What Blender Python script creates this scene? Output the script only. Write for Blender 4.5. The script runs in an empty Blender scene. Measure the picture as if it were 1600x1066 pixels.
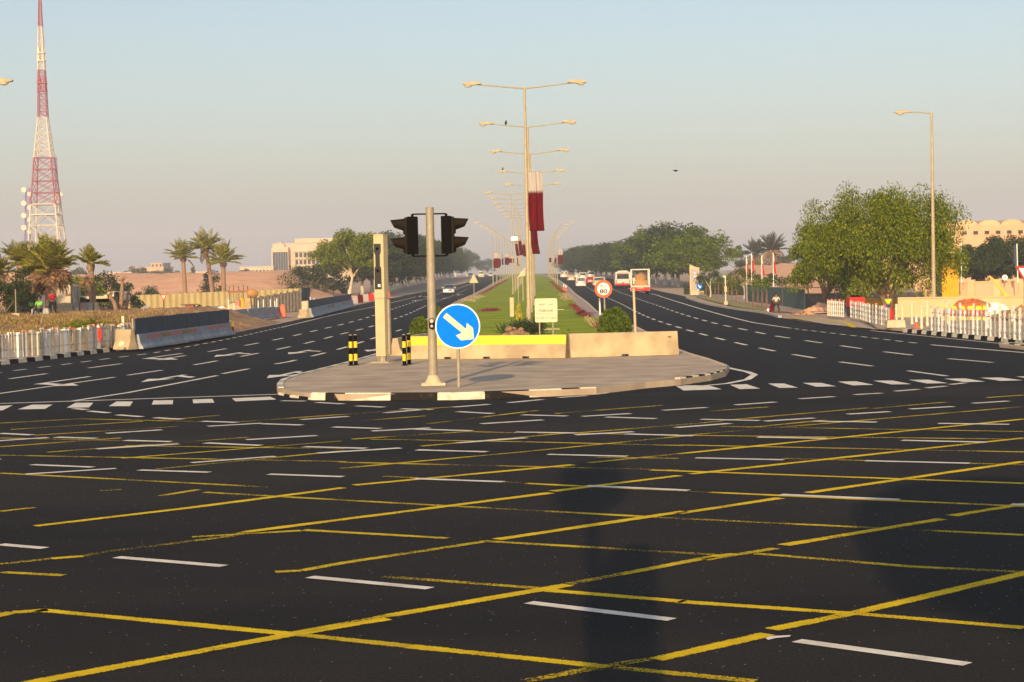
import bpy, bmesh, math, random
import numpy as np
from mathutils import Vector, Matrix
R = math.radians
PI = math.pi
random.seed(7)
rng = np.random.default_rng(7)
SC = bpy.context.scene
COL = SC.collection

# ------------------------------------------------------------------ camera
CAMH, F, ROLL = 3.0, 3000.0, R(1.1)
PITCH = math.atan((533 - 428) / F)
cd = bpy.data.cameras.new('camera'); cam = bpy.data.objects.new('camera', cd); COL.objects.link(cam)
cd.sensor_width = 36; cd.lens = 36 * F / 1600; cd.clip_start = .1; cd.clip_end = 6000
fw = Vector((0, math.cos(PITCH), -math.sin(PITCH)))
rt0 = Vector((1, 0, 0)); up0 = rt0.cross(fw)
rt = rt0 * math.cos(ROLL) - up0 * math.sin(ROLL)
up = up0 * math.cos(ROLL) + rt0 * math.sin(ROLL)
M = Matrix((rt, up, -fw)).transposed().to_4x4(); M.translation = (0, 0, CAMH)
cam.matrix_world = M
SC.camera = cam

# ------------------------------------------------------------------ light
SUN_EL = 19.0
sd = Vector((-.18, -1, 0)).normalized() * math.cos(R(SUN_EL)) + Vector((0, 0, math.sin(R(SUN_EL))))
w = bpy.data.worlds.new('World'); SC.world = w; w.use_nodes = True
nt = w.node_tree; nt.nodes.clear()
sky = nt.nodes.new('ShaderNodeTexSky'); sky.sky_type = 'NISHITA'; sky.sun_disc = False
sky.sun_elevation = R(SUN_EL); sky.sun_rotation = math.atan2(sd.x, sd.y)
sky.air_density = 1.0; sky.dust_density = 2.2; sky.ozone_density = 1.0
bg = nt.nodes.new('ShaderNodeBackground'); bg.inputs[1].default_value = .135
wo = nt.nodes.new('ShaderNodeOutputWorld')
nt.links.new(sky.outputs[0], bg.inputs[0]); nt.links.new(bg.outputs[0], wo.inputs[0])
sl = bpy.data.lights.new('sun', 'SUN'); sl.energy = 5.0; sl.angle = R(.5); sl.color = (1, .72, .40)
so = bpy.data.objects.new('sun', sl); COL.objects.link(so); so.location = (-20, -60, 60)
so.rotation_euler = sd.to_track_quat('Z', 'Y').to_euler()
SC.view_settings.view_transform = 'Standard'; SC.view_settings.look = 'None'
SC.view_settings.exposure = 0.14; SC.view_settings.gamma = 1
SC.cycles.volume_bounces = 1; SC.cycles.max_bounces = 6; SC.cycles.transparent_max_bounces = 8
SC.cycles.use_adaptive_sampling = True

# ------------------------------------------------------------------ terrain profile and picking
GY = [0, 200, 260, 300, 385, 450, 600, 900, 1500, 4000]
GZ = [0, 0, .12, .4, .9, 1.25, 1.9, 2.4, 2.6, 2.6]
def g(y):
    k = max(0, math.floor(y / 10)) * 10
    a, b = np.interp([k, k + 10], GY, GZ)
    return float(a + (b - a) * (y - k) / 10) if y > 0 else 0.0
def ray(px, py):
    return (rt * ((px - 800) / F) + up * ((533 - py) / F) + fw)
def P(px, py, dz=0.0):
    """the ground point seen at photo pixel (px, py)"""
    d = ray(px, py); prev = None
    y = 5.0
    lo, hi = 2.0, 3000.0
    f = lambda y: CAMH + d.z * (y / d.y) - (g(y) + dz)
    step = lo; 
    a = lo
    while a < hi:
        b = a * 1.05 + 1
        if f(b) <= 0: break
        a = b
    else:
        return Vector((d.x / d.y * hi, hi, g(hi) + dz))
    for _ in range(40):
        m = (a + b) / 2
        if f(m) > 0: a = m
        else: b = m
    return Vector((d.x / d.y * a, a, g(a) + dz))
def PD(px, py, Y):
    """the point at depth Y seen at photo pixel"""
    d = ray(px, py); t = Y / d.y
    return Vector((d.x * t, Y, CAMH + d.z * t))
def HT(p, py, px=None):
    """height above p of the photo row py straight above it"""
    x0 = 800 + F * (p - Vector((0, 0, CAMH))).dot(rt) / (p - Vector((0, 0, CAMH))).dot(fw)
    return PD(x0, py, p.y).z - p.z
def PXM(p): return F / p.y        # photo pixels per metre at p

# ------------------------------------------------------------------ materials
def mat(name, c, rough=.7, metal=0, var=.0, scale=8, c2=None, bump=0, bscale=None, trans=0, emis=None, spec=None, detail=4, lo=.35, hi=.65):
    m = bpy.data.materials.new(name); m.use_nodes = True
    n = m.node_tree; b = n.nodes['Principled BSDF']
    b.inputs['Roughness'].default_value = rough; b.inputs['Metallic'].default_value = metal
    if spec is not None: b.inputs['Specular IOR Level'].default_value = spec
    b.inputs['Base Color'].default_value = (*c, 1)
    if var or c2:
        tc = n.nodes.new('ShaderNodeTexCoord'); nz = n.nodes.new('ShaderNodeTexNoise')
        nz.inputs['Scale'].default_value = scale; nz.inputs['Detail'].default_value = detail
        n.links.new(tc.outputs['Object'], nz.inputs['Vector'])
        r = n.nodes.new('ShaderNodeValToRGB'); r.color_ramp.elements[0].position = lo; r.color_ramp.elements[1].position = hi
        d = c2 or tuple(min(1, x * (1 - var)) for x in c)
        r.color_ramp.elements[0].color = (*d, 1); r.color_ramp.elements[1].color = (*c, 1)
        n.links.new(nz.outputs[0], r.inputs[0]); n.links.new(r.outputs[0], b.inputs['Base Color'])
    if bump:
        tc = n.nodes.new('ShaderNodeTexCoord'); nz = n.nodes.new('ShaderNodeTexNoise')
        nz.inputs['Scale'].default_value = bscale or scale * 4; nz.inputs['Detail'].default_value = 3
        n.links.new(tc.outputs['Object'], nz.inputs['Vector'])
        bp = n.nodes.new('ShaderNodeBump'); bp.inputs['Strength'].default_value = bump
        n.links.new(nz.outputs[0], bp.inputs['Height']); n.links.new(bp.outputs[0], b.inputs['Normal'])
    if emis:
        b.inputs['Emission Color'].default_value = (*emis, 1); b.inputs['Emission Strength'].default_value = 1
    return m
def leafmat(name, cols, trans=.35):
    m = bpy.data.materials.new(name); m.use_nodes = True
    n = m.node_tree; b = n.nodes['Principled BSDF']; out = n.nodes['Material Output']
    b.inputs['Roughness'].default_value = .65; b.inputs['Specular IOR Level'].default_value = .25
    ge = n.nodes.new('ShaderNodeNewGeometry'); r = n.nodes.new('ShaderNodeValToRGB')
    for i, c in enumerate(cols):
        e = r.color_ramp.elements[i] if i < 2 else r.color_ramp.elements.new(.5)
    k = len(cols)
    for i, c in enumerate(cols):
        r.color_ramp.elements[i].position = i / max(1, k - 1)
    for i, c in enumerate(cols): r.color_ramp.elements[i].color = (*c, 1)
    n.links.new(ge.outputs['Random Per Island'], r.inputs[0])
    n.links.new(r.outputs[0], b.inputs['Base Color'])
    t = n.nodes.new('ShaderNodeBsdfTranslucent'); n.links.new(r.outputs[0], t.inputs[0])
    mx = n.nodes.new('ShaderNodeMixShader'); mx.inputs[0].default_value = trans
    n.links.new(b.outputs[0], mx.inputs[1]); n.links.new(t.outputs[0], mx.inputs[2]); n.links.new(mx.outputs[0], out.inputs[0])
    return m
def asphalt(name, c1, c2, speck, speck_amt, big=.08):
    m = bpy.data.materials.new(name); m.use_nodes = True
    n = m.node_tree; b = n.nodes['Principled BSDF']; L = n.links.new
    b.inputs['Roughness'].default_value = .93; b.inputs['Specular IOR Level'].default_value = .12
    tc = n.nodes.new('ShaderNodeTexCoord')
    a = n.nodes.new('ShaderNodeTexNoise'); a.inputs['Scale'].default_value = big; a.inputs['Detail'].default_value = 7; a.inputs['Roughness'].default_value = .6
    mp = n.nodes.new('ShaderNodeMapping'); mp.inputs['Scale'].default_value = (.45, 1.6, 1)
    L(tc.outputs['Object'], mp.inputs[0]); L(mp.outputs[0], a.inputs['Vector'])
    r = n.nodes.new('ShaderNodeValToRGB'); r.color_ramp.elements[0].position = .38; r.color_ramp.elements[1].position = .64
    r.color_ramp.elements[0].color = (*c2, 1); r.color_ramp.elements[1].color = (*c1, 1); L(a.outputs[0], r.inputs[0])
    f = n.nodes.new('ShaderNodeTexNoise'); f.inputs['Scale'].default_value = 38; f.inputs['Detail'].default_value = 3; L(tc.outputs['Object'], f.inputs['Vector'])
    mm = n.nodes.new('ShaderNodeMixRGB'); mm.blend_type = 'MULTIPLY'; mm.inputs[0].default_value = 1
    r2 = n.nodes.new('ShaderNodeValToRGB'); r2.color_ramp.elements[0].position = .3; r2.color_ramp.elements[1].position = .7
    r2.color_ramp.elements[0].color = (.45, .45, .45, 1); r2.color_ramp.elements[1].color = (1.5, 1.5, 1.5, 1)
    L(f.outputs[0], r2.inputs[0]); L(r.outputs[0], mm.inputs[1]); L(r2.outputs[0], mm.inputs[2])
    v = n.nodes.new('ShaderNodeTexVoronoi'); v.inputs['Scale'].default_value = 7; L(tc.outputs['Object'], v.inputs['Vector'])
    lt = n.nodes.new('ShaderNodeMath'); lt.operation = 'LESS_THAN'; lt.inputs[1].default_value = speck_amt; L(v.outputs['Distance'], lt.inputs[0])
    sp = n.nodes.new('ShaderNodeMixRGB'); sp.inputs[2].default_value = (*speck, 1); L(lt.outputs[0], sp.inputs[0]); L(mm.outputs[0], sp.inputs[1])
    L(sp.outputs[0], b.inputs['Base Color'])
    bp = n.nodes.new('ShaderNodeBump'); bp.inputs['Strength'].default_value = .35; bp.inputs['Distance'].default_value = .02
    L(f.outputs[0], bp.inputs['Height']); L(bp.outputs[0], b.inputs['Normal'])
    return m
def paint(name, c, wear, edge=.25, scale=45):
    """road paint, worn through to the asphalt: ragged along its edges"""
    m = bpy.data.materials.new(name); m.use_nodes = True
    n = m.node_tree; b = n.nodes['Principled BSDF']; L = n.links.new; out = n.nodes['Material Output']
    b.inputs['Roughness'].default_value = .85; b.inputs['Specular IOR Level'].default_value = .12
    tc = n.nodes.new('ShaderNodeTexCoord')
    def noise(sc, dt, rg=.6):
        a = n.nodes.new('ShaderNodeTexNoise'); a.inputs['Scale'].default_value = sc; a.inputs['Detail'].default_value = dt; a.inputs['Roughness'].default_value = rg; L(tc.outputs['Object'], a.inputs['Vector']); return a.outputs[0]
    def mth(op, x, y=None, z=None):
        q = n.nodes.new('ShaderNodeMath'); q.operation = op
        for k, v in enumerate((x, y, z)):
            if v is None: continue
            if isinstance(v, (int, float)): q.inputs[k].default_value = v
            else: L(v, q.inputs[k])
        return q.outputs[0]
    at = n.nodes.new('ShaderNodeAttribute'); at.attribute_name = 'across'
    e = mth('SUBTRACT', 1.0, mth('ABSOLUTE', mth('MULTIPLY_ADD', at.outputs['Fac'], 2.0, -1.0)))
    e = mth('MINIMUM', mth('MULTIPLY', e, 2.6), 1.0)
    f = mth('ADD', mth('MULTIPLY_ADD', noise(.6, 3), .8, noise(scale, 5, .7)), mth('MULTIPLY', e, edge))
    mr = n.nodes.new('ShaderNodeMapRange'); mr.inputs[1].default_value = wear; mr.inputs[2].default_value = wear + .035; L(f, mr.inputs[0])
    r2 = n.nodes.new('ShaderNodeValToRGB'); r2.color_ramp.elements[0].position = .3; r2.color_ramp.elements[1].position = .62
    r2.color_ramp.elements[0].color = (c[0] * .72, c[1] * .70, c[2] * .68, 1); r2.color_ramp.elements[1].color = (*c, 1)
    L(noise(3, 6), r2.inputs[0]); L(r2.outputs[0], b.inputs['Base Color'])
    tr_ = n.nodes.new('ShaderNodeBsdfTransparent'); mx = n.nodes.new('ShaderNodeMixShader')
    L(mr.outputs[0], mx.inputs[0]); L(tr_.outputs[0], mx.inputs[1]); L(b.outputs[0], mx.inputs[2]); L(mx.outputs[0], out.inputs[0])
    return m
MT = {}
def mk():
    T = MT
    T['asphalt'] = asphalt('asphalt_worn', (.030, .0245, .0205), (.0125, .0108, .0105), (.26, .23, .19), .065)
    T['asphalt_new'] = asphalt('asphalt_new', (.016, .0155, .017), (.012, .012, .0145), (.04, .04, .04), .04, .03)
    T['white_paint'] = paint('white_road_paint', (.82, .77, .68), .80, .25)
    T['yellow'] = paint('yellow_road_paint', (.80, .56, .006), 1.045, .32)
    T['yellow_worn'] = paint('yellow_road_paint_worn', (.66, .48, .012), 1.13, .28)
    T['sand'] = mat('sandy_ground', (.50, .36, .25), .95, scale=.25, c2=(.36, .25, .17), bump=.4, bscale=4, detail=8)
    T['bank'] = mat('pink_sand', (.78, .44, .26), .95, scale=.35, c2=(.64, .34, .19), bump=.7, bscale=1.2, detail=8)
    T['dirt'] = mat('brown_dirt', (.44, .26, .12), .95, scale=.9, c2=(.17, .09, .045), bump=.9, bscale=3, detail=8)
    T['grass'] = mat('lawn_grass', (.31, .36, .003), .9, scale=.35, c2=(.18, .25, .004), bump=.5, bscale=40, detail=6, spec=.1)
    T['verge'] = mat('dry_verge_grass', (.22, .22, .04), .95, scale=2, c2=(.34, .27, .12), bump=.5, bscale=20)
    T['paver'] = mat('brick_paving', (.50, .395, .285), .9, scale=.9, c2=(.35, .27, .195), bump=.3, bscale=30, detail=8)
    T['paver_pink'] = mat('pink_paving', (.42, .30, .26), .9, scale=.8, c2=(.34, .25, .22), bump=.2, bscale=20, detail=8)
    T['concrete'] = mat('concrete', (.54, .42, .25), .9, scale=1.3, c2=(.35, .265, .16), bump=.3, bscale=30, detail=8)
    T['concrete_grey'] = mat('grey_concrete', (.42, .43, .44), .9, scale=2, c2=(.30, .31, .33), bump=.3, bscale=20, detail=8)
    T['kerb_w'] = mat('kerb_white', (.72, .66, .52), .85, scale=5, c2=(.45, .38, .28), detail=8, lo=.25, hi=.5)
    T['kerb_b'] = mat('kerb_black', (.016, .014, .013), .8, scale=6, c2=(.06, .045, .03), lo=.25, hi=.42, spec=.1)
    T['pole'] = mat('cream_galvanised', (.44, .36, .22), .6, .1, scale=3, c2=(.36, .29, .17))
    T['galv'] = mat('galvanised_steel', (.36, .31, .23), .55, .1, scale=6, c2=(.29, .25, .19))
    T['black'] = mat('black_plastic', (.004, .003, .0025), .8, spec=.05)
    T['visor'] = mat('visor_plastic', (.015, .010, .006), .7, spec=.08)
    T['lens_grey'] = mat('glass_lens', (.55, .5, .42), .1)
    T['glass'] = mat('dark_glass', (.03, .035, .04), .08)
    T['glass_blue'] = mat('blue_grey_glass', (.035, .045, .06), .4, spec=.15)
    T['blue'] = mat('sign_blue', (.0, .20, .90), .7, scale=3, c2=(.0, .18, .84), spec=.05)
    T['sign_w'] = mat('sign_white', (.85, .84, .78), .5)
    T['sign_y'] = mat('sign_cream', (.72, .67, .46), .6, spec=.2)
    T['red'] = mat('sign_red', (.55, .025, .02), .6, spec=.2)
    T['orange'] = mat('orange_red_plastic', (.85, .10, .03), .5)
    T['yel'] = mat('yellow_enamel', (.80, .56, .01), .6, scale=5, c2=(.72, .48, .02), lo=.2, hi=.5)
    T['maroon'] = mat('maroon_cloth', (.13, .001, .006), .9, scale=2, c2=(.09, .001, .005), spec=.1)
    T['cloth_w'] = mat('white_cloth', (.42, .38, .37), .9, spec=.1)
    T['bark'] = mat('bark', (.20, .14, .09), .95, scale=6, c2=(.12, .08, .05), bump=.8, bscale=16)
    T['bark_w'] = mat('limewashed_trunk', (.62, .58, .52), .95, scale=6, c2=(.46, .42, .36))
    T['palmbark'] = mat('palm_bark', (.34, .21, .13), .95, scale=10, c2=(.20, .12, .07), bump=.9, bscale=20)
    T['leaf'] = leafmat('leaf_green', [(.045, .085, .004), (.12, .18, .006), (.22, .27, .008)])
    T['leaf_bright'] = leafmat('leaf_bright_green', [(.03, .065, .001), (.14, .19, .001), (.32, .34, .002)], .3)
    T['leaf_dark'] = leafmat('leaf_dark_green', [(.022, .042, .014), (.045, .072, .02), (.08, .10, .02)])
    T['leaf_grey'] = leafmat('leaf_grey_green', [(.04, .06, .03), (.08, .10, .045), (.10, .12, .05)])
    T['bushleaf'] = leafmat('bush_green', [(.05, .09, .004), (.09, .14, .006), (.16, .21, .01)], .25)
    T['frond'] = leafmat('palm_green', [(.13, .15, .015), (.28, .27, .025), (.44, .37, .05)], .3)
    T['frond_dead'] = leafmat('palm_dead', [(.20, .11, .05), (.34, .20, .10), (.44, .28, .15)], .2)
    T['drygrass'] = leafmat('dry_grass_blades', [(.30, .19, .07), (.46, .31, .13), (.22, .15, .06)], .2)
    T['flower_r'] = leafmat('red_petals', [(.34, .03, .03), (.20, .03, .03), (.12, .10, .02)], .2)
    T['flower_m'] = leafmat('magenta_petals', [(.36, .02, .09), (.16, .02, .04), (.14, .10, .03)], .2)
    T['flower_w'] = leafmat('cream_petals', [(.60, .48, .30), (.40, .30, .15), (.20, .2, .04)], .2)
    T['flower_y'] = leafmat('yellow_petals', [(.75, .60, .08), (.60, .50, .05), (.25, .3, .03)], .2)
    T['navy'] = mat('dark_blue_sheet', (.035, .055, .085), .6, scale=2, c2=(.028, .045, .07))
    T['grey_sheet'] = mat('weathered_grey_sheet', (.20, .17, .14), .8, scale=3, c2=(.14, .12, .10))
    T['yel_sheet'] = mat('yellow_sheet', (.62, .50, .22), .75, scale=.8, c2=(.55, .43, .18))
    T['green_fence'] = mat('dark_green_fence', (.015, .06, .06), .6)
    T['wall'] = mat('cream_render', (.66, .47, .26), .9, scale=.6, c2=(.58, .40, .21), detail=8)
    T['wall_pink'] = mat('peach_render', (.62, .40, .25), .9, scale=.4, c2=(.56, .35, .21), detail=6)
    T['bld'] = mat('cream_building', (.62, .47, .34), .9, scale=.3, c2=(.56, .42, .30))
    T['booth'] = mat('yellow_render', (.72, .38, .01), .8, scale=1, c2=(.66, .33, .01))
    T['rock'] = mat('brown_rock', (.30, .19, .11), .9, scale=4, c2=(.14, .085, .05), bump=1, bscale=8, detail=8)
    T['tower_r'] = mat('tower_red', (.36, .07, .085), .8)
    T['tower_w'] = mat('tower_white', (.66, .56, .44), .8)
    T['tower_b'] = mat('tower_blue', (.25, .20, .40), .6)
    T['car_w'] = mat('car_white', (.56, .53, .47), .3)
    T['car_s'] = mat('car_silver', (.42, .42, .42), .25, .6)
    T['car_c'] = mat('car_cream', (.56, .46, .30), .3)
    T['car_r'] = mat('car_red', (.45, .02, .02), .3)
    T['rubber'] = mat('rubber', (.02, .02, .02), .9)
    T['chrome'] = mat('bright_trim', (.7, .68, .62), .2, .7)
    T['tail'] = mat('tail_light_red', (.5, .015, .01), .3)
    T['lamp_on'] = mat('headlamp', (.9, .85, .6), .15)
    T['load'] = mat('brown_tarpaulin', (.48, .25, .08), .9, scale=3, c2=(.34, .18, .07), bump=.5, bscale=6)
    T['cab'] = mat('cream_cabinet', (.56, .45, .26), .65, scale=3, c2=(.50, .40, .23))
    T['skin'] = mat('skin', (.20, .11, .07), .6)
    T['hair'] = mat('hair', (.015, .012, .01), .8)
    T['denim'] = mat('dark_trousers', (.02, .02, .028), .9)
    T['bluecloth'] = mat('blue_trousers', (.03, .06, .18), .9)
    T['shirt'] = mat('pale_shirt', (.62, .54, .46), .9)
    T['hivis'] = mat('hi_vis', (.65, .75, .02), .7)
    T['hivis_g'] = mat('hi_vis_green', (.15, .50, .05), .7)
    T['tarp_o'] = mat('orange_cloth', (.42, .14, .05), .9, scale=6, c2=(.40, .10, .03))
    T['totem'] = mat('grey_panel', (.34, .30, .33), .5)
    T['wood'] = mat('raw_timber', (.50, .35, .18), .9, scale=4, c2=(.34, .22, .11))
    T['rust'] = mat('rusty_metal', (.35, .12, .05), .9, scale=4, c2=(.22, .08, .04))
    T['plinth'] = mat('plinth_concrete', (.62, .50, .34), .9, scale=4, c2=(.5, .4, .27))
    T['scaf'] = mat('dark_steel', (.09, .06, .05), .7)
    T['post_w'] = mat('post_white', (.70, .68, .66), .6, scale=8, c2=(.52, .50, .49))
    T['post_g'] = mat('post_grey', (.38, .37, .33), .6, scale=8, c2=(.27, .27, .24))
    T['post_c'] = mat('post_cream', (.72, .60, .38), .6)
    T['capred'] = mat('cap_red', (.58, .17, .14), .7)
mk()

# ------------------------------------------------------------------ mesh tools
class MB:
    def __init__(s): s.v = []; s.f = []; s.m = []
    def add(s, vs, fs, m=0):
        o = len(s.v); s.v += [tuple(v) for v in vs]; s.f += [tuple(i + o for i in f) for f in fs]; s.m += [m] * len(fs); return s
    def box(s, c, d, rz=0, m=0, top=1, rot=None):
        x, y, z = d[0] / 2, d[1] / 2, d[2] / 2
        vs = [(-x, -y, -z), (x, -y, -z), (x, y, -z), (-x, y, -z), (-x * top, -y * top, z), (x * top, -y * top, z), (x * top, y * top, z), (-x * top, y * top, z)]
        Rm = rot or Matrix.Rotation(rz, 3, 'Z')
        return s.add([Rm @ Vector(v) + Vector(c) for v in vs], [(0, 3, 2, 1), (4, 5, 6, 7), (0, 1, 5, 4), (1, 2, 6, 5), (2, 3, 7, 6), (3, 0, 4, 7)], m)
    def tube(s, pts, rs, n=8, m=0, cap=True):
        pts = [Vector(p) for p in pts]
        if not hasattr(rs, '__len__'): rs = [rs] * len(pts)
        vs = []; prev = None
        for i, p in enumerate(pts):
            t = (pts[min(i + 1, len(pts) - 1)] - pts[max(i - 1, 0)]).normalized()
            if prev is None:
                a = t.cross(Vector((0, 0, 1)) if abs(t.z) < .9 else Vector((1, 0, 0))).normalized()
            else:
                a = (prev - t * prev.dot(t)).normalized()
            prev = a; b = t.cross(a)
            for k in range(n):
                q = 2 * PI * k / n
                vs.append(p + (a * math.cos(q) + b * math.sin(q)) * rs[i])
        fs = []
        for i in range(len(pts) - 1):
            for k in range(n):
                k2 = (k + 1) % n
                fs.append((i * n + k, i * n + k2, (i + 1) * n + k2, (i + 1) * n + k))
        if cap:
            fs.append(tuple(range(n - 1, -1, -1))); fs.append(tuple((len(pts) - 1) * n + k for k in range(n)))
        return s.add(vs, fs, m)
    def prism(s, poly, axis, a, b, m=0, org=(0, 0, 0)):
        """extrude a 2-D outline: axis 'y' -> outline in x,z ; 'x' -> y,z ; 'z' -> x,y"""
        n = len(poly); o = Vector(org)
        def mkp(p, t):
            return o + (Vector((p[0], t, p[1])) if axis == 'y' else Vector((t, p[0], p[1])) if axis == 'x' else Vector((p[0], p[1], t)))
        vs = [mkp(p, a) for p in poly] + [mkp(p, b) for p in poly]
        fs = [tuple(range(n)), tuple(range(2 * n - 1, n - 1, -1))] + [(i, (i + 1) % n + 0, (i + 1) % n + n, i + n) for i in range(n)]
        return s.add(vs, fs, m)
    def sphere(s, c, r, n=10, k=7, m=0, lump=0):
        if not hasattr(r, '__len__'): r = (r, r, r)
        vs = []; fs = []
        for i in range(k + 1):
            for j in range(n):
                t = PI * i / k; q = 2 * PI * j / n; e = 1 + random.uniform(-lump, lump)
                vs.append((c[0] + r[0] * e * math.sin(t) * math.cos(q), c[1] + r[1] * e * math.sin(t) * math.sin(q), c[2] + r[2] * e * math.cos(t)))
        for i in range(k):
            for j in range(n):
                fs.append((i * n + j, (i + 1) * n + j, (i + 1) * n + (j + 1) % n, i * n + (j + 1) % n))
        return s.add(vs, fs, m)
    def build(s, name, mats, parent=None, smooth=False, loc=None, bevel=0):
        me = bpy.data.meshes.new(name); me.from_pydata(s.v, [], s.f)
        if not isinstance(mats, (list, tuple)): mats = [mats]
        for q in mats: me.materials.append(MT[q] if isinstance(q, str) else q)
        me.polygons.foreach_set('material_index', s.m)
        bm = bmesh.new(); bm.from_mesh(me); bmesh.ops.recalc_face_normals(bm, faces=bm.faces)
        if bevel:
            bmesh.ops.bevel(bm, geom=list(bm.edges), offset=bevel, segments=2, affect='EDGES', profile=.5, clamp_overlap=True)
        bm.to_mesh(me); bm.free()
        if smooth:
            me.polygons.foreach_set('use_smooth', [True] * len(me.polygons))
            try: me.set_sharp_from_angle(angle=R(40))
            except Exception: pass
        o = bpy.data.objects.new(name, me); COL.objects.link(o)
        if parent: o.parent = parent
        if loc is not None: o.location = loc
        return o
def tag(o, label=None, cat=None, group=None, kind=None):
    if label: o['label'] = label
    if cat: o['category'] = cat
    if group: o['group'] = group
    if kind: o['kind'] = kind
    return o
def thing(name, label, cat, loc=(0, 0, 0), rz=0, group=None):
    o = bpy.data.objects.new(name, None); COL.objects.link(o); o.empty_display_size = .2
    o.location = loc; o.rotation_euler = (0, 0, rz)
    return tag(o, label, cat, group)
KIDS = {}
def copy_tree(o, loc=None, rz=None, label=None, parent=None, scale=None):
    c = o.copy(); COL.objects.link(c)
    if parent: c.parent = parent
    if loc is not None: c.location = loc
    if rz is not None: c.rotation_euler = (0, 0, rz)
    if scale is not None: c.scale = scale if hasattr(scale, '__len__') else (scale,) * 3
    if label: c['label'] = label
    for ch in list(kids(o)): copy_tree(ch, parent=c)
    return c
def kids(o): return [x for x in COL.objects if x.parent == o] if o.name not in KC else KC[o.name]
KC = {}
def cache(o):
    """remember a source's children so that copying stays quick"""
    KC[o.name] = [x for x in COL.objects if x.parent == o]
    for c in KC[o.name]: cache(c)
ORD = ['nearest', 'second', 'third', 'fourth', 'fifth', 'sixth', 'seventh', 'eighth', 'ninth', 'tenth', 'eleventh', 'twelfth', 'thirteenth', 'fourteenth', 'fifteenth', 'sixteenth', 'seventeenth', 'eighteenth', 'nineteenth', 'twentieth', 'twenty-first', 'twenty-second', 'twenty-third', 'twenty-fourth', 'twenty-fifth', 'twenty-sixth', 'twenty-seventh', 'twenty-eighth', 'twenty-ninth', 'thirtieth', 'thirty-first', 'thirty-second', 'thirty-third', 'thirty-fourth', 'thirty-fifth', 'thirty-sixth']
def nz2(x, y, s=0):
    return (math.sin(x * 1.3 + s) * math.cos(y * 1.7 - s) + .5 * math.sin(x * 3.1 - y * 2.3 + s) + .25 * math.sin(x * 7.3 + y * 5.9 + 2 * s)) / 1.75

def sheet(name, polys, mats, off=.0, mi=None, thick=0, kind='structure', across=True):
    """flat outlines (world x,y) laid on the terrain"""
    bm = bmesh.new(); ac = bm.verts.layers.float.new('across')
    for i, pl in enumerate(polys):
        vs = [bm.verts.new((p[0], p[1], 0)) for p in pl]
        if ac is not None:
            for k_, v_ in enumerate(vs): v_[ac] = (0, 0, 1, 1)[k_] if len(vs) == 4 and across else .5
        f = bm.faces.new(vs); f.material_index = mi[i] if mi else 0
        if f.calc_area() < 1e-6: pass
    bmesh.ops.triangulate(bm, faces=bm.faces)
    ys = [v.co.y for v in bm.verts]
    if max(ys) > 200:
        lo = max(200, int(min(ys) // 10) * 10); hi = min(1500, max(ys))
        y = lo
        while y <= hi:
            bmesh.ops.bisect_plane(bm, geom=bm.verts[:] + bm.edges[:] + bm.faces[:], plane_co=(0, y, 0), plane_no=(0, 1, 0))
            y += 10
    bmesh.ops.triangulate(bm, faces=bm.faces)
    for f in bm.faces:
        f.normal_update()
        if f.normal.z < 0: f.normal_flip()
    if thick:
        r = bmesh.ops.extrude_face_region(bm, geom=bm.faces[:])
        for e in r['geom']:
            if isinstance(e, bmesh.types.BMVert): e.co.z += thick
    for v in bm.verts: v.co.z += g(v.co.y) + off
    if thick: bmesh.ops.recalc_face_normals(bm, faces=bm.faces)
    me = bpy.data.meshes.new(name); bm.to_mesh(me); bm.free()
    for q in (mats if isinstance(mats, (list, tuple)) else [mats]): me.materials.append(MT[q])
    o = bpy.data.objects.new(name, me); COL.objects.link(o)
    return tag(o, kind=kind)
def PP(l, dz=0): return [P(x, y, dz) for x, y in l]
def smooth_poly(pts, step=4.0):
    """Catmull-Rom through world points"""
    pts = [Vector(p) for p in pts]; out = []
    for i in range(len(pts) - 1):
        p0 = pts[max(i - 1, 0)]; p1 = pts[i]; p2 = pts[i + 1]; p3 = pts[min(i + 2, len(pts) - 1)]
        L = (p2 - p1).length; n = max(1, min(24, int(L / step)))
        for k in range(n):
            t = k / n
            out.append(.5 * ((2 * p1) + (p2 - p0) * t + (2 * p0 - 5 * p1 + 4 * p2 - p3) * t * t + (3 * p1 - p0 - 3 * p2 + p3) * t ** 3))
    out.append(pts[-1]); return out
def offset_line(pts, d):
    out = []
    for i, p in enumerate(pts):
        t = pts[min(i + 1, len(pts) - 1)] - pts[max(i - 1, 0)]; t.z = 0; t.normalize()
        n = Vector((-t.y, t.x, 0)); out.append(p + n * d)
    return out
def arclen(pts):
    s = [0]
    for a, b in zip(pts, pts[1:]): s.append(s[-1] + (b - a).to_2d().length)
    return s
def cut(pts, s, a, b):
    """the stretch of a polyline between lengths a and b"""
    res = []
    def at(t):
        for i in range(len(s) - 1):
            if s[i] <= t <= s[i + 1] + 1e-9:
                u = (t - s[i]) / max(1e-9, s[i + 1] - s[i]); return pts[i].lerp(pts[i + 1], u)
        return pts[-1].copy()
    res.append(at(a)); res += [p for p, q in zip(pts, s) if a + 1e-3 < q < b - 1e-3]; res.append(at(b))
    return res
def band(pts, wd):
    """quads along a polyline"""
    L = offset_line(pts, wd / 2); Rr = offset_line(pts, -wd / 2)
    return [[L[i], L[i + 1], Rr[i + 1], Rr[i]] for i in range(len(pts) - 1)]
def dashes(pts, wd, on, off, start=0):
    s = arclen(pts); out = []; t = start
    while t + on < s[-1]:
        out += band(cut(pts, s, t, t + on), wd); t += on + off
    return out

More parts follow.
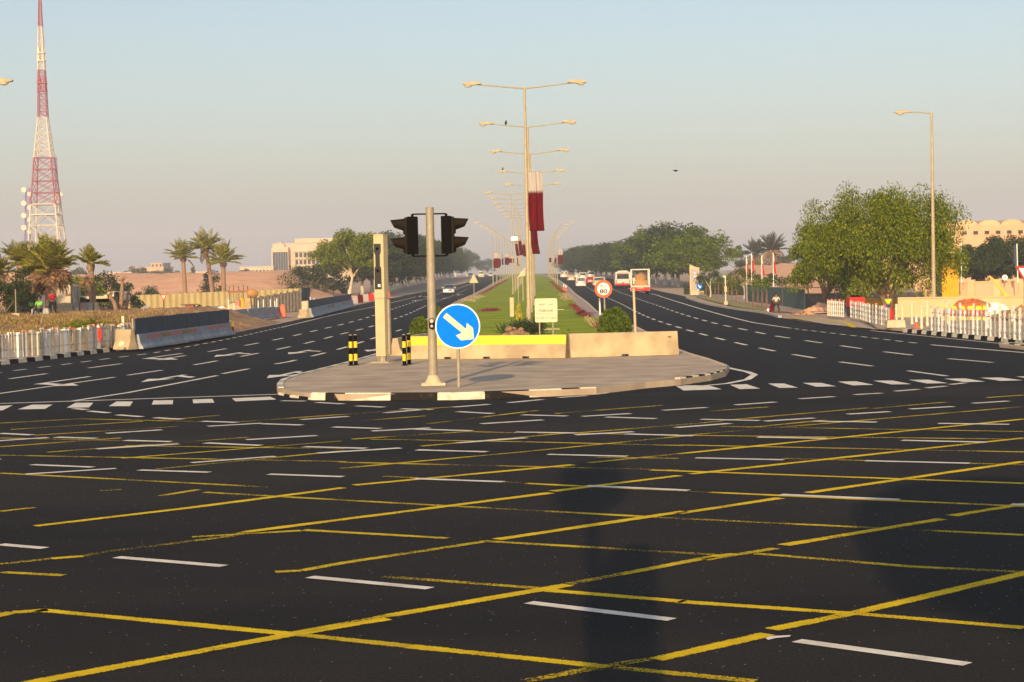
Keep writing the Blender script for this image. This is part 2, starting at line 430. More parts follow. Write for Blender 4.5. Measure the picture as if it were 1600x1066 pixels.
# ------------------------------------------------------------------ ground, carriageways
leftkerb_px = [(3, 569), (100, 557.5), (205, 545.5), (285, 532.5), (362, 521), (482, 496), (537, 482), (585, 471), (640, 460.5), (700, 449), (735, 440.5)]
LK = PP(leftkerb_px)
LKfar = [Vector((-17.5, 900, 0)), Vector((-20, 1500, 0))]
LKl = [Vector((-120, 42, 0)), Vector((-60, 43, 0)), Vector((-38, 47, 0)), Vector((-26, 55, 0))] + LK
LKs = smooth_poly(LKl[:-1] + [LK[-1]], 4) + LKfar
rightkerb_px = [(1600, 537), (1500, 528), (1418, 520), (1369, 515.5), (1292, 508), (1222, 496.5), (1197, 490), (1145, 482.5), (1103, 474.5), (1075, 464.5), (1040, 457), (1005, 449)]
RK = PP(rightkerb_px)
RKl = [Vector((130, 48, 0)), Vector((70, 52, 0)), Vector((38, 62, 0)), Vector((26, 70, 0))] + RK
RKs = smooth_poly(RKl, 4) + [Vector((27, 600, 0)), Vector((28, 900, 0)), Vector((24, 1500, 0))]
tr = lambda l: [(p.x, p.y) for p in l]
# ground sheet
gx = [-3000, -1500, -800, -400, -200, -100, -60, -40, -20, 0, 20, 40, 60, 100, 200, 400, 800, 1500, 3000]
gy = [-400, -100, -20, 0, 50, 100, 150] + list(range(200, 1501, 10)) + [2000, 4500]
mb = MB()
vs = [(x, y, g(y) - .06) for y in gy for x in gx]; nx = len(gx)
mb.add(vs, [(j * nx + i, j * nx + i + 1, (j + 1) * nx + i + 1, (j + 1) * nx + i) for j in range(len(gy) - 1) for i in range(nx - 1)])
tag(mb.build('ground', 'sand'), kind='structure')
road = [(-120, -60)] + tr(LKs) + tr(RKs[::-1]) + [(130, -60)]
sheet('road', [road], 'asphalt_new', 0)
# older asphalt of the junction box in the foreground, laid over
jl = PP([(0, 644), (430, 630), (900, 622), (1060, 612), (1600, 598)])
jl = [Vector((-110, jl[0].y, 0))] + jl + [Vector((120, 50.5, 0))]
sheet('junction_surface', [[(-110, -50)] + tr(jl) + [(120, -50)]], 'asphalt', .004)

# ------------------------------------------------------------------ island and median
IZ = .17
isl_px = [(632, 541), (589, 559), (539.5, 574), (490, 587), (455, 596), (438, 602), (432.5, 609)]
front_px = [(434, 616), (450, 620), (485, 624.5), (530, 626), (709, 625.3), (854, 620), (932, 616.5), (1009, 607), (1064, 602)]
ret_px = [(1111, 595), (1134, 588.5), (1140, 581), (1110, 569), (1080, 560), (1062, 555)]
ISL = PP(isl_px) + PP(front_px) + PP(ret_px)
medL_px = [(805, 431.6), (790, 434), (771, 443), (758, 451), (740, 460.5), (728, 466), (712, 473.5), (690, 486), (668, 500), (650, 516), (632, 541)]
medR_px = [(1062, 552), (1030, 533), (990, 512), (955, 497), (935, 489.5), (918, 474), (902, 462), (888, 449), (874, 438.5), (866, 434)]
ML = PP(medL_px); MR = PP(medR_px)
ML[0] = Vector((-7, 900, 0)); MR[-1] = Vector((15, 900, 0)); 
MEDL = [Vector((-8, 1500, 0))] + ML; MEDR = MR + [Vector((14, 1500, 0))]
MEDLs = smooth_poly(MEDL[2:], 5); MEDRs = smooth_poly(MEDR[:-2], 5)
barY = P(800, 557).y
sheet('island_paving', [tr(ISL) + [( P(640, 540).x, P(640,540).y)]], 'paver', .0, thick=IZ - .01)
# lawn bordered by paving strips
lawn = [(p.x, p.y) for p in [Vector((-8, 1500, 0)), Vector((-7, 900, 0))] + MEDLs] + [(p.x, p.y) for p in MEDRs + [Vector((15, 900, 0)), Vector((14, 1500, 0))]]
def inner(pts, d): return offset_line(pts, d)
sheet('median_paving', [lawn], 'paver_pink', .0, thick=.13)
Lin = offset_line(MEDLs, 1.0); Rin = offset_line(MEDRs, 1.25)
def fixside(l, yy): return l
gl = [(-6, 1500), (-5.6, 900)] + [(p.x, p.y) for p in Lin] + [(p.x, p.y) for p in Rin] + [(13.2, 900), (12.5, 1500)]
sheet('lawn', [gl], 'grass', .155)

# kerbs: real steps with painted blocks
def kerb(name, pts, blk, z0=-.03, h=.15, wd=.16, mats=('kerb_w', 'kerb_b'), side=1, pattern=None, zf=None):
    mb = MB(); s = arclen(pts); t = 0; i = 0
    while t < s[-1] - .05:
        L = blk if not pattern else pattern[i % len(pattern)][0]
        mi = i % 2 if not pattern else pattern[i % len(pattern)][1]
        seg = cut(pts, s, t, min(t + L - .012, s[-1]))
        A = offset_line(seg, 0); B = offset_line(seg, side * wd)
        for k in range(len(seg) - 1):
            za = g(A[k].y); zb = g(A[k + 1].y)
            hh = h if zf is None else h * zf(t)
            v = [(A[k].x, A[k].y, za + z0), (A[k + 1].x, A[k + 1].y, zb + z0), (B[k + 1].x, B[k + 1].y, zb + z0), (B[k].x, B[k].y, za + z0),
                 (A[k].x * .85 + B[k].x * .15, A[k].y * .85 + B[k].y * .15, za + hh), (A[k + 1].x * .85 + B[k + 1].x * .15, A[k + 1].y * .85 + B[k + 1].y * .15, zb + hh), (B[k + 1].x, B[k + 1].y, zb + hh), (B[k].x, B[k].y, za + hh)]
            mb.add(v, [(0, 3, 2, 1), (4, 5, 6, 7), (0, 1, 5, 4), (2, 3, 7, 6), (0, 4, 7, 3), (1, 2, 6, 5)], mi)
        t += L; i += 1
    return tag(mb.build(name, mats), kind='structure')
fr = PP(front_px)
sA = arclen(fr)
A = P(530, 626); 
kerb('island_kerb', [P(x, y) for x, y in [(486, 625.2), (530, 626), (709, 625.5), (854, 620), (932, 616.5)]], 1.0, h=IZ + .012, wd=.17, side=1,
     pattern=[(.42, 0), (.56, 1), (1.16, 0), (1.18, 1), (1.19, 0), (1.12, 1), (.85, 0), (.48, 1), (.5, 0)])
kerb('ramp_kerb', PP([(933, 616.5), (1009, 607), (1062, 602.2)]), .6, h=.05, wd=.17, side=1)
kerb('ramp_kerb', PP([(434, 617), (452, 621), (485, 625)]), .6, h=.06, wd=.17, side=1)
kerb('corner_kerb', PP([(1064, 602), (1111, 595), (1134, 588.5), (1140, 581)]), .42, h=IZ + .03, wd=.17, side=1)
kerb('island_kerb_left', PP([(632, 541), (589, 559), (539.5, 574), (490, 587), (455, 596), (438, 602.5), (433, 609), (433.5, 616)]), 1.0, h=IZ + .012, wd=.17, side=1, mats=('kerb_w', 'concrete_grey'))
kerb('island_kerb_right', PP([(1140, 580.5), (1110, 569), (1080, 560), (1062, 553)]), 1.0, h=IZ + .012, wd=.17, side=1, mats=('plinth', 'plinth'))
kerb('median_kerb_left', MEDLs, 6.0, h=.16, wd=.22, side=1, mats=('plinth', 'plinth'))
kerb('median_kerb_right', MEDRs, 6.0, h=.16, wd=.22, side=1, mats=('plinth', 'plinth'))
kerb('left_kerb', smooth_poly(PP([(-120, 584.5), (3, 570.5), (60, 564), (130, 555.2), (205, 546)]), 1.5), .75, h=.16, wd=.25, side=1)
kerb('right_kerb', smooth_poly(PP([(1410, 519), (1460, 524), (1520, 530), (1600, 537), (1720, 549)]), 1.5), .72, h=.16, wd=.25, side=1)
kerb('bay_kerb', smooth_poly(PP([(1075, 466), (1103, 475), (1145, 482.7), (1197, 490), (1222, 496.5)]), 2.5), .8, h=.14, wd=.25, side=-1, mats=('plinth', 'concrete_grey'))
kerb('slip_road_kerb', PP([(1566, 541), (1600, 545.5), (1720, 557)]), .72, h=.14, wd=.25, side=1)
sheet('slip_road_island', [tr(PP([(1562, 543), (1600, 547), (1720, 559), (1800, 566), (1760, 548), (1680, 541), (1560, 539)]))], 'paver', .0, thick=.1)
# pavements
sheet('left_pavement', [tr(PP([(-120, 582), (3, 568), (205, 544.6), (285, 532), (362, 520.5), (350, 505), (205, 530), (-60, 555)]))], 'sand', 0, thick=.12)
sheet('right_pavement', [tr(PP([(1720, 547), (1600, 536), (1500, 527), (1418, 518.5), (1369, 514), (1350, 500), (1440, 499), (1600, 508), (1760, 520)]))], 'paver', 0, thick=.12)
sheet('bus_bay', [tr(PP([(1228, 496), (1292, 507), (1369, 514.5), (1345, 506), (1325, 500.5), (1290, 498), (1240, 494.5)]))], 'paver', .006)
sheet('verge', [tr(PP([(1088, 464), (1120, 473), (1150, 480), (1195, 486.5), (1215, 487), (1190, 480), (1150, 472), (1110, 463)]))], 'verge', .0, thick=.1)
sheet('walkway', [tr(PP([(1110, 462.5), (1150, 471.5), (1190, 479.5), (1218, 487), (1250, 490), (1300, 489), (1240, 478), (1180, 468), (1110, 458)]))], 'paver_pink', .0, thick=.08)

# ------------------------------------------------------------------ white markings
W = []; Wq = []
def wl(px, wd=.15, step=5): 
    p = smooth_poly(PP(px), step); W.extend(band(p, wd)); return p
def wd_(px, wd, on, off, start=0): W.extend(dashes(smooth_poly(PP(px), 4), wd, on, off, start))
FARW = .17
# left carriageway
wd_([(-60, 590), (3, 582), (93, 571), (160, 562), (240, 552), (275, 545.5), (362, 529), (462, 506.5)], .15, 1.0, 1.0)
wl([(440, 512), (525, 491.5), (585, 479.5), (650, 464)], .14)
wd_([(15, 592.5), (90, 582), (165, 572), (200, 567.5), (277, 558), (320, 551), (417, 534), (480, 520), (545, 504.5), (585, 493), (640, 474.5), (690, 457)], FARW, 3, 3.6)
wd_([(690, 457), (730, 446), (752, 440)], .2, 4, 6)
wl([(-60, 624), (0, 615.5), (95, 602), (179, 590)], .15)
wd_([(200, 586.8), (253, 579), (322, 567.5), (395, 554), (477, 537), (537, 521.5), (585, 509), (640, 490), (679, 472.5), (732, 451)], FARW, 3, 3.6)
wl([(115, 627), (200, 614.2), (339, 587.5)], .16)
wd_([(348, 584.5), (409, 573), (450, 566), (515, 550), (537, 544), (577, 531), (619, 518), (640, 511)], FARW, 3, 3.2)
wl([(-60, 632.5), (0, 631.3), (220, 624), (433, 616.8)], .2)
wd_([(700, 457.5), (745, 441)], .2, 4, 6)
# right carriageway
wd_([(914, 447), (958, 469.5), (993, 487), (1026, 501), (1095, 522), (1159, 538), (1225, 552), (1300, 564.5), (1404, 578), (1500, 591)], FARW, 3, 3.0, .5)
wd_([(945, 445), (960, 453), (983, 462), (1024, 476.5), (1064, 490.5), (1115, 505), (1166, 516), (1215, 526), (1271, 534.5), (1376, 549.5), (1446, 558), (1523, 564.5), (1640, 575)], FARW, 3, 3.0, .5)
wl([(975, 449), (1016, 459), (1040, 466), (1085, 480), (1127, 492), (1180, 505), (1230, 512.5)], .16)
wd_([(1230, 512.5), (1257, 516), (1330, 524.5), (1400, 533), (1453, 539)], .15, 1.0, .8)
wl([(1455, 539.3), (1520, 545), (1600, 551.5), (1700, 560)], .2)
wl([(1360, 517), (1420, 523), (1500, 531), (1600, 541)], .12)
wl([(868, 436.5), (874, 438.7), (888, 449.5), (902, 462.6), (918, 475), (937, 491), (958, 499), (995, 515.5), (1032, 535.5), (1059, 550), (1094, 562.5), (1136, 575), (1168, 581.7), (1179, 586), (1168, 593.5), (1136, 600), (1100, 603.3), (1068, 603)], .2)
# crossing blocks
blocks = [[(50.5, 633), (82, 633), (70, 640), (27, 640.5)], [(118, 630.3), (146, 630), (139, 637.5), (104, 638)], [(182, 628), (208, 628), (203, 635.5), (170, 635.5)], [(240, 626.5), (270.5, 626), (270, 632.5), (237, 633)],
          [(301, 625), (332, 624), (335, 630), (302, 631)], [(362.5, 623.2), (422, 620.5), (432, 625), (368, 628)], [(-16, 636), (20, 634), (4, 642), (-42, 643)],
          [(1200, 600), (1225, 600), (1247, 606.5), (1218, 607)], [(1254, 599), (1283, 599), (1307, 604.5), (1275, 605)], [(1309, 597), (1337, 596.5), (1365, 602), (1332, 603)],
          [(1364, 595.5), (1395, 595.5), (1424, 601), (1393, 601.5)], [(1419, 594), (1450, 594), (1481, 599.5), (1448, 600)], [(1475, 592.5), (1508, 592), (1539, 597), (1508, 598)],
          [(1531, 591), (1562, 590.5), (1598, 595), (1564, 596)], [(1587, 589), (1620, 588.5), (1655, 593), (1620, 594)], [(1056, 603.8), (1108, 603.3), (1128, 609), (1068, 611)], [(1140.5, 602), (1166, 601), (1188, 608), (1156, 609)]]
Wq += [[P(x, y) for x, y in b] for b in blocks]
# guide dashes across the junction
gd = '0,852,70,858;182,872,350,886;484,903,672,921;826,943,1050,970;1245,1003,1512,1040;-150,838,-60,846;50,727,145,731;217.5,735.5,327.5,739;420,742,536,746;647,749,787,754;917,760,1076,767.5;1220,774,1405,782;1580,789,1790,801;0,678,50,680.5;87,684,150,686;195,689,267,691;321,693,407,697;475,699,572,701.5;651,704,761,707;856,711,980,714;1087,716.5,1225,719.5;1352,721,1515,725;116,639,135,641;139,643,170,646;184,649,221,652;242,653.5,284,656;316,659,370,661;410,663,472,665;521,668,594,670.5;650,671.5,737,674;805,676,900,677.5;977.5,679,1084,682;1184,684,1292,686;1409,689,1541,692;440,627,477,627.5;495,629.5,536,632;557.5,635,600,637;627.5,639.5,675,641;715,644,770,647;816,649,886,651;947,652.5,1025,655;1095,656,1187,658;1270,659,1370,660.5;1466,662.5,1577,664;40,742,181,733;299,724,430,714;497.5,709,626,701;715,693,822,685;899,680.5,990,675.5;1056,669,1141,662.5;1195,659,1272,654;1325,648,1390,644;1422,640,1489,636;1520,631,1575,627.5;-20,691,75,684.5;151,702.5,279,694.5;385,688,495,681.5;581,674.5,672,669.5;752,663,848,657;910,651.5,985,647;1036,642,1104,637.5;1149,633.5,1212,629;1249,624,1303,620.5;1335,617.5,1377.5,615;1399,612,1435,609;1447.5,607,1477.5,604;1485,601.5,1507.5,599;166,678,252.5,672.5;325,667,410,662;470,656.5,544,651.5;601,646,665,640.5;709,637,764,632.5;795,630,847.5,625;872.5,622,917.5,619;0,718,-80,724'
for t in gd.split(';'):
    a, b, c, d = map(float, t.split(','))
    A, B = P(a, b), P(c, d); mid = (A + B) / 2
    wdt = .15 if mid.y < 24 else .16 if mid.y < 32 else .2
    W += band([A, B], wdt)
Wq.append([P(1196, 999), P(1205, 996), P(1236, 994.5), P(1234, 997), P(1212, 999), P(1200, 1002)])
sheet('white_road_markings', [[(v.x, v.y) for v in q] for q in W + Wq], 'white_paint', .011)
# lane arrows (they point down the lane at the junction)
def arrow(px, py, L, hook):
    p = P(px, py); q = P(px, py); 
    ang = R(hook[0]); tw = hook[1]
    def tr_(x, y): return (p.x + x * math.cos(ang) - y * math.sin(ang), p.y + x * math.sin(ang) + y * math.cos(ang))
    sh = [[(-.1, 0), (.1, 0), (.1, L * .55), (-.1, L * .55)], [(0, -L * .45), (.42, 0), (-.42, 0)], [(.1, L * .30), (.1, L * .42), (.8, L * .22), (.8, L * .08)]]
    if tw: sh = [[(-.09, -L * .3), (.09, -L * .3), (.09, L * .9), (-.09, L * .9)], [(.09, -L * .3), (.09, -L * .12), (1.0, -L * .35), (1.0, -L * .5)], [(.9, -L * .15), (1.7, -L * .55), (.9, -L * .62)]]
    return [[tr_(*v) for v in s] for s in sh]
AR = []
for px, py, L, hk in [(252, 592.5, 4, (-9, 0)), (441, 586.5, 4, (-8, 0)), (240, 559, 4, (-8, 1)), (354, 555, 4, (-7, 0)), (466, 551, 4, (-6, 0)), (585, 547, 4, (-5, 0)), (78, 598, 3.4, (-10, 1)), (648, 470, 6, (0, 0)), (655, 463.5, 6, (0, 1)), (668, 467, 6, (0, 1)), (716, 461, 6, (0, 0)), (694, 466.5, 6, (0, 0))]:
    AR += arrow(px, py, L, hk)
sheet('lane_arrows', AR, 'white_paint', .0125, across=False)
# ------------------------------------------------------------------ yellow hatching
Y1 = '40,1070,458,992;458,992,605,968;610,963,888,915;1025,1032,1200,992;1205,985,1340,958;1340,958,1600,897;1600,897,1760,862;385,832,861,771;863,768.5,1062,744;55,823,300,794;300,794,537,763;553,759,895,727;1060,710,1600,655.5;1079,741.5,1600,685;1262,771,1600,722;776,844,1070,800;1060,803.5,1219,779;1224,853,1472,812;1487,807,1640,782;1114,871,1150,867;80,874,130,870'
Y1f = '160,864,365,838.5;-60,978,20,958;0,883,80,874;130,870,160,864;385,832,365,838;455,992,610,963;888,914,1000,893;1000,893,1114,871;940,1044,1025,1030;820,1066,940,1044;470,893,543,880;250,776,310,766;1160,670,1290,657;920,724,1070,709;543,880,766,846;1100,876,1212,858;430,895,470,893;0,699,189,685;74,707.5,388,684;190,717,533,690;243,734,540,705;550,687,732,675;658,698,881,678;530,733,817,707;817,707,1070,682;898,677.6,1070,664;668,663,840,642;867,647,1036,634;1110,643,1200,636.6;1127,658,1357,638;1060,682,1600,636;1364,639,1478,629;1542,622,1600,618;0,662,128,655;17,672,223,659;54,681,277,667;243,658.5,344,649.5;371,660,540,648;567,658,665,650.6;540,648,760,633;1070,664,1130,658.5;0,800,55,794;155,768,190,766'
Y2 = '-40,970,20,958;20,958,75,954;60,954,458,992;640,1011,950,1043;834,921.5,1070,941;1060,941,1340,960;1340,960,1600,982;1110,770,1600,792;1017,735,1600,756;822,756,900,760;1600,792,1700,797'
Y2f = '458,992,640,1011;950,1043,1180,1066;0,895,100,900;600,902,840,920;1180,866,1420,886;0,740,420,762;600,745,830,756;300,840,470,830;475,829,700,842;766,847,1120,868;530,782,1060,811;1060,811,1600,837;1417,886,1600,895;900,760,1110,770;1060,696,1600,707;1222,717,1600,727;1080,681,1600,687;1127,667,1600,675;580,687,817,691;820,691,1070,697;732,675,807,677;530,723,1060,735;0,712,540,722;196,697,540,702;125,655,337,660;0,685,190,689;930,715,1060,717;840,677,1060,680;320,770,530,782;240,658,330,660'
def ylist(s, wd):
    out = []
    for t in s.split(';'):
        a, b, c, d = map(float, t.split(','))
        A, B = P(a, b), P(c, d)
        out += band([A, B], wd)
    return out
sheet('yellow_road_markings', [[(v.x, v.y) for v in q] for q in ylist(Y1, .20)], 'yellow', .0085)
sheet('yellow_cross_markings', [[(v.x, v.y) for v in q] for q in ylist(Y2, .18)], 'yellow', .0065)
sheet('worn_yellow_road_markings', [[(v.x, v.y) for v in q] for q in ylist(Y1f, .18)] + [[(v.x, v.y) for v in band(PP([(1225, 497), (1290, 500), (1318, 503), (1332, 510)]), .22)[i]] for i in range(3)], 'yellow_worn', .0095)
sheet('worn_yellow_cross_markings', [[(v.x, v.y) for v in q] for q in ylist(Y2f, .17)], 'yellow_worn', .0075)
sheet('bay_marking', [[(v.x, v.y) for v in q] for q in band(smooth_poly(PP([(1225, 497.5), (1270, 500), (1312, 502.5), (1326, 506), (1334, 512)]), 1), .35)], 'yellow', .012)

# ------------------------------------------------------------------ sand banks
def mound(name, outline, hfun, m, nx=90, ny=50, seed=0, amp=.15, fr=.25):
    (x0, y0), (x1, y1) = outline; mb = MB(); vs = []
    for j in range(ny + 1):
        for i in range(nx + 1):
            x = x0 + (x1 - x0) * i / nx; y = y0 + (y1 - y0) * j / ny
            h = hfun(x, y)
            vs.append((x, y, g(y) - .12 + max(0, h) + (nz2(x * fr, y * fr, seed) * amp * min(1, max(0, h)))))
    mb.add(vs, [(j * (nx + 1) + i, j * (nx + 1) + i + 1, (j + 1) * (nx + 1) + i + 1, (j + 1) * (nx + 1) + i) for j in range(ny) for i in range(nx)])
    return tag(mb.build(name, m, smooth=True), kind='structure')
def ss(a, b, x):
    t = min(1, max(0, (x - a) / (b - a))); return t * t * (3 - 2 * t)
mound('sand_bank', ((-150, 228), (-24, 330)), lambda x, y: 3.75 * ss(232, 275, y) * ss(-24, -34, x) * ss(-150, -135, x) * (1 - ss(300, 328, y)) * (1 + .07 * nz2(x * .08, 1)), 'bank', amp=.3, fr=.5)
mound('sand_bank', ((27, 150), (90, 330)), lambda x, y: 3.4 * ss(25.5 + (y - 200) * .012 + 4, 36 + (y - 200) * .012, x) * ss(150, 175, y) * (1 - ss(300, 328, y)) * (1 - ss(.178, .19, x / max(y, 1))) * (1 + .06 * nz2(x * .1, y * .05)), 'bank', amp=.3, fr=.5)
# brown terrace behind the left fence
tx1 = P(214, 500).x
def terr(x, y):
    e = ss(-14.5, -19.5, x + (y - 95) * .02) 
    return (.2 + .95 * ss(84, 98, y + 1.5 * nz2(x * .6, y * .2, 3))) * e * ss(-60, -50, x) * (1 - ss(128, 142, y)) * ss(80, 83, y)
mound('terrace', ((-60, 80), (-13.5, 142)), terr, 'dirt', 150, 120, 2, .28, 1.3)

# ================================================================== OBJECTS
def base(px, py, dz=0): return P(px, py, dz)
def W_(p, px): return px / PXM(p)
def yaw_to_cam(p): return math.atan2(p.x, p.y) * -1     # local -Y faces the camera

# ---------------------------------------------------------------- leaves and trees
def quads_obj(name, C, N, S, asp, m, parent, up=None, jitter=.3):
    """many small leaf-cluster faces: centres C, directions N (long axis), sizes S"""
    n = len(C); a = N / np.linalg.norm(N, axis=1, keepdims=True)
    r = rng.normal(size=(n, 3)); b = np.cross(a, r); b /= np.linalg.norm(b, axis=1, keepdims=True)
    S = S[:, None]; c = np.cross(a, b)
    v = np.empty((n, 4, 3))
    v[:, 0] = C - a * S * .5; v[:, 1] = C + b * S * asp * .5 + c * S * .08; v[:, 2] = C + a * S * .5; v[:, 3] = C - b * S * asp * .5 + c * S * .08
    me = bpy.data.meshes.new(name); me.vertices.add(n * 4); me.vertices.foreach_set('co', v.reshape(-1))
    me.loops.add(n * 4); me.loops.foreach_set('vertex_index', np.arange(n * 4))
    me.polygons.add(n); me.polygons.foreach_set('loop_start', np.arange(n) * 4); me.polygons.foreach_set('loop_total', np.full(n, 4))
    me.materials.append(MT[m]); me.update(calc_edges=True)
    o = bpy.data.objects.new(name, me); COL.objects.link(o)
    if parent: o.parent = parent
    return o
def crown_points(nc, nl, rad, cz, clr, droop=.2, surf=.55, flat=.7, bottom=-.6):
    """clump centres spread through an ellipsoid, leaves round each clump"""
    cs = []
    while len(cs) < nc:
        d = rng.normal(size=3); d /= np.linalg.norm(d); q = surf + (1 - surf) * rng.random() ** .6
        if rng.random() < .25: q *= .6
        if d[2] < bottom: continue
        cs.append((d[0] * rad[0] * q, d[1] * rad[1] * q, d[2] * rad[2] * q + cz))
    cs = np.array(cs); idx = rng.integers(0, nc, nl); sz = rng.uniform(.6, 1.35, nc) * clr
    d = rng.normal(size=(nl, 3)); d /= np.linalg.norm(d, axis=1, keepdims=True)
    q = rng.random(nl) ** .45
    off = d * q[:, None] * sz[idx][:, None]; off[:, 2] *= flat
    C = cs[idx] + off
    N = d * .6 + rng.normal(size=(nl, 3)) * .5; N[:, 2] -= droop
    return cs, C, N
def limb_tree(name, label, cat, parts, loc, H, rad, cz, nc, nl, leaf, clr, leafm='leaf', bark='bark', tr_h=1.8, tr_r=.22, seed=0, group=None, droop=.2, asp=.45, white=0, lean=0, nlimb=5, flat=.7, bottom=-.6, extra=None, surf=.55, ntr=1):
    random.seed(seed); t = thing(name, label, cat, loc, 0, group)
    cs, C, N = crown_points(nc, nl, rad, cz, clr, droop, flat=flat, bottom=bottom, surf=surf)
    if extra is not None:
        for (ex, er, en, el) in extra:
            c2, C2, N2 = crown_points(en, el, er, 0, clr * .8, droop, flat=flat, bottom=-.9, surf=.4)
            C2 += np.array(ex); c2 += np.array(ex); cs = np.vstack([cs, c2]); C = np.vstack([C, C2]); N = np.vstack([N, N2])
    mb = MB()
    for q in range(ntr):
        a0 = random.uniform(0, 6.28) if ntr > 1 else 0; sp = .35 if ntr > 1 else 0
        b0 = Vector((math.cos(a0) * sp * .3, math.sin(a0) * sp * .3, -.1)); top = Vector((lean + math.cos(a0) * sp, math.sin(a0) * sp, tr_h))
        mid = Vector((lean * .3 + math.cos(a0) * sp * .5 + .05, 0, tr_h * .5))
        mb.tube([b0, Vector((b0.x, b0.y, .1)), mid, top], [tr_r * 1.35, tr_r * 1.15, tr_r * .95, tr_r * .8], 9)
        for k in range(nlimb):
            e = Vector(cs[random.randrange(len(cs))]); e.z = max(e.z, tr_h + .8)
            m1 = top.lerp(e, .45) + Vector((random.uniform(-.3, .3), random.uniform(-.3, .3), .25))
            mb.tube([top - Vector((0, 0, .15)), m1, e], [tr_r * .62, tr_r * .38, tr_r * .1], 6)
            for j in range(2):
                e2 = Vector(cs[random.randrange(len(cs))])
                if (e2 - m1).length < max(rad) * .9: mb.tube([m1, m1.lerp(e2, .5) + Vector((0, 0, .1)), e2], [tr_r * .28, tr_r * .17, tr_r * .05], 5)
    tk = mb.build('trunk', bark, t, smooth=True)
    if white:
        MB().tube([(0, 0, -.1), (0, 0, .1), (.02, 0, white)], [tr_r * 1.37, tr_r * 1.2, tr_r * 1.08], 9).build('limewash_band', 'bark_w', tk)
    S = rng.uniform(.65, 1.35, len(C)) * leaf
    quads_obj('crown', C, N, S, asp, leafm, t)
    return t

# roadside avenue: three different crowns, then copies
av = []
for i, (lm, ht) in enumerate([('leaf', 0), ('leaf_dark', 0), ('leaf_dark', 0)]):
    av.append(limb_tree('avenue_tree', 'x', 'tree', 0, (0, -500, 0), 9, (5.2, 5.2, 3.9), 5.2, 60, 11000, .40, 1.5, lm, 'bark', 2.1, .24, seed=10 + i, white=1.3, nlimb=6, bottom=-.75))
    cache(av[-1])
used = {}
def place(i, loc, sc, label, group, rz):
    if i not in used:
        used[i] = 1; o = av[i]; o.location = loc; o.scale = (sc[0], sc[0], sc[1]); o.rotation_euler = (0, 0, rz); o['label'] = label; o['group'] = group
        return o
    o = copy_tree(av[i], loc, rz, label, scale=(sc[0], sc[0], sc[1])); o['group'] = group; return o
random.seed(3)
y = 285.0; n = 0
while y < 700 and n < 32:
    x = -20.8 + random.uniform(-.5, .5) - (0 if y > 300 else 1); h = random.uniform(.95, 1.12) * (1 + (y - 285) / 2500)
    lab = f'dark roadside tree with pale trunk foot, {ORD[n]} along the left avenue'
    place([1, 2][n % 2], (x, y, g(y)), (random.uniform(1.0, 1.15), h), lab, 'avenue trees along the left carriageway', random.uniform(0, 6)); n += 1
    y += 13 + y * .004
y = 292.0; n = 0
while y < 640 and n < 26:
    u = (y - 290) / 330; x = 27.5 - 5.5 * u + random.uniform(-.6, .6); h = ([1.04, 1.13, 1.19, 1.19, 1.15, 1.08][n] if n < 6 else .97 + .08 * u) * random.uniform(.9, .95)
    lab = f'broad dark green tree, {ORD[n]} in the row right of the traffic'
    place([0, 1, 2][n % 3] if n < 7 else [1, 2][n % 2], (x, y, g(y)), (random.uniform(1.15, 1.35), h), lab, 'avenue trees along the right carriageway', random.uniform(0, 6)); n += 1
    y += 13.5 + y * .004
# far trees hazed out at the end of the road
for k, (px, py, yy, s) in enumerate([(730, 431, 900, 1.3), (712, 432, 820, 1.3), (893, 428, 1050, 1.35), (882, 428, 1150, 1.2), (762, 429, 1100, 1.0)]):
    q = PD(px, py, yy); place(2, (q.x, yy, g(yy)), (1.3, s), ['pale hazy tree ending the left avenue', 'hazy tree just before the end of the left avenue', 'faint blue-grey tree beyond the far traffic', 'faint low tree right of the road crest', 'faint low tree left of the flag row at the horizon'][k], 'far trees in the haze', k)
# bright near tree of the left avenue
p = P(546, 470); p = Vector((p.x, 262, g(262))); q = PD(546, 470, 262)
limb_tree('avenue_tree', 'bright green spreading tree with pale forked trunk heading the left avenue', 'tree', 0, (q.x, 262, .1), 9.5, (4.7, 3.9, 3.4), 5.6, 80, 17000, .30, 1.2, 'leaf_bright', 'plinth', 3.0, .2, seed=31, white=1.2, nlimb=4, lean=.5, bottom=-.6, group='avenue trees along the left carriageway', droop=.1)
q = PD(486, 468, 240)
limb_tree('roadside_tree', 'grey-green bushy tree behind the dark hoarding, left of the bright avenue tree', 'tree', 0, (q.x - .3, 240, .05), 5, (3.3, 2.6, 2.0), 2.6, 26, 4200, .28, .95, 'leaf_grey', 'bark', 1.0, .14, seed=32, nlimb=6, bottom=-.8)
q = PD(528, 466, 272)
limb_tree('roadside_tree', 'low dark green tree filling the gap under the bright avenue tree', 'tree', 0, (q.x - 1, 275, .1), 5, (3.6, 2.6, 2.2), 2.6, 26, 3600, .3, 1.0, 'leaf_dark', 'bark', 1.0, .14, seed=33, nlimb=5, bottom=-.9)

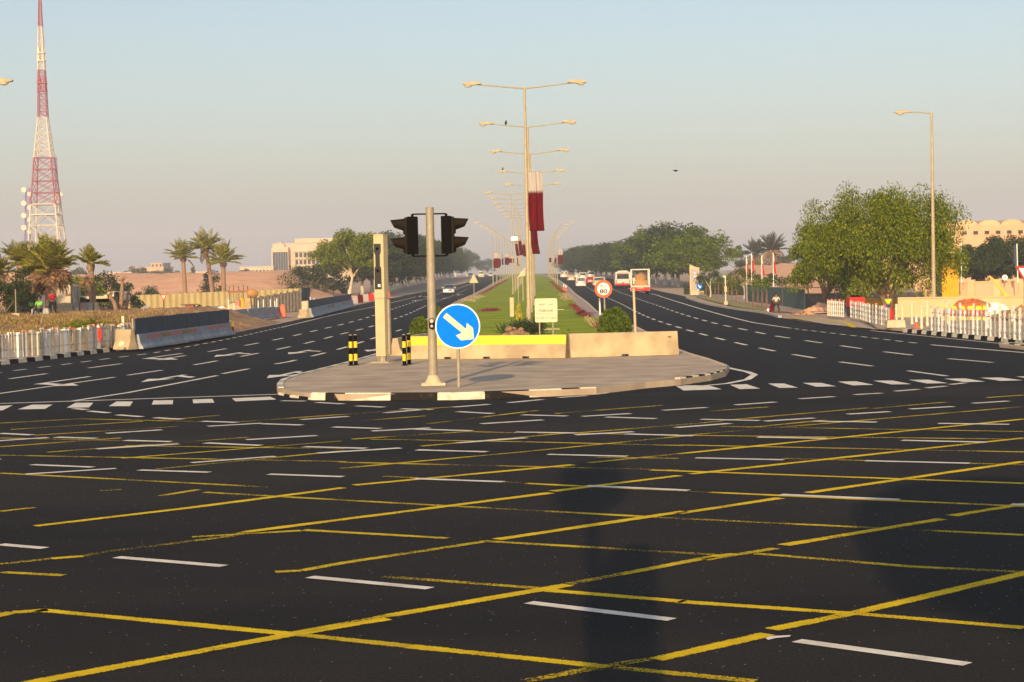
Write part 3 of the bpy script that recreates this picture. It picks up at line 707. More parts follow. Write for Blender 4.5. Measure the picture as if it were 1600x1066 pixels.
# the two big trees on the right
p = P(1386, 503); p = PD(1386, 500, 121); p.z = 0
bt = limb_tree('big_tree', 'large bright green drooping tree with thick trunk right of the pedestrian', 'tree', 0, p, 8, (4.2, 3.8, 2.75), 4.4, 95, 70000, .16, 1.0, 'leaf_bright', 'bark', 1.2, .2, seed=41, nlimb=7, droop=1.1, asp=.42, flat=1.15, bottom=-.55, surf=.6, ntr=2,
    extra=[((-3.9, 0, 4.6), (.9, .9, 1.2), 5, 1500), ((-2.4, 0, 7.0), (.75, .8, 1.0), 5, 1400), ((.2, 0, 7.2), (.9, .8, .6), 5, 1200), ((2.9, 0, 6.9), (1.2, 1, .7), 7, 1600), ((4.2, 0, 6.1), (.7, .8, .6), 4, 900), ((-4.4, .3, 6.3), (.55, .5, .5), 3, 500), ((1.9, -.5, 2.2), (1.4, 1, 1.1), 8, 2200), ((-1.6, -.5, 2.0), (1.3, 1, 1.1), 8, 2200), ((3.6, -.3, 3.0), (1.2, 1, 1.4), 8, 2200), ((.3, -1.4, 2.2), (1.2, .8, 1.0), 6, 1800)])
q = PD(1293, 485, 134); q.z = 0
limb_tree('big_tree', 'darker forked tree at the left edge of the large drooping tree', 'tree', 0, q, 6, (2.5, 2.3, 2.4), 3.9, 44, 20000, .17, .8, 'leaf_bright', 'bark', 1.0, .14, seed=42, nlimb=6, droop=1.0, flat=1.1, bottom=-.75, ntr=2, extra=[((-1.7, 0, 2.4), (.9, .8, 1.1), 5, 1500), ((1.2, 0, 2.0), (.9, .8, .9), 5, 1300)])
# dark tree far right, and trees behind it
q = PD(1565, 470, 205); q.z = 0
limb_tree('acacia_tree', 'wide dark grey-green tree behind the cream boundary wall at far right', 'tree', 0, q, 7, (4.6, 3.5, 2.6), 3.2, 90, 30000, .28, 1.0, 'leaf_dark', 'bark', 1.1, .2, seed=43, nlimb=7, droop=.2, bottom=-.7, extra=[((-3.3, 0, 2.8), (1.3, 1.2, 1.1), 8, 1800), ((4.2, 0, 4.6), (2.2, 1.4, 1.6), 12, 3000)])
# left edge dark foliage
for k, (px, py, Y, rad, cz, lab) in enumerate([(8, 490, 112, (2.2, 1.8, 1.5), 1.5, 'dark leafy shrub at the left edge of the picture behind the terrace'), (34, 488, 118, (1.0, .9, .9), 1.0, 'small rounded dark shrub between the left edge shrub and the palms')]):
    q = PD(px, py, Y); limb_tree('shrub', lab, 'shrub', 0, (q.x, Y, 1.05), 3, rad, cz, 22, 5200, .16, .6, 'leaf_dark', 'bark', .4, .08, seed=50 + k, nlimb=4, bottom=-.9, droop=.3)
for k, (px, py, Y, rad, cz, lm, lab, n) in enumerate([
    (132, 470, 175, (2.4, 1.8, 1.5), 2.1, 'leaf_bright', 'yellow-green shrub behind the white truck left of the slim palm', 3500), (160, 470, 178, (2.8, 2.0, 1.7), 2.1, 'leaf_dark', 'dark shrub directly behind the slim leaning palm', 3800),
    (190, 474, 180, (3.0, 1.6, 1.2), 1.3, 'leaf_dark', 'low dark shrub behind the white truck cab', 3000), (233, 470, 225, (1.6, 1.2, .9), 1.2, 'leaf_dark', 'small bush peeping over the yellow hoarding near the give way sign', 1500),
    (331, 466, 228, (1.3, 1.2, 1.7), 2.0, 'leaf_grey', 'upright grey-green bush at the foot of the middle palm of three', 1800)]):
    q = PD(px, py, Y); limb_tree('shrub', lab, 'shrub', 0, (q.x, Y, .0), 3, rad, cz, 16, n, .24, .75, lm, 'bark', .4, .08, seed=60 + k, nlimb=4, bottom=-.9)
# hazy far bushes on the left skyline and the right
for k, (px, py, Y, wd, ht, lab) in enumerate([(217, 434, 620, 9, 5.6, 'hazy tree clump before the far stepped building'), (258, 432, 620, 9, 6.2, 'hazy spiky tree clump right of the far stepped building'), (392, 426, 560, 6, 4.2, 'small hazy bush in front of the long low building'), (120, 436, 500, 7, 5.4, 'hazy tree behind the slim palm on the skyline'), (301, 432, 620, 2, 5.4, 'tiny lone hazy tree on the sand skyline'),
    (1150, 425, 420, 6, 7.2, 'pale hazy rounded tree right of the dark avenue grove'), (1222, 425, 430, 7, 5.6, 'hazy blue-green tree between the far palms and the big tree'), (1190, 428, 420, 12, 3.9, 'low hazy hedge along the top of the right sand bank'), (722, 428, 760, 5, 6, 'hazy tree left of the warning sign on the skyline')]):
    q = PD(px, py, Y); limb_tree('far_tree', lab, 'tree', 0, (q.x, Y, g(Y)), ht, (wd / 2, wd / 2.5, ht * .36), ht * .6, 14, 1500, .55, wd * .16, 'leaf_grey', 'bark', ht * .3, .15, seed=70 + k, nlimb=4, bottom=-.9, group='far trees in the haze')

# ---------------------------------------------------------------- palms
def palm(label, base_p, H, crown, nf, dead=0, tr=.2, lean=(0, 0), seed=0, green='frond', upw=.35, group='date palms', bulb=True, leafn=26):
    random.seed(seed); t = thing('palm_tree', label, 'palm', base_p, 0, group)
    pts = []; rs = []
    for i in range(19):
        u = i / 18; pts.append((lean[0] * u ** 1.5, lean[1] * u, H * u - .15)); rs.append(tr * (1.12 - .2 * u) * (1 + (.07 if i % 2 else 0)) * (1.35 if i == 0 else 1))
    mb = MB().tube(pts, rs, 10)
    top = Vector(pts[-1])
    if bulb: mb.sphere(top - Vector((0, 0, .25)), (tr * 1.7, tr * 1.7, .4), 12, 7, 0, .12)
    mb.build('trunk', 'palmbark', t, smooth=True)
    def fronds(n, e0, e1, name, m, L0, sag, stiff=0):
        Cs = []; Ns = []; Ss = []; rb = MB()
        for i in range(n):
            a = 2.4 * i + random.uniform(-.2, .2); el = random.uniform(e0, e1); L = L0 * random.uniform(.75, 1.08)
            d = Vector((math.cos(a) * math.cos(el), math.sin(a) * math.cos(el), math.sin(el))); pos = top.copy(); line = [pos.copy()]
            seg = 9
            for s in range(seg):
                pos = pos + d * (L / seg); d.z -= sag * (s + 1) / seg * .55; d.normalize(); line.append(pos.copy())
            rb.tube([line[0], line[3], line[6], line[9]], [.035, .025, .016, .006], 4)
            for j in range(leafn):
                u = .12 + .88 * j / leafn; k = min(seg - 1, int(u * seg)); f = u * seg - k
                c = line[k].lerp(line[k + 1], f); ax = (line[k + 1] - line[k]).normalized(); sd_ = ax.cross(Vector((0, 0, 1)))
                if sd_.length < .1: sd_ = Vector((1, 0, 0))
                sd_.normalize(); ll = L0 * .24 * math.sin(PI * min(1, u * .85 + .12)) + .05
                for sg in (-1, 1):
                    n_ = (sd_ * sg * .8 + ax * .75 + Vector((0, 0, random.uniform(-.25, .3)))).normalized()
                    Cs.append(c + n_ * ll * .5); Ns.append(n_); Ss.append(ll)
        rb.build(name.replace('fronds', 'ribs') if False else 'frond_ribs', m, t)
        quads_obj(name, np.array(Cs), np.array(Ns), np.array(Ss), .16, m, t)
    fronds(nf, -.05, 1.45, 'fronds', green, crown * 1.35, .17)
    if dead: fronds(dead, -1.1, .1, 'dead_fronds', 'frond_dead', crown * 1.2, .8)
    return t
def palm_px(label, bx, by, ty, crown_px, Y, z0, **k):
    q = PD(bx, by, Y); top = HT(Vector((q.x, Y, 0)), ty); cr = crown_px * Y / F
    return palm(label, Vector((q.x, Y, z0)), top - z0 , cr, **k)
palm_px('bushy palm with a skirt of brown dead fronds beside the lattice tower', 76, 490, 417, 42, 117, 1.1, nf=58, dead=44, tr=.19, seed=1, leafn=34)
palm_px('palm partly hidden behind the bushy skirted palm, left of it', 35, 470, 408, 31, 130, .6, nf=34, dead=5, tr=.17, seed=2)
palm_px('palm cut by the left picture edge', -6, 480, 424, 30, 120, .8, nf=34, dead=12, tr=.18, seed=3)
palm_px('slim palm with swollen crown base standing alone behind the white truck', 147, 486, 408, 24, 126, .9, nf=24, dead=0, tr=.16, seed=4, lean=(-.15, 0))
palm_px('leftmost of the three tall palms before the sand bank', 290, 466, 400, 24, 222, 0, nf=24, tr=.24, seed=5, lean=(-.2, 0), dead=1)
palm_px('tallest of the three palms before the sand bank, leaning left', 333, 466, 385, 27, 226, 0, nf=28, tr=.24, seed=6, lean=(-.75, 0), dead=4)
palm_px('rightmost of the three tall palms before the sand bank', 350, 466, 407, 27, 222, 0, nf=32, tr=.26, seed=7, lean=(0, 0))
q = PD(1206, 428, 380)
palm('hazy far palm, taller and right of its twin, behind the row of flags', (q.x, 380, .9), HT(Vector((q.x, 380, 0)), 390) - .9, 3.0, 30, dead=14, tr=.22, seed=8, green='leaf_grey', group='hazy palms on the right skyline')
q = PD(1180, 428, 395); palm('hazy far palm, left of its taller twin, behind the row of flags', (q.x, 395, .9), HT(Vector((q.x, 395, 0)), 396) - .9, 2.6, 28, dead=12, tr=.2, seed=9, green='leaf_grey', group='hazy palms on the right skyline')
q = PD(1187, 428, 372); palm('short hazy palm under the two far twin palms', (q.x, 372, .9), HT(Vector((q.x, 372, 0)), 421) - .9, 2.0, 24, dead=0, tr=.2, seed=19, group='hazy palms on the right skyline')
# two bare leaning trunks and a broken palm by the truck
for k, (px0, py0, px1, py1, rr, lab) in enumerate([(183, 486, 172, 462, .13, 'cut palm trunk leaning left in front of the white truck cab'), (187, 487, 191, 440, .13, 'upright dead palm trunk in front of the white truck cab'), (195, 486, 199, 462, .11, 'short bare trunk right of the white truck cab')]):
    Y = 119 + k; a = PD(px0, py0, Y); b = PD(px1, py1, Y + .3); t = thing('dead_palm', lab, 'dead palm', a, 0, 'dead palm trunks')
    d = b - a; MB().tube([(0, 0, -.2), d * .5 + Vector((.05, 0, 0)), d], [rr * 1.2, rr, rr * .75], 9).build('trunk', 'palmbark', t, smooth=True)
    mb = MB()
    for i in range(9):
        an = i * .7; mb.tube([d, d + Vector((.35 * math.cos(an), .35 * math.sin(an), .25 + .15 * math.sin(i)))], [.03, .01], 4)
    mb.build('frond_stubs', 'frond_dead', t)
q0 = PD(143, 470, 125); t = thing('dead_palm', 'slanting dead palm top propped against the slim palm', 'dead palm', (q0.x, 125, 1), 0, 'dead palm trunks')
MB().tube([(-.02, 0, -.3), (0, 0, .8), (-.25, .1, 2.0)], [.14, .12, .16], 8).build('trunk', 'palmbark', t)
palm_d = []
for i in range(50):
    palm_d.append(Vector((-.25, .1, 2.0)) + Vector((random.gauss(0, .28), random.gauss(0, .2), random.gauss(0, .22))))
quads_obj('dead_fronds', np.array(palm_d), rng.normal(size=(50, 3)), np.full(50, .45), .2, 'frond_dead', t)

# ---------------------------------------------------------------- street lamps on the median
def lamp_head(mb, c, s, L=1.0):
    """a cobra head pointing along x (sign s)"""
    pr = [(-.5, -.02), (-.46, .08), (-.2, .14), (.2, .12), (.5, .05), (.5, -.03), (.1, -.09)]
    mb.prism([(p[0] * L * s, p[1] * L * .9) for p in pr], 'y', -.13 * L, .13 * L, 0, c)
def double_lamp(label, loc, H, span, group, k=1.0):
    t = thing('street_lamp', label, 'street lamp', loc, 0, group)
    MB().tube([(0, 0, -.1), (0, 0, .9), (0, 0, .95), (0, 0, H)], [.16 * k, .15 * k, .12 * k, .065 * k], 12).box((0, 0, 0), (.5, .5, .06)).build('pole', 'pole', t, smooth=True)
    MB().box((0, -.145, .65), (.12, .03, .45)).build('service_door', 'galv', t)
    for s in (-1, 1):
        MB().tube([(0, 0, H - .05), (s * (span - .8), 0, H + .23)], [.045, .035], 8).build('arm', 'pole', t)
        mb = MB(); lamp_head(mb, (s * (span - .5), 0, H + .27), s, 1.1); h = mb.build('lamp_head', 'pole', t, bevel=.015)
        MB().sphere((s * (span - .28), 0, H + .20), (.24, .12, .13), 10, 6).build('lamp_glass', 'lens_grey', h, smooth=True)
    return t
L0 = double_lamp('nearest twin-arm street lamp on the lawn with the red and white banner', (0, 0, 0), 13.65, 3.55, 'twin-arm street lamps along the median'); cache(L0)
p0 = P(832, 518)
Y1_ = 112.0
q = PD(826.5, 500, Y1_); L0.location = (q.x, Y1_, .14)
lampspots = [(q.x, Y1_)]
for k in range(1, 5):
    Y = [112, 141.5, 173.5, 208, 240][k]; x = q.x + .1 * k * 0 + (845 - 800) / F * (Y - Y1_); lampspots.append((x, Y))
    copy_tree(L0, (x, Y, g(Y) + .14), 0, f'{ORD[k]} twin-arm street lamp on the lawn, counted from the banner lamp')
L1 = double_lamp('x', (0, -400, 0), 13.5, 3.5, 'twin-arm street lamps along the median', .62); cache(L1)
for k in range(7):
    Y = 260 + 24 * k; x = (803.5 - 800) / F * 262 + (846 - 800) / F * (Y - 262)
    if k == 0: floodpos = (x, Y)
    if k == 0: L1.location = (x, Y, g(Y) + .14); L1['label'] = 'slim twin-arm street lamp carrying the white floodlight, first of the offset rear row'
    else: copy_tree(L1, (x, Y, g(Y) + .14), 0, f'slim twin-arm street lamp in the offset rear row, {ORD[k]} of that row')
    lampspots.append((x, Y))
# tall curved single-arm lamps along both median edges
def curved_lamp(label, loc, s, H, group):
    t = thing('curved_street_lamp', label, 'street lamp', loc, 0, group)
    pts = [(0, 0, -.1), (0, 0, H * .45), (0, 0, H * .87)]; rs = [.085, .065, .05]
    for i in range(1, 8):
        u = i / 7; pts.append((s * 2.3 * u ** 1.35, 0, H * .87 + H * .13 * math.sin(u * PI / 2))); rs.append(.045 - .003 * i)
    MB().tube(pts, rs, 8).build('pole', 'pole', t, smooth=True)
    mb = MB(); e = pts[-1]; lamp_head(mb, (e[0] + s * .45, 0, e[2] + .03), s, 1.0); mb.build('lamp_head', 'pole', t)
    return t
CL = curved_lamp('x', (0, -400, 0), -1, 11.5, 'curved lamps along the median edges'); CR = curved_lamp('x', (0, -400, 0), 1, 11.5, 'curved lamps along the median edges'); cache(CL); cache(CR)
flagL = []; flagR = []
for k in range(9):
    Y = 345 + 30 * k; x = PD(845 - 74.5 * 345 / Y, 440, Y).x
    lab = f'curved-arm lamp bending left, {ORD[k]} of the row on the left median edge'
    if k == 0: CL.location = (x, Y, g(Y) + .1); CL['label'] = lab
    else: copy_tree(CL, (x, Y, g(Y) + .1), 0, lab)
    flagL.append((x, Y))
for k in range(9):
    Y = 350 + 35 * k; x = PD(838 + 33 * 350 / Y, 440, Y).x
    lab = f'curved-arm lamp bending right, {ORD[k]} of the row on the right median edge'
    if k == 0: CR.location = (x, Y, g(Y) + .1); CR['label'] = lab
    else: copy_tree(CR, (x, Y, g(Y) + .1), 0, lab)
    flagR.append((x, Y))
# banners: white serrated band over maroon
def banner(name, label, loc, wd, ht, split, rz=0, group='red and white banners', nz=9, skew=0, fold=.05, cat='banner', serr=.06):
    t = thing(name, label, cat, loc, rz, group)
    nx, nzv = 24, 14
    def surf(u, v):   # u across 0..1, v down 0..1
        return (u * wd + skew * v + .02 * math.sin(v * 7), fold * math.sin(u * 9 + v * 2) * (.4 + v) + fold * .5 * math.sin(u * 23), -v * ht)
    def zz(u): return split + serr * (1 - abs(((u * nz) % 1) * 2 - 1))
    for nm, m, a, b in (('white_field', 'cloth_w', 0, 1), ('maroon_field', 'maroon', 1, 0)):
        mb = MB(); vs = []; N = 54
        for j in range(nzv + 1):
            for i in range(N + 1):
                u = i / N; s = zz(u); v = s * j / nzv if a == 0 else s + (1 - s) * j / nzv
                vs.append(surf(u, v))
        mb.add(vs, [(j * (N + 1) + i, j * (N + 1) + i + 1, (j + 1) * (N + 1) + i + 1, (j + 1) * (N + 1) + i) for j in range(nzv) for i in range(N)])
        o = mb.build(nm, m, t, smooth=True); md = o.modifiers.new('th', 'SOLIDIFY'); md.thickness = .012
    MB().tube([(-.06, 0, .02), (wd, 0, .02)], .018, 6).build('hanging_rod', 'galv', t)
    return t
mpx = Y1_ / F
q = PD(824, 269, Y1_); banner('banner', 'large red and white serrated banner hanging from the nearest lamp post', (q.x, Y1_ - .02, q.z), 23 * mpx, 92 * mpx, .31, fold=.07, skew=.06)
x1, Yb = lampspots[1]; q = PD(828, 352, Yb); banner('banner', 'narrow furled maroon banner showing just below the large one', (q.x, Yb, q.z), 10 * Yb / F, 45 * Yb / F, .12, rz=.3, fold=.12, skew=.2)
for k, (px, py, h, w_, kk, lab) in enumerate([(803.5, 374, 26, 4, 5, 'thin dark banner edge just right of the white floodlight'), (808.5, 368, 31, 5, 6, 'furled maroon banner in the rear lamp row left of the nearest post, middle of three'), (814.5, 375, 26, 5, 7, 'furled maroon banner in the rear lamp row nearest the post, lowest of three'), (806, 398, 18, 2.5, 8, 'small distant maroon banner strip low in the rear lamp row')]):
    X_, Yk = lampspots[kk]; q = PD(px, py, Yk); banner('banner', lab, (q.x, Yk, q.z), w_ * Yk / F, h * Yk / F, .25, rz=.2, fold=.1, skew=.3)
for k, (px, py, h, w_, Y, lab) in enumerate([(771.5, 395, 24, 9, 345, 'leftmost red and white banner on the left curved lamps'), (779, 399, 17, 3.5, 369, 'thin maroon banner edge behind the leftmost banner'), (784, 398, 16, 2.5, 390, 'slim folded maroon banner between the two white-topped left banners'), (788.5, 396, 18, 6.5, 393, 'second white-topped banner on the left curved lamps'), (795, 400, 11, 8, 417, 'purple-looking hazy banner overlapping the second white-topped one'),
        (872, 390, 23, 7, 350, 'rightmost red and white banner on the right curved lamps'), (866.5, 398, 14, 2, 374, 'slim maroon banner edge left of the rightmost banner'), (858, 399, 11, 3.5, 420, 'pale faded far banner on the right curved lamps')]):
    q = PD(px, py, Y); banner('banner', lab, (q.x, Y - .1, q.z), w_ * Y / F, h * Y / F, .34, rz=.1, fold=.08)
# floodlight box on the first lamp of the rear row
q = PD(803.5, 373, floodpos[1]); t = thing('floodlight', 'bright white box floodlight high on the rear lamp post', 'floodlight', (q.x, floodpos[1] - .2, q.z))
MB().box((0, 0, 0), (.95, .2, .58)).build('housing', 'galv', t, bevel=.03); MB().box((0, -.115, 0), (.84, .02, .48)).build('front_glass', mat('white_panel', (.95, .95, .95), .4, emis=(.75, .75, .75)), t)
MB().box((0, .15, -.1), (.1, .12, .5)).build('bracket', 'galv', t)

# tall lamp on the right and the lamp whose head enters at left
def single_lamp(label, loc, H, s, arm, head=.95):
    t = thing('roadside_lamp', label, 'street lamp', loc, 0, 'single-arm roadside lamps')
    MB().tube([(0, 0, -.1), (0, 0, 1.2), (0, 0, H)], [.15, .13, .07], 12).build('pole', 'pole', t, smooth=True)
    MB().tube([(0, 0, H - .03), (s * arm * .5, 0, H + .03), (s * arm, 0, H + .05)], [.045, .04, .035], 8).build('arm', 'pole', t)
    mb = MB(); lamp_head(mb, (s * (arm + .35), 0, H + .05), s, head); h = mb.build('lamp_head', 'pole', t, bevel=.015)
    MB().sphere((s * (arm + .45), 0, H - .02), (.22, .12, .11), 10, 6).build('lamp_glass', 'lens_grey', h, smooth=True)
    return t
Yr = 117; q = PD(1459.5, 500, Yr); q.z = .1
hR = HT(q, 176); single_lamp('tall roadside lamp in front of the big tree, arm pointing left', q, hR, -1, 1.45)
q = PD(-62, 560, 78); q.z = .1; single_lamp('lamp whose head reaches in at the top left edge', q, HT(q, 130), 1, 1.62)

# ---------------------------------------------------------------- island objects
# traffic signal
pb = P(677, 602, IZ); H = HT(pb, 325)
t = thing('traffic_signal', 'two-headed traffic signal on a round grey pole seen from behind', 'traffic signal', pb)
MB().tube([(0, 0, 0), (0, 0, H * .5), (0, 0, H)], [.118, .112, .105], 20).build('pole', 'galv', t, smooth=True)
MB().box((0, 0, .03), (.62, .52, .07), rz=.06).tube([(0, 0, .05), (0, 0, .16), (0, 0, .26)], [.24, .17, .13], 16).build('base_plinth', 'plinth', t, bevel=.008)
MB().tube([(0, 0, H), (0, 0, H + .02)], [.112, .10], 20).build('pole_cap', 'galv', t)
mm = pb.y / F
zt = HT(pb, 338); zb_ = HT(pb, 397); hh = zt - zb_
for s in (-1, 1):
    bx = s * (25.5 * mm + (0 if s > 0 else .03)) ; 
    mb = MB().box((bx, .02, (zt + zb_) / 2), (.27, .36, hh), m=0)
    hd = mb.build('signal_head', 'black', t, bevel=.02)
    hd2 = MB().box((bx + s * .165, .0, (zt + zb_) / 2), (.07, .34, hh * .96)).build('signal_door', 'visor', hd, bevel=.015)
    for k, f in enumerate((.78, .29)):
        zc = zb_ + hh * f; x0 = bx + s * .19; mbv = MB(); n = 20; vs = []
        for i in range(n):
            a = 2 * PI * i / n; sn = math.sin(a)
            for (xx, rr, dz) in ((x0, .165, 0), (x0 + s * (.33 + .05 * sn), .10, .035)):
                for r2 in (rr, rr - .012):
                    vs.append((xx, r2 * math.cos(a), zc + r2 * sn + dz))
        fs = []
        for i in range(n):
            b = i * 4; c4 = ((i + 1) % n) * 4; fs += [(b, c4, c4 + 2, b + 2), (b + 1, b + 3, c4 + 3, c4 + 1), (b + 2, c4 + 2, c4 + 3, b + 3)]
        mbv.add(vs, fs); mbv.tube([(x0, 0, zc), (x0 + s * .04, 0, zc)], .15, 16)
        mbv.build('visor', 'visor', hd, smooth=True)
        MB().tube([(x0 + s * .03, 0, zc), (x0 + s * .06, 0, zc)], [.13, .1], 16).build('signal_lens', 'glass', hd)
        MB().box((x0, 0, zc - .18), (.10, .2, .12), m=0).build('visor_bracket', 'black', hd)
    for zz_ in (zt + .06, zb_ - .05):
        MB().tube([(s * .08, 0, zz_), (bx, 0, zz_)], .022, 6).tube([(bx, 0, zz_), (bx, 0, zz_ + (-.08 if zz_ > 3 and zz_ > zt else .08))], .035, 8).build('mounting_bracket', 'black', t)
zc = HT(pb, 505)
u = MB().prism([(.075 * math.cos(a), .075 * math.sin(a) + (.055 if math.sin(a) > 0 else -.075)) for a in [2 * PI * i / 20 for i in range(20)]], 'y', -.17, -.08, 0, (0, 0, zc)).build('signal_repeater', 'black', t)
for dz, r_ in ((.055, .062), (-.075, .045)):
    MB().tube([(0, -.16, zc + dz), (0, -.20, zc + dz)], [r_, r_ * .7], 16).build('repeater_lens', 'lens_grey', u, smooth=True)

# keep-right disc
pb = P(717, 605.5, IZ); zc = HT(pb, 510); mm = pb.y / F; r = 35.2 * mm
t = thing('keep_right_sign', 'round blue sign with white arrow pointing down right on the island', 'road sign', pb)
MB().tube([(0, .05, 0), (0, .05, zc + .2)], .045, 14).build('post', 'galv', t, smooth=True)
def disc(mb, c, r, y0, y1, m=0, n=48, el=1): mb.prism([(r * math.cos(2 * PI * i / n), r * el * math.sin(2 * PI * i / n)) for i in range(n)], 'y', y0, y1, m, c)
mb = MB(); disc(mb, (0, 0, zc), r, -.012, .0); d = mb.build('sign_rim', 'sign_w', t)
mb = MB(); disc(mb, (0, 0, zc), r * .945, -.018, -.0125); mb.build('sign_face', 'blue', d)
ar = [(-18.5, 17), (-13.5, 21.5), (14, -3), (13.2, 6), (22.8, 0.5), (24.2, -21.5), (8, -21.5), (-1.8, -14.5), (9, -11.5), (-18.5, 13)]
ar = [(-17.0, 21.3), (-22.5, 14.5), (6.5, -10.3), (-3.0, -14.3), (4.5, -22), (25.0, -20.5), (24.0, -3.0), (14.5, 5.0), (13.3, -4.5)]
MB().prism([(a * mm, b * mm) for a, b in ar], 'y', -.024, -.0185, 0, (0, 0, zc)).build('arrow', 'sign_y', d)
MB().box((0, .03, zc + .25), (.3, .03, .04)).box((0, .03, zc - .25), (.3, .03, .04)).build('bracket', 'galv', t)

# speed camera cabinet
pb = P(598.5, 567, IZ); H = HT(pb, 367); mm = pb.y / F
t = thing('speed_camera', 'tall cream camera cabinet with black lens panel on the island', 'speed camera', pb, R(-22))
zlo = HT(pb, 557); zmid = HT(pb, 466)
bw = .345
MB().box((-.0, 0, (zlo + zmid) / 2 - .003), (bw, .33, zmid - zlo - .006)).build('lower_cabinet', 'cab', t, bevel=.015)
MB().box((-.0, 0, (zmid + H) / 2), (bw + .015, .34, H - zmid)).box((0, 0, H + .012), (bw + .04, .37, .03)).build('upper_cabinet', 'cab', t, bevel=.015)
ox = -.02
z1 = HT(pb, 381); z2 = HT(pb, 452)
yy = -.171
o_ = [(-.135, z1), (.11, z1), (.11, z1 - .27), (.07, z1 - .36), (.07, z1 - .72), (.115, z1 - .80), (.115, z2), (-.13, z2), (-.13, z1 - .80), (-.09, z1 - .72), (-.09, z1 - .36), (-.135, z1 - .27)]
w_ = MB().prism([(a + ox, b) for a, b in o_], 'y', yy - .012, yy, 0).build('lens_panel', 'glass', t)
for zc in (z1 - .16, z1 - .88):
    MB().tube([(ox - .01, yy - .012, zc), (ox - .01, yy - .03, zc)], .05, 16).build('camera_lens', 'black', w_)
MB().box((ox + .03, yy - .015, z2 + .12), (.09, .01, .09)).build('data_plate', 'sign_w', w_)
MB().box((.215, .09, (zlo + zmid) / 2), (.07, .12, zmid - zlo - .1)).build('side_channel', 'galv', t, bevel=.01)
MB().tube([(0, 0, .05), (0, 0, zlo)], .13, 12).box((0, 0, .03), (.62, .5, .05)).box((-.1, -.1, .12), (.03, .03, .2)).box((.12, -.1, .12), (.03, .03, .2)).build('foot', 'galv', t)
MB().box((0, 0, .006), (.9, .7, .012)).build('base_slab', 'plinth', t)

# striped bollards
def bollard(loc, label):
    t = thing('bollard', label, 'bollard', loc, 0, 'black and yellow striped bollards')
    r = .062; hts = [(0, .14, 'black'), (.14, .36, 'yel'), (.36, .56, 'black'), (.56, .76, 'yel'), (.76, .96, 'black')]
    for a, b, m in hts:
        MB().tube([(0, 0, a + .001), (0, 0, b - .001)], r, 14).build('band', m, t, smooth=True)
    MB().tube([(0, 0, .96), (0, 0, .985)], [r, r * .7], 14).build('cap', 'galv', t)
    MB().box((0, 0, .005), (.2, .2, .012)).build('base_plate', 'black', t)
    return t
for px, py, lab in [(548.5, 571, 'striped bollard left of the camera cabinet, outer of the pair'), (556, 570.5, 'striped bollard left of the camera cabinet, inner of the pair'), (632, 571, 'striped bollard between the camera cabinet and the barrier, left of the pair'), (639.5, 569, 'striped bollard touching the barrier end, right of the pair')]:
    bollard(P(px, py, IZ), lab)

# concrete barriers across the median nose
def barrier(label, a, b, h, wt=.18, wb=.55, m='concrete', group='concrete barriers', stripe=None, parts=True, name='concrete_barrier', notch=True, rise=0):
    a = Vector(a); b = Vector(b); d = b - a; L = d.to_2d().length; rz = math.atan2(d.y, d.x)
    t = thing(name, label, 'barrier', a, rz, group)
    prof = [(-wb / 2, 0), (-wb / 2, h * .12), (-wb * .30, h * .38), (-wt / 2, h), (wt / 2, h), (wb * .30, h * .38), (wb / 2, h * .12), (wb / 2, 0)]
    if notch:
        # feet with drainage slots
        mb = MB(); n = max(2, int(L / 1.3)); 
        pr2 = [(-wb / 2, .07)] + prof[1:-1] + [(wb / 2, .07)]
        mb.prism(pr2, 'x', 0, L)
        sl = L / n
        for i in range(n):
            mb.prism([(-wb / 2, 0), (-wb / 2, .0705), (wb / 2, .0705), (wb / 2, 0)], 'x', i * sl + (.12 if i else 0), (i + 1) * sl - (.12 if i < n - 1 else 0))
    else: mb = MB().prism(prof, 'x', 0, L)
    bo = mb.build('body', m, t, bevel=0)
    if stripe:
        f = lambda u: -(wt / 2 + (wb * .30 - wt / 2) * (1 - u) / .62)
        for s0, s1, z0, z1, mm_ in stripe:
            y0 = f(z0) - .004; y1 = f(z1) - .004
            MB().add([(s0 * L, y0, z0 * h), (s1 * L, y0, z0 * h), (s1 * L, y1, z1 * h), (s0 * L, y1, z1 * h), (s0 * L, y0 + .003, z0 * h), (s1 * L, y0 + .003, z0 * h), (s1 * L, y1 + .003, z1 * h), (s0 * L, y1 + .003, z1 * h)], [(0, 1, 2, 3), (4, 7, 6, 5), (0, 4, 5, 1), (1, 5, 6, 2), (2, 6, 7, 3), (3, 7, 4, 0)]).build('painted_stripe', mm_, t)
    return t
A = P(643, 561, IZ); B = P(886, 559, IZ); hb = HT(A, 525.5)
barrier('concrete barrier with a broad yellow top stripe behind the blue sign', A, B, hb, stripe=[(0, 1, .60, .985, 'yel')])
A2 = P(889.5, 558.5, IZ); B2 = P(1058, 554, IZ)
b2 = barrier('plain sandy concrete barrier right of the yellow-striped one', A2, B2, HT(A2, 521.5))
MB().box((.16, -.02, .05), (.02, .3, .5)).box(((B2 - A2).length - .3, -.1, .62), (.1, .2, .02)).build('lifting_hook', 'rust', b2)
A3 = P(618, 556, IZ); B3 = P(640, 545, IZ)
barrier('short pale barrier wing angled back beside the right bollards', (A3.x, A3.y, IZ), (A3.x + .9, A3.y + 5.5, IZ), hb * .8, group='concrete barriers')
# rubble/plant in the gap
q = P(887.5, 556, IZ); t = thing('weed', 'small weed growing in the gap between the two island barriers', 'weed', q)
quads_obj('leaves', rng.normal(size=(90, 3)) * [.09, .12, .12] + [0, .1, .55], rng.normal(size=(90, 3)), np.full(90, .12), .4, 'bushleaf', t)

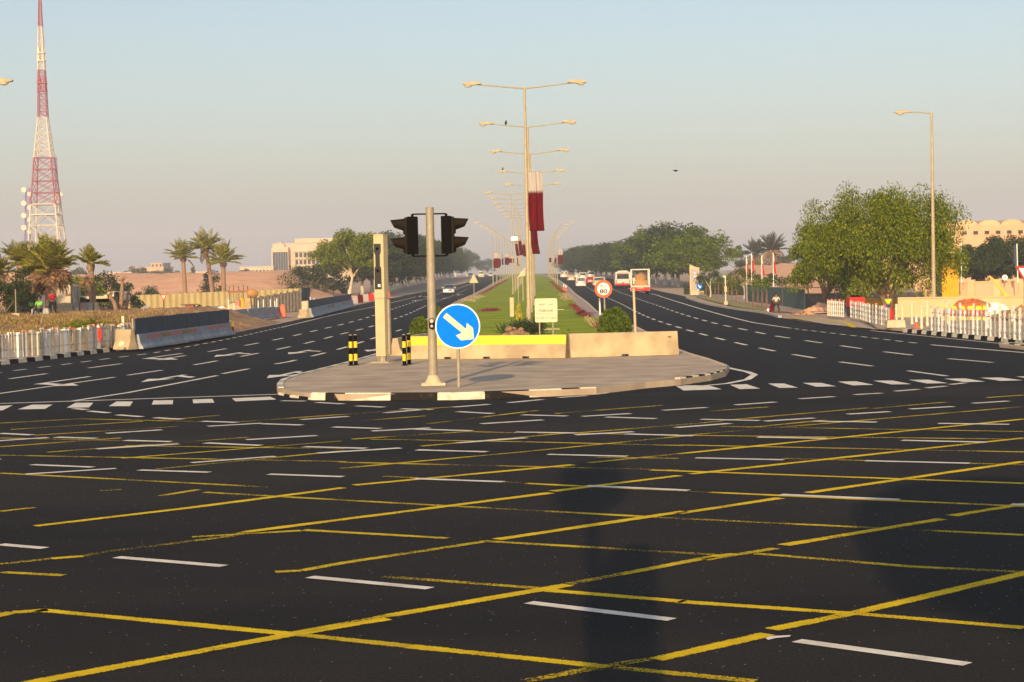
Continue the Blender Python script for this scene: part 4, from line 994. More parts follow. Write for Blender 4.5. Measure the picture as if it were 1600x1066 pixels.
# ---------------------------------------------------------------- lawn objects
def bush(label, px, pyb, pyt, wpx, Y=None, m='bushleaf', n=9000, leaf=.12):
    q = P(px, pyb, .15) if Y is None else PD(px, pyb, Y)
    q.z = .12
    h = HT(q, pyt); r = W_(q, wpx) / 2; t = thing('round_bush', label, 'bush', q, 0, 'clipped round bushes')
    d = rng.normal(size=(n, 3)); d /= np.linalg.norm(d, axis=1, keepdims=True); k = rng.uniform(.80, 1.0, n) * (1 + .05 * np.sin(d[:, 0] * 9 + d[:, 2] * 7) + .04 * np.sin(d[:, 1] * 13))
    C = d * k[:, None] * [r, r, h * .54] + [0, 0, h * .48]; C = C[C[:, 2] > .02]
    N = rng.normal(size=C.shape) * .8 + d[:len(C)]
    quads_obj('foliage', C, N, rng.uniform(.6, 1.3, len(C)) * leaf, .5, m, t)
    MB().sphere((0, 0, h * .47), (r * .80, r * .80, h * .44), 16, 9, 0, .06).build('twig_mass', 'leaf_dark', t)
    MB().tube([(0, 0, -.1), (.03, 0, h * .5)], [.06, .04], 6).build('stem', 'bark', t)
    return t
bush('round clipped bush in front of the speed limit sign', 961, 525, 482, 52, Y=78)
bush('round clipped bush left of the traffic signal pole', 657, 527, 496, 34, Y=76, n=6000)
bush('clipped bush half hidden behind the blue sign', 684, 520, 480, 24, Y=84, n=5000)
# street-name sign
q = PD(854, 527, 80); q.z = .14; t = thing('street_name_sign', 'white framed street name sign in Arabic and English on two posts', 'sign', q, R(0))
mm = 80 / F; z0 = HT(q, 503.5); z1 = HT(q, 466.5); wd = 35 * mm
plate = MB().prism([(x, z) for x, z in [(-wd / 2, z0 + .04), (-wd / 2 + .04, z0), (wd / 2 - .04, z0), (wd / 2, z0 + .04), (wd / 2, z1 - .04), (wd / 2 - .04, z1), (-wd / 2 + .04, z1), (-wd / 2, z1 - .04)]], 'y', -.03, 0).build('plate', 'sign_y', t)
for s in (-1, 1): MB().tube([(s * wd * .3 + .0, .03, 0), (s * wd * .3, .03, z1 - .1)], .035, 10).build('post', 'galv', t, smooth=True)
dk = mat('sign_dark', (.03, .026, .02), .8, spec=.1); dg = mat('sign_grey_ink', (.12, .11, .08), .8, spec=.1)
def text(body, c, h, m, parent, wmax=None, name='lettering', ext=.0015, bold=.014):
    cu = bpy.data.curves.new('t', 'FONT'); cu.body = body; cu.align_x = 'CENTER'; cu.align_y = 'CENTER'; cu.extrude = ext; cu.offset = bold
    o = bpy.data.objects.new('t', cu); COL.objects.link(o); bpy.context.view_layer.update()
    me = bpy.data.meshes.new_from_object(o.evaluated_get(bpy.context.evaluated_depsgraph_get()))
    bpy.data.objects.remove(o); co = np.array([v.co for v in me.vertices])
    w0 = np.ptp(co[:, 0]); h0 = np.ptp(co[:, 1]); s = h / h0; sx = s if not wmax else min(s * 1.3, wmax / w0)
    for v in me.vertices: v.co = ((v.co.x - (co[:, 0].min() + w0 / 2)) * sx, v.co.z * 1.0, (v.co.y - (co[:, 1].min() + h0 / 2)) * s)
    me.materials.clear(); me.materials.append(m if not isinstance(m, str) else MT[m])
    ob = bpy.data.objects.new(name, me); COL.objects.link(ob); ob.parent = parent; ob.location = c; return ob
zh = z1 - z0
def frame(mb, x0, x1, za, zb2, th=.008, y=-.0335):
    for (cx, cz, dx, dz) in (((x0 + x1) / 2, za, x1 - x0, th), ((x0 + x1) / 2, zb2, x1 - x0, th), (x0, (za + zb2) / 2, th, zb2 - za - th), (x1, (za + zb2) / 2, th, zb2 - za - th)):
        mb.box((cx, y, cz), (dx, .004, dz))
mb = MB(); frame(mb, -wd * .44, wd * .44, z0 + zh * .37, z0 + zh * .93, .012); frame(mb, -wd * .46, wd * .46, z0 + zh * .06, z0 + zh * .30, .008); mb.build('border', dg, plate)
text('ﺔﻔﻴﻠﺧ ﻉﺭﺎﺷ', (0, -.0335, z0 + zh * .74), zh * .17, dk, plate, wd * .62)
text('Khalifa Street', (0, -.0335, z0 + zh * .50), zh * .13, dg, plate, wd * .66)
text('St  270', (-wd * .27, -.0335, z0 + zh * .18), zh * .10, dg, plate, wd * .32)
text('ﺵ ٢٧٠', (wd * .04, -.0335, z0 + zh * .18), zh * .11, dk, plate, wd * .24)
text('Zone 6', (wd * .32, -.0335, z0 + zh * .18), zh * .10, dg, plate, wd * .25)
# 80 sign
q = PD(947, 527, 83); q.z = .14; t = thing('speed_limit_sign', 'round red-rimmed 80 speed limit sign behind the clipped bush', 'road sign', q)
mm = 83 / F; zc = HT(q, 451.5); r = 13.8 * mm; q2 = Vector((-3 * mm, 0, 0))
mb = MB(); disc(mb, (-.08, 0, zc), r, -.015, 0); d = mb.build('sign_rim', mat('orange_red_rim', (.78, .09, .015), .5), t)
mb = MB(); disc(mb, (-.08, 0, zc), r * .70, -.02, -.0155); mb.build('sign_face', 'sign_w', d)
ink = mat('black_ink', (.03, .03, .03), .6)
text('80', (-.08, -.026, zc - r * .27), r * .50, ink, d, r * .86, bold=.03)
mb = MB()
for sg in (-1, 1): mb.add([(-.08 + x * r, y_, zc + z * r) for y_ in (-.028, -.021) for x, z in ((-.20, .50), (-.20 + sg * .22, .16), (-.20 + sg * .15, .14), (-.20 - sg * .03, .40))], [(0, 1, 2, 3), (7, 6, 5, 4), (0, 4, 5, 1), (1, 5, 6, 2), (2, 6, 7, 3), (3, 7, 4, 0)])
mb.prism([(-.08 + r * (.22 + .075 * math.cos(a_)), r * (.34 + .075 * math.sin(a_))) for a_ in [2 * PI * i / 10 for i in range(10)]], 'y', -.028, -.021, 0, (0, 0, zc)); mb.build('lettering', ink, d)
MB().tube([(-.02, .03, 0), (-.05, .03, zc + r * .6)], .035, 10).build('post', 'galv', t, smooth=True)
q = PD(939, 527, 84); q.z = .14; t = thing('white_marker_post', 'short thin white post just left of the speed limit sign post', 'post', q); MB().tube([(0, 0, 0), (-.03, 0, HT(q, 467))], [.04, .035], 8).build('post', 'sign_w', t); MB().sphere((-.03, 0, HT(q, 467)), .036, 8, 5).build('cap', 'sign_w', t)
q = P(993, 524, .14); q = PD(993, 524, 88); q.z = .14; t = thing('sign_post', 'tall bare post right of the clipped bush behind the barrier', 'post', q); h = HT(q, 452)
MB().tube([(0, 0, 0), (-.05, 0, h)], .062, 10).build('post', 'cab', t, smooth=True); MB().box((-.05, 0, h), (.12, .08, .06)).build('cap', 'cab', t)
# cream cabinet, yucca, flower spike, rocks
q = PD(800, 490, 128); q.z = .14; t = thing('utility_cabinet', 'slim cream service cabinet standing on the lawn', 'cabinet', q); h = HT(q, 465)
MB().box((0, 0, h / 2), (.27, .25, h)).build('body', 'cab', t, bevel=.012); MB().box((0, -.13, h * .5), (.2, .012, h * .8)).build('door', 'cab', t); MB().box((0, 0, -.01), (1.0, .6, .04)).build('base', 'plinth', t)
q = PD(811, 512, 88); q.z = .14; t = thing('yellow_flower_spike', 'tall yellow flower spike rising from spiky leaves by the rocks', 'flowering plant', q); za = HT(q, 503); zb2 = HT(q, 474)
n = 420; u = rng.random(n); rr = (.13 * np.sin(np.clip(u * .9 + .12, 0, 1) * PI) ** .7 + .02) * rng.random(n) ** .5; a = rng.random(n) * 6.28
quads_obj('blossoms', np.stack([rr * np.cos(a), rr * np.sin(a), za + (zb2 - za) * u], 1), rng.normal(size=(n, 3)), np.full(n, .075), .8, 'flower_y', t)
MB().tube([(0, 0, 0), (-.02, 0, zb2 - .05)], [.025, .01], 6).build('stalk', 'bushleaf', t)
n = 260; a = rng.random(n) * 6.28; el = rng.uniform(.3, 1.4, n); L = rng.uniform(.35, .8, n); D = np.stack([np.cos(a) * np.cos(el), np.sin(a) * np.cos(el), np.sin(el)], 1)
quads_obj('leaves', D * L[:, None] * .5 + rng.normal(size=(n, 3)) * [.35, .2, .0] + [0, 0, .1], D, L, .07, 'leaf_dark', t)
def rocks(label, items, loc, name='rock_pile', m='rock'):
    t = thing(name, label, 'rocks', loc)
    for x, y_, z, s in items:
        mb = MB(); mb.sphere((x, y_, z), (s, s * .9, s * .75), 9, 6, 0, .16); mb.build('rock', m, t)
    return t
q = PD(806, 527, 76); q.z = .14; k = 76 / F
zr = HT(q, 523)
rocks('pile of brown rocks at the foot of the planting behind the striped barrier', [(-14 * k, 0, zr - .02, .17), (-6 * k, .1, zr + .02, .20), (-10 * k, .05, zr + .22, .16), (2 * k, 0, zr + .04, .2), (10 * k, .1, zr + .02, .19), (17 * k, .05, zr - .02, .14), (-3 * k, .2, zr + .22, .12), (8 * k, .2, zr + .18, .13), (-16 * k, .2, zr - .1, .2), (0, .3, zr - .1, .3), (14 * k, .3, zr - .1, .25)], q)
q = PD(822, 527, 84); q.z = .14; t = thing('low_shrub', 'low spiky dark green shrub round the foot of the nearest lamp', 'shrub', q)
n = 1500; C = rng.normal(size=(n, 3)) * [.36, .4, .16] + [0, 0, .5]; quads_obj('leaves', C, rng.normal(size=(n, 3)) + [0, 0, .8], np.full(n, .17), .2, 'leaf_dark', t)
MB().tube([(0, 0, 0), (0, 0, .4)], .03, 5).build('stem', 'bark', t)
q = PD(842, 520, 88); q.z = .14; t = thing('low_shrub', 'dark shrub left of the street name sign posts', 'shrub', q)
n = 900; C = rng.normal(size=(n, 3)) * [.16, .3, .25] + [0, 0, .55]; quads_obj('leaves', C, rng.normal(size=(n, 3)) + [0, 0, .8], np.full(n, .14), .25, 'leaf_dark', t)
MB().tube([(0, 0, 0), (0, 0, .4)], .03, 5).build('stem', 'bark', t)
# irrigation covers
for px, py, w_, lab in [(862, 514.5, 26, 'tan cover slab on the lawn behind the street name sign'), (872, 484, 20, 'tan cover slab on the lawn right of the street name sign top')]:
    q = P(px, py, .165); t = thing('cover_slab', lab, 'cover slab', q, 0, 'flat cover slabs on the lawn'); MB().box((0, 0, 0), (W_(q, w_), .9, .05), top=.9).build('slab', 'plinth', t); MB().box((0, 0, .03), (W_(q, w_) * .5, .4, .012)).build('lid', 'concrete', t)
# warning triangle
q = P(741, 471, .14); t = thing('warning_sign', 'back of a triangular sign beside the left carriageway on the median', 'road sign', q); za = HT(q, 442); zb2 = HT(q, 429); wd = W_(q, 14)
MB().prism([(-wd / 2, za), (wd / 2, za), (.03, zb2), (-.03, zb2)], 'y', -.012, .012).build('sign_plate', 'cab', t); MB().tube([(0, .04, 0), (0, .04, zb2 - .1)], .04, 8).build('post', 'galv', t); MB().box((0, 0, .02), (.6, .5, .05)).build('base', 'plinth', t)
# yellow box and slanting tube in the rear row
q = PD(817.5, 470, 200); q.z = .14; t = thing('yellow_sign_box', 'small yellow box sign on a post among the median lamps', 'sign', q); za = HT(q, 432); zb2 = HT(q, 424); MB().box((0, 0, (za + zb2) / 2), (.58, .2, zb2 - za)).build('box', 'cab', t, bevel=.02); MB().tube([(0, .05, 0), (0, .05, za)], .06, 8).build('post', 'pole', t)
q = PD(809.5, 434, 190); e = PD(821.5, 418.5, 190); t = thing('slanted_bar', 'slanted white bar crossing the median lamp posts', 'bar', q); d = e - q; MB().tube([(0, 0, 0), d], .05, 6).build('bar', 'sign_y', t); MB().box((0, 0, 0), (.14, .14, .14)).tube([(0, 0, 0), (0, 0, -q.z + .14)], .05, 6).build('mount', 'galv', t)

# flower beds along the median edges
def bed(name, label, pts, n, m, wd, hgt, leaf=.16):
    w_ = smooth_poly(pts, 1.0); s = arclen(w_); Cc = []
    for i in range(n):
        u = rng.random() * s[-1]; c = cut(w_, s, u, min(u + .01, s[-1]))[0]; Cc.append((c.x + rng.normal() * wd, c.y + rng.normal() * .4, c.z + abs(rng.normal()) * hgt))
    o = quads_obj(name, np.array(Cc), rng.normal(size=(n, 3)), rng.uniform(.6, 1.3, n) * leaf, .7, m, None)
    return tag(o, label, 'flower bed', 'flower beds along the median', 'stuff')
Rb = offset_line(MEDRs, 1.55)
def sub(px_list, dz=.16): return PP(px_list, dz)
bed('red_flowers', 'red flowers along the right lawn edge near the sign', sub([(893, 476), (903, 485), (915, 495)]), 1000, 'flower_r', .16, .07, .11)
bed('magenta_flowers', 'dark magenta flowers near the clipped bush', sub([(907, 489), (918, 495)]), 700, 'flower_m', .16, .1, .11)
bed('cream_flowers', 'pale cream flowers beside the clipped bush', sub([(918, 498), (926, 505), (932, 512)]), 700, 'flower_w', .13, .07, .09)
bed('red_flowers', 'red flowers touching the clipped bush foot', sub([(930, 508), (938, 514), (942, 519)]), 450, 'flower_r', .1, .08, .09)
bed('cream_flowers', 'pale strip of plants halfway up the right lawn edge', sub([(880, 459), (884, 464), (890, 470)]), 1200, 'flower_w', .3, .06, .12)
bed('red_flowers', 'far red flowers on the right median edge', sub([(861, 440), (867, 446), (875, 453), (882, 458)]), 1500, 'flower_r', .16, .05, .16)
bed('magenta_flowers', 'magenta flower patch on the left lawn edge', sub([(763, 486.5), (768, 484.5)]), 900, 'flower_m', .3, .07, .13)
bed('red_flowers', 'red flowers along the far left median edge', sub([(752, 460), (766, 452), (778, 445), (792, 437.5)]), 2000, 'flower_r', .16, .05, .16)
bed('cream_flowers', 'pale plants by the triangular sign', sub([(728, 471), (738, 466.5), (748, 463)]), 1500, 'flower_w', .4, .04, .16)

# ---------------------------------------------------------------- traffic
def car(name, label, cat, kind, px, pyb, wpx, rear=True, paint_='car_w', group='vehicles on the right carriageway', rz=0, glass='glass', extra=None):
    p = P(px, pyb); wd = max(1.6, W_(p, wpx)); t = thing(name, label, cat, p, rz, group)
    # local: width along x, the end we see faces -y
    k = wd / 1.8
    if kind == 'sedan': L, H, prof, gl = 4.5, 1.45, [(0, .35), (.05, .85), (.55, .98), (1.05, 1.42), (2.6, 1.45), (3.3, 1.0), (4.4, .85), (4.5, .4), (4.4, .28), (.1, .28)], (.62, .98, 1.0, 1.36)
    elif kind == 'front': L, H, prof, gl = 4.5, 1.5, [(0, .35), (.04, .75), (.95, .98), (1.7, 1.44), (3.3, 1.48), (4.1, 1.05), (4.4, .9), (4.5, .4), (4.4, .28), (.1, .28)], (1.0, .98, 1.62, 1.40)
    elif kind == 'suv': L, H, prof, gl = 4.8, 1.85, [(0, .4), (.03, 1.05), (.22, 1.80), (.6, 1.85), (3.0, 1.80), (3.6, 1.2), (4.7, 1.05), (4.8, .5), (4.7, .38), (.1, .38)], (.06, 1.12, .20, 1.68)
    elif kind == 'van': L, H, prof, gl = 5.0, 2.2, [(0, .4), (.02, 1.2), (.12, 2.15), (.5, 2.2), (4.0, 2.15), (4.6, 1.3), (4.95, 1.1), (5.0, .45), (4.8, .38), (.1, .38)], (.03, 1.28, .10, 2.0)
    elif kind == 'pickup': L, H, prof, gl = 5.2, 1.75, [(0, .45), (.0, 1.02), (1.6, 1.02), (1.62, 1.05), (1.8, 1.72), (3.1, 1.75), (3.7, 1.15), (5.0, 1.0), (5.2, .5), (5.0, .4), (.1, .4)], (1.66, 1.12, 1.77, 1.62)
    body = MB()
    # body narrows upward: three slices across
    for s in (-1, 1): pass
    n = len(prof); vs = []
    for xx in (-.9, -.84, .84, .9):
        for (yy, zz) in prof:
            tw = 1 if zz < 1.0 * (H / 1.5) else .88
            z2 = zz if abs(xx) < .88 else (zz - (.04 if zz > .5 else -.03))
            vs.append((xx * tw * k, yy + (.03 if abs(xx) > .88 else 0), z2))
    fs = []
    for a in range(3):
        for j in range(n): fs.append((a * n + j, a * n + (j + 1) % n, (a + 1) * n + (j + 1) % n, (a + 1) * n + j))
    fs += [tuple(range(n)), tuple(3 * n + j for j in range(n - 1, -1, -1))]
    body.add(vs, fs); bo = body.build('body', paint_, t, smooth=True)
    y0, z0, y1, z1 = gl; e = .02
    MB().add([(-.72 * k, y0 - e, z0 + .03), (.72 * k, y0 - e, z0 + .03), (.66 * k, y1 - e, z1), (-.66 * k, y1 - e, z1), (-.72 * k, y0 + .02, z0 + .03), (.72 * k, y0 + .02, z0 + .03), (.66 * k, y1 + .02, z1), (-.66 * k, y1 + .02, z1)],
        [(0, 1, 2, 3), (7, 6, 5, 4), (0, 4, 5, 1), (1, 5, 6, 2), (2, 6, 7, 3), (3, 7, 4, 0)]).build('rear_window' if rear else 'windscreen', glass, bo)
    for s in (-1, 1):
        zz0 = 1.02 * H / 1.5; MB().box((s * .845 * k, L * .48, zz0 + .17), (.02, L * .42, .3 * H / 1.5)).build('side_window', glass, bo)
        for yy in (L * .18, L * .80):
            w_ = MB().tube([(s * .70 * k, yy, .33), (s * .88 * k, yy, .33)], .33, 14).build('wheel', 'rubber', t); MB().tube([(s * .885 * k, yy, .33), (s * .895 * k, yy, .33)], .18, 10).build('rim', 'chrome', w_)
        if rear: MB().box((s * .76 * k, -.012, .78 * H / 1.5), (.2, .04, .22)).build('tail_light', 'tail', t)
        else:
            MB().sphere((s * .66 * k, .05, .68), (.17, .08, .09), 10, 6).build('headlight', 'lamp_on', t); MB().box((s * 1.0 * k, 1.6, 1.02), (.2, .08, .13)).build('wing_mirror', paint_, t)
    MB().box((0, -.03, .45 if rear else .42), (1.74 * k, .10, .17)).build('bumper', 'chrome' if kind in ('suv', 'pickup') else paint_, t, bevel=.02)
    MB().box((0, -.09 if kind in ('suv', 'pickup') else -.085, .62 if rear else .46), (.5, .015, .12)).build('number_plate', 'sign_w', t)
    if not rear: MB().box((0, -.0, .64), (.8, .05, .12)).build('grille', 'black', t)
    if extra: extra(t, k)
    return t
car('car', 'silver car driving towards the camera on the left carriageway', 'car', 'front', 701, 461, 17, rear=False, paint_='car_s', group=None, glass='glass', rz=0)
car('car', 'white car far off on the left carriageway above the silver one', 'car', 'front', 735, 433.5, 8, rear=False, group='far vehicles on the left carriageway')
car('car', 'pale reddish vehicle far off behind the warning sign', 'car', 'van', 752, 434.5, 9, rear=False, paint_='car_c', group='far vehicles on the left carriageway')
car('car', 'tiny white car at the crest beside the first banner', 'car', 'front', 767, 432.5, 4.5, rear=False, group='far vehicles on the left carriageway')
car('car', 'white four-wheel drive with a barred rear window, nearest in the left queue', 'car', 'suv', 908, 450.5, 15, extra=lambda t, k: [MB().box((x * k, -.03 + .10, 1.4), (.04, .03, .5)).build('window_bar', 'car_w', t) for x in (-.42, -.14, .14, .42)])
car('car', 'cream car with dark rear window, second from the left in the queue', 'car', 'sedan', 893.2, 440.5, 12, paint_='car_c')
def spare(t, k): MB().tube([(0, -.16, 1.25), (0, .0, 1.25)], .40, 20).build('spare_wheel_cover', 'car_c', t); MB().box((-.5, 1.4, 1.9), (.1, 2.6, .06)).box((.5, 1.4, 1.9), (.1, 2.6, .06)).build('roof_rack', 'chrome', t)
car('car', 'white four-wheel drive with round spare wheel, leftmost vehicle of the queue', 'car', 'suv', 882, 435.3, 12, extra=spare)
car('car', 'white car hidden directly above the barred-window four-wheel drive', 'car', 'suv', 911, 438.5, 12, paint_='car_w')
car('car', 'small white car between the cream car and the barred four-wheel drive', 'car', 'sedan', 902.5, 435.5, 8, paint_='car_w')
car('car', 'pale van far back in the middle of the queue', 'van', 'van', 893, 432.6, 9, paint_='car_c')
car('van', 'tall cream van with brake lights, far back in the right-hand queue', 'van', 'van', 911, 431.5, 9.5, paint_='car_c')
car('car', 'white box-like car right of the tall cream van', 'car', 'suv', 923.5, 436, 10.5)
car('car', 'dark red car behind the speed limit sign', 'car', 'sedan', 924, 444.5, 11, paint_='car_r')
car('pickup', 'cream pickup truck half hidden by the speed limit sign', 'pickup', 'pickup', 937, 449.5, 20, paint_='car_c')
# bus
p = P(973.5, 450.5); wd = W_(p, 24.5); H = HT(p, 424.5)
t = thing('bus', 'white and red bus seen from behind in the right lane', 'bus', p, -.04)
k = wd / 2
prof = [(-k, .45), (-k, H * .55), (-k * .93, H * .93), (-k * .80, H), (k * .80, H), (k * .93, H * .93), (k, H * .55), (k, .45), (k * .95, .32), (-k * .95, .32)]
bo = MB().prism(prof, 'y', 0, 10.5).build('body', 'car_w', t, bevel=.04)
MB().prism([(-k * .78, H * .56), (k * .78, H * .56), (k * .74, H * .86), (-k * .74, H * .86)], 'y', -.03, -.004).build('rear_window', 'glass', bo)
MB().box((0, -.02, .62), (wd * .99, .05, .30)).build('red_stripe', 'red', bo); MB().box((0, -.02, H * .90), (wd * .76, .03, H * .04)).build('red_band', 'orange', bo)
MB().box((0, 1.6, H + .07), (wd * .6, 2.4, .16)).build('roof_unit', 'car_w', bo, bevel=.03)
MB().box((0, -.04, .40), (wd, .12, .14)).build('bumper', 'black', t); MB().box((0, -.02, H * .32), (.28, .02, .16)).build('badge', 'black', bo)
for s in (-1, 1):
    MB().box((s * k * .86, -.02, H * .42), (.14, .04, .5)).build('tail_light', 'tail', t)
    for yy in (2.2, 8.3): w_ = MB().tube([(s * (k - .28), yy, .48), (s * (k + .0), yy, .48)], .48, 16).build('wheel', 'rubber', t)
    MB().box((s * (k + .005), 5, H * .7), (.02, 9, H * .26)).build('side_window', 'glass', bo)
# open-frame truck
p = P(1001, 460); wd = W_(p, 29.5); H = HT(p, 420.5); t = thing('truck', 'truck with tall white goalpost frame carrying a brown covered load', 'truck', p, -.05)
k = wd / 2
MB().box((0, 3, 1.0), (wd, 6, .18)).build('bed', 'car_w', t); 
fr_ = MB()
for yy in (.05, 5.9):
    for s in (-1, 1): fr_.box((s * (k - .07), yy, (H + .4) / 2), (.15, .15, H - .4))
    fr_.box((0, yy, H - .06), (wd, .14, .14))
for s in (-1, 1): fr_.box((s * (k - .07), 3, H - .07), (.10, 5.7, .10))
fr_.build('frame', 'car_w', t)
mb = MB(); mb.sphere((.05, 1.9, 1.75), (k * .74, 1.5, 1.0), 18, 10, 0, .05).box((.05, 1.7, 1.35), (k * 1.36, 2.4, .8)); mb.build('covered_load', 'load', t, smooth=True)
MB().box((-k * .62, .8, 1.55), (.35, .6, .5)).box((-k * .7, 1.4, 1.9), (.3, .5, .4)).build('crate', 'sign_y', t)
MB().box((0, -.02, .66), (wd, .06, .42)).build('tailboard', 'red', t); MB().box((0, -.03, .96), (wd, .05, .12)).build('tailboard_rail', 'car_w', t); MB().box((0, -.06, .85), (.9, .03, .24)).build('rear_plate', 'galv', t)
MB().box((0, 7.0, 1.5), (wd * .92, 1.7, 1.9)).build('cab', 'scaf', t, bevel=.08)  # cab coloured dark to paint in the shade inside the frame
for s in (-1, 1):
    MB().box((s * k * .84, -.06, .84), (.22, .04, .16)).build('tail_light', 'tail', t)
    for yy in (1.5, 6.8): MB().tube([(s * (k - .45), yy, .48), (s * (k - .12), yy, .48)], .48, 16).build('wheel', 'rubber', t)
MB().box((0, 3.5, .6), (.8, 7, .25)).build('chassis', 'black', t)
# traffic cones
def cone(label, p, h=.75, group='traffic cones'):
    t = thing('traffic_cone', label, 'traffic cone', p, 0, group)
    MB().box((0, 0, .02), (h * .5, h * .5, .04)).build('base', 'orange', t, bevel=.008)
    MB().tube([(0, 0, .04), (0, 0, h * .52)], [h * .2, h * .115], 16).build('body', 'orange', t, smooth=True)
    MB().tube([(0, 0, h * .521), (0, 0, h)], [h * .113, h * .05], 16).build('white_sleeve', 'sign_w', t, smooth=True)
    return t
for px, py, lab in [(881, 453, 'red cone at the right median edge, left of a pair'), (884.5, 454, 'red cone at the right median edge, right of a pair')]: cone(lab, P(px, py, .13), .9)
p = P(1432, 516.5, .1); p = PD(1432, 516, P(1432, 518).y + 1); p.z = .12; cone('orange and white cone at the start of the right kerb', p, HT(p, 494))

# ---------------------------------------------------------------- right side
def fence_px(name, label, pts, top, m_posts, cap=None, spacing=.42, pw=.05, rails=2, dz=.12, cat='fence', group=None, hfix=None, panel=None, knobs=True, partname='post', every=None, num=None):
    """a post fence standing along ground pixels; a part for every post"""
    W3 = smooth_poly(PP(pts, dz), 3); s = arclen(W3); t = thing(name, label, cat, W3[0], 0, group); o = W3[0]
    n = max(2, int(s[-1] / spacing)); h = hfix
    if num: n = num
    if n > 99: n = 99
    prev = None; RB = [MB() for _ in range(rails)]
    for i in range(n + 1):
        c = cut(W3, s, max(0, s[-1] * i / n - .001), s[-1] * i / n)[-1] - o
        mi = m_posts[i % len(m_posts)]; mb = MB(); w_ = pw * random.uniform(.9, 1.1); hh = h * random.uniform(.97, 1.03)
        if knobs:
            mb.tube([(c.x, c.y, c.z), (c.x, c.y, c.z + hh)], w_, 8)
            for f in (.05, .35, .62, .9): mb.tube([(c.x, c.y, c.z + hh * f - .03), (c.x, c.y, c.z + hh * f + .03)], w_ * 1.35, 8)
        else: mb.box((c.x, c.y, c.z + hh / 2), (w_ * 2, w_ * .9, hh))
        po = mb.build(partname, mi, t)
        if cap and i % cap[1] == 0: MB().box((c.x, c.y, c.z + hh + .03), (w_ * 2.5, w_ * 2.2, .09)).build('cap', cap[0], po)
        if prev:
            for r_ in range(rails): 
                z = h * (.25 + .55 * r_ / max(1, rails - 1)); RB[r_].tube([(prev.x, prev.y, prev.z + z), (c.x, c.y, c.z + z)], .02, 4)
        prev = c
    for rb in RB: rb.build('rail', 'post_w', t)
    return t
q = P(1560, 522)
fence_px('picket_fence', 'white turned-post railing along the kerb at far right', [(1456, 517), (1500, 522), (1556, 528), (1600, 532.5), (1700, 544)], 0, ['post_w', 'post_g', 'post_w'], ('cloth_w', 2), .36, .048, 2, hfix=1.02, num=34, group='white post railings on the right')
fence_px('picket_fence', 'white railing behind the orange cone, second rank at far right', [(1480, 508), (1540, 513), (1600, 519), (1680, 527)], 0, ['post_c', 'post_w'], ('cloth_w', 3), .8, .05, 0, hfix=1.1, num=9, group='white post railings on the right')
fence_px('picket_fence', 'short white railing section left of the red trailer', [(1294, 493.5), (1318, 495.5)], 0, ['post_w', 'post_c', 'post_w', 'post_w'], ('capred', 2), .30, .045, 2, hfix=.92, num=8, group='white post railings on the right')
fence_px('picket_fence', 'grey-white railing curving towards the road below the big tree', [(1330, 496), (1345, 499), (1358, 504), (1375, 507), (1389, 511)], 0, ['post_w', 'post_g'], ('capred', 3), .30, .045, 3, hfix=.95, num=17, group='white post railings on the right')
for k, (px, py, h, lab) in enumerate([(1401, 509, 1.0, 'single cream post just right of the red bag'), (1410, 508, .95, 'single cream post between the railing gap and the orange cone'), (1425, 507, 1.0, 'single white post left of the orange cone'), (1440, 514, 1.0, 'single cream post right of the orange cone'), (1449, 510, 1.15, 'taller white post near the foot of the tall lamp'), (1594, 530, 1.15, 'thick cream post at the right picture edge'), (1582, 529, 1.1, 'thick cream post second from the right edge')]):
    q = P(px, py, .12); t = thing('post', lab, 'post', q, 0, 'single posts on the right pavement')
    mb = MB().tube([(0, 0, 0), (0, 0, h)], .06, 10)
    for f in (.08, .5, .8): mb.tube([(0, 0, h * f - .04), (0, 0, h * f + .04)], .085, 10)
    mb.build('shaft', 'post_c', t); MB().sphere((0, 0, h), (.08, .08, .06), 8, 5).build('cap', 'post_w', t)
q = P(1399, 512, .12); t = thing('concrete_block', 'squat sandy concrete block between the railing and the cone', 'block', q); MB().box((0, 0, .18), (.9, .5, .36), top=.9).build('block', 'plinth', t, bevel=.02); MB().box((-.2, 0, .375), (.2, .2, .02)).build('lifting_eye', 'rust', t)
q = P(1392, 508, .12); t = thing('red_bag', 'red hanging bag at the end of the curving railing', 'bag', q); MB().sphere((0, 0, .45), (.16, .14, .40), 12, 8, 0, .08).build('bag', 'red', t, smooth=True); MB().tube([(0, 0, .8), (.02, 0, .95)], .03, 6).build('neck', 'red', t)
q = P(1441, 505, .12); t = thing('red_flag', 'small red rag leaning beside the orange cone', 'rag', PD(1440, 500, 108)); MB().prism([(-.18, -.1), (.2, .2), (.16, -.12), (-.05, -.3)], 'y', -.02, .02).build('cloth', 'red', t); MB().tube([(0, 0, -.8), (0, 0, .1)], .015, 5).build('stick', 'wood', t)
# give way sign at the right edge
q = PD(1601, 500, 96); q.z = .1; t = thing('give_way_sign', 'red-bordered give way triangle cut by the right picture edge', 'road sign', q); zc = HT(q, 424); mm = 96 / F
def giveway(t, zc, r, fm='sign_w'):
    def tri(r_): return [(-r_, r_ * .58), (0, -r_ * 1.15), (r_, r_ * .58)]
    a = MB().prism(tri(r), 'y', -.012, 0, 0, (0, 0, zc)).build('sign_rim', 'red', t); MB().prism([(x, z + .0) for x, z in tri(r * .62)], 'y', -.018, -.0125, 0, (0, 0, zc)).build('sign_face', fm, a)
giveway(t, zc, 14 * mm); MB().tube([(0, .04, 0), (0, .04, zc + .2)], .04, 8).build('post', 'galv', t)
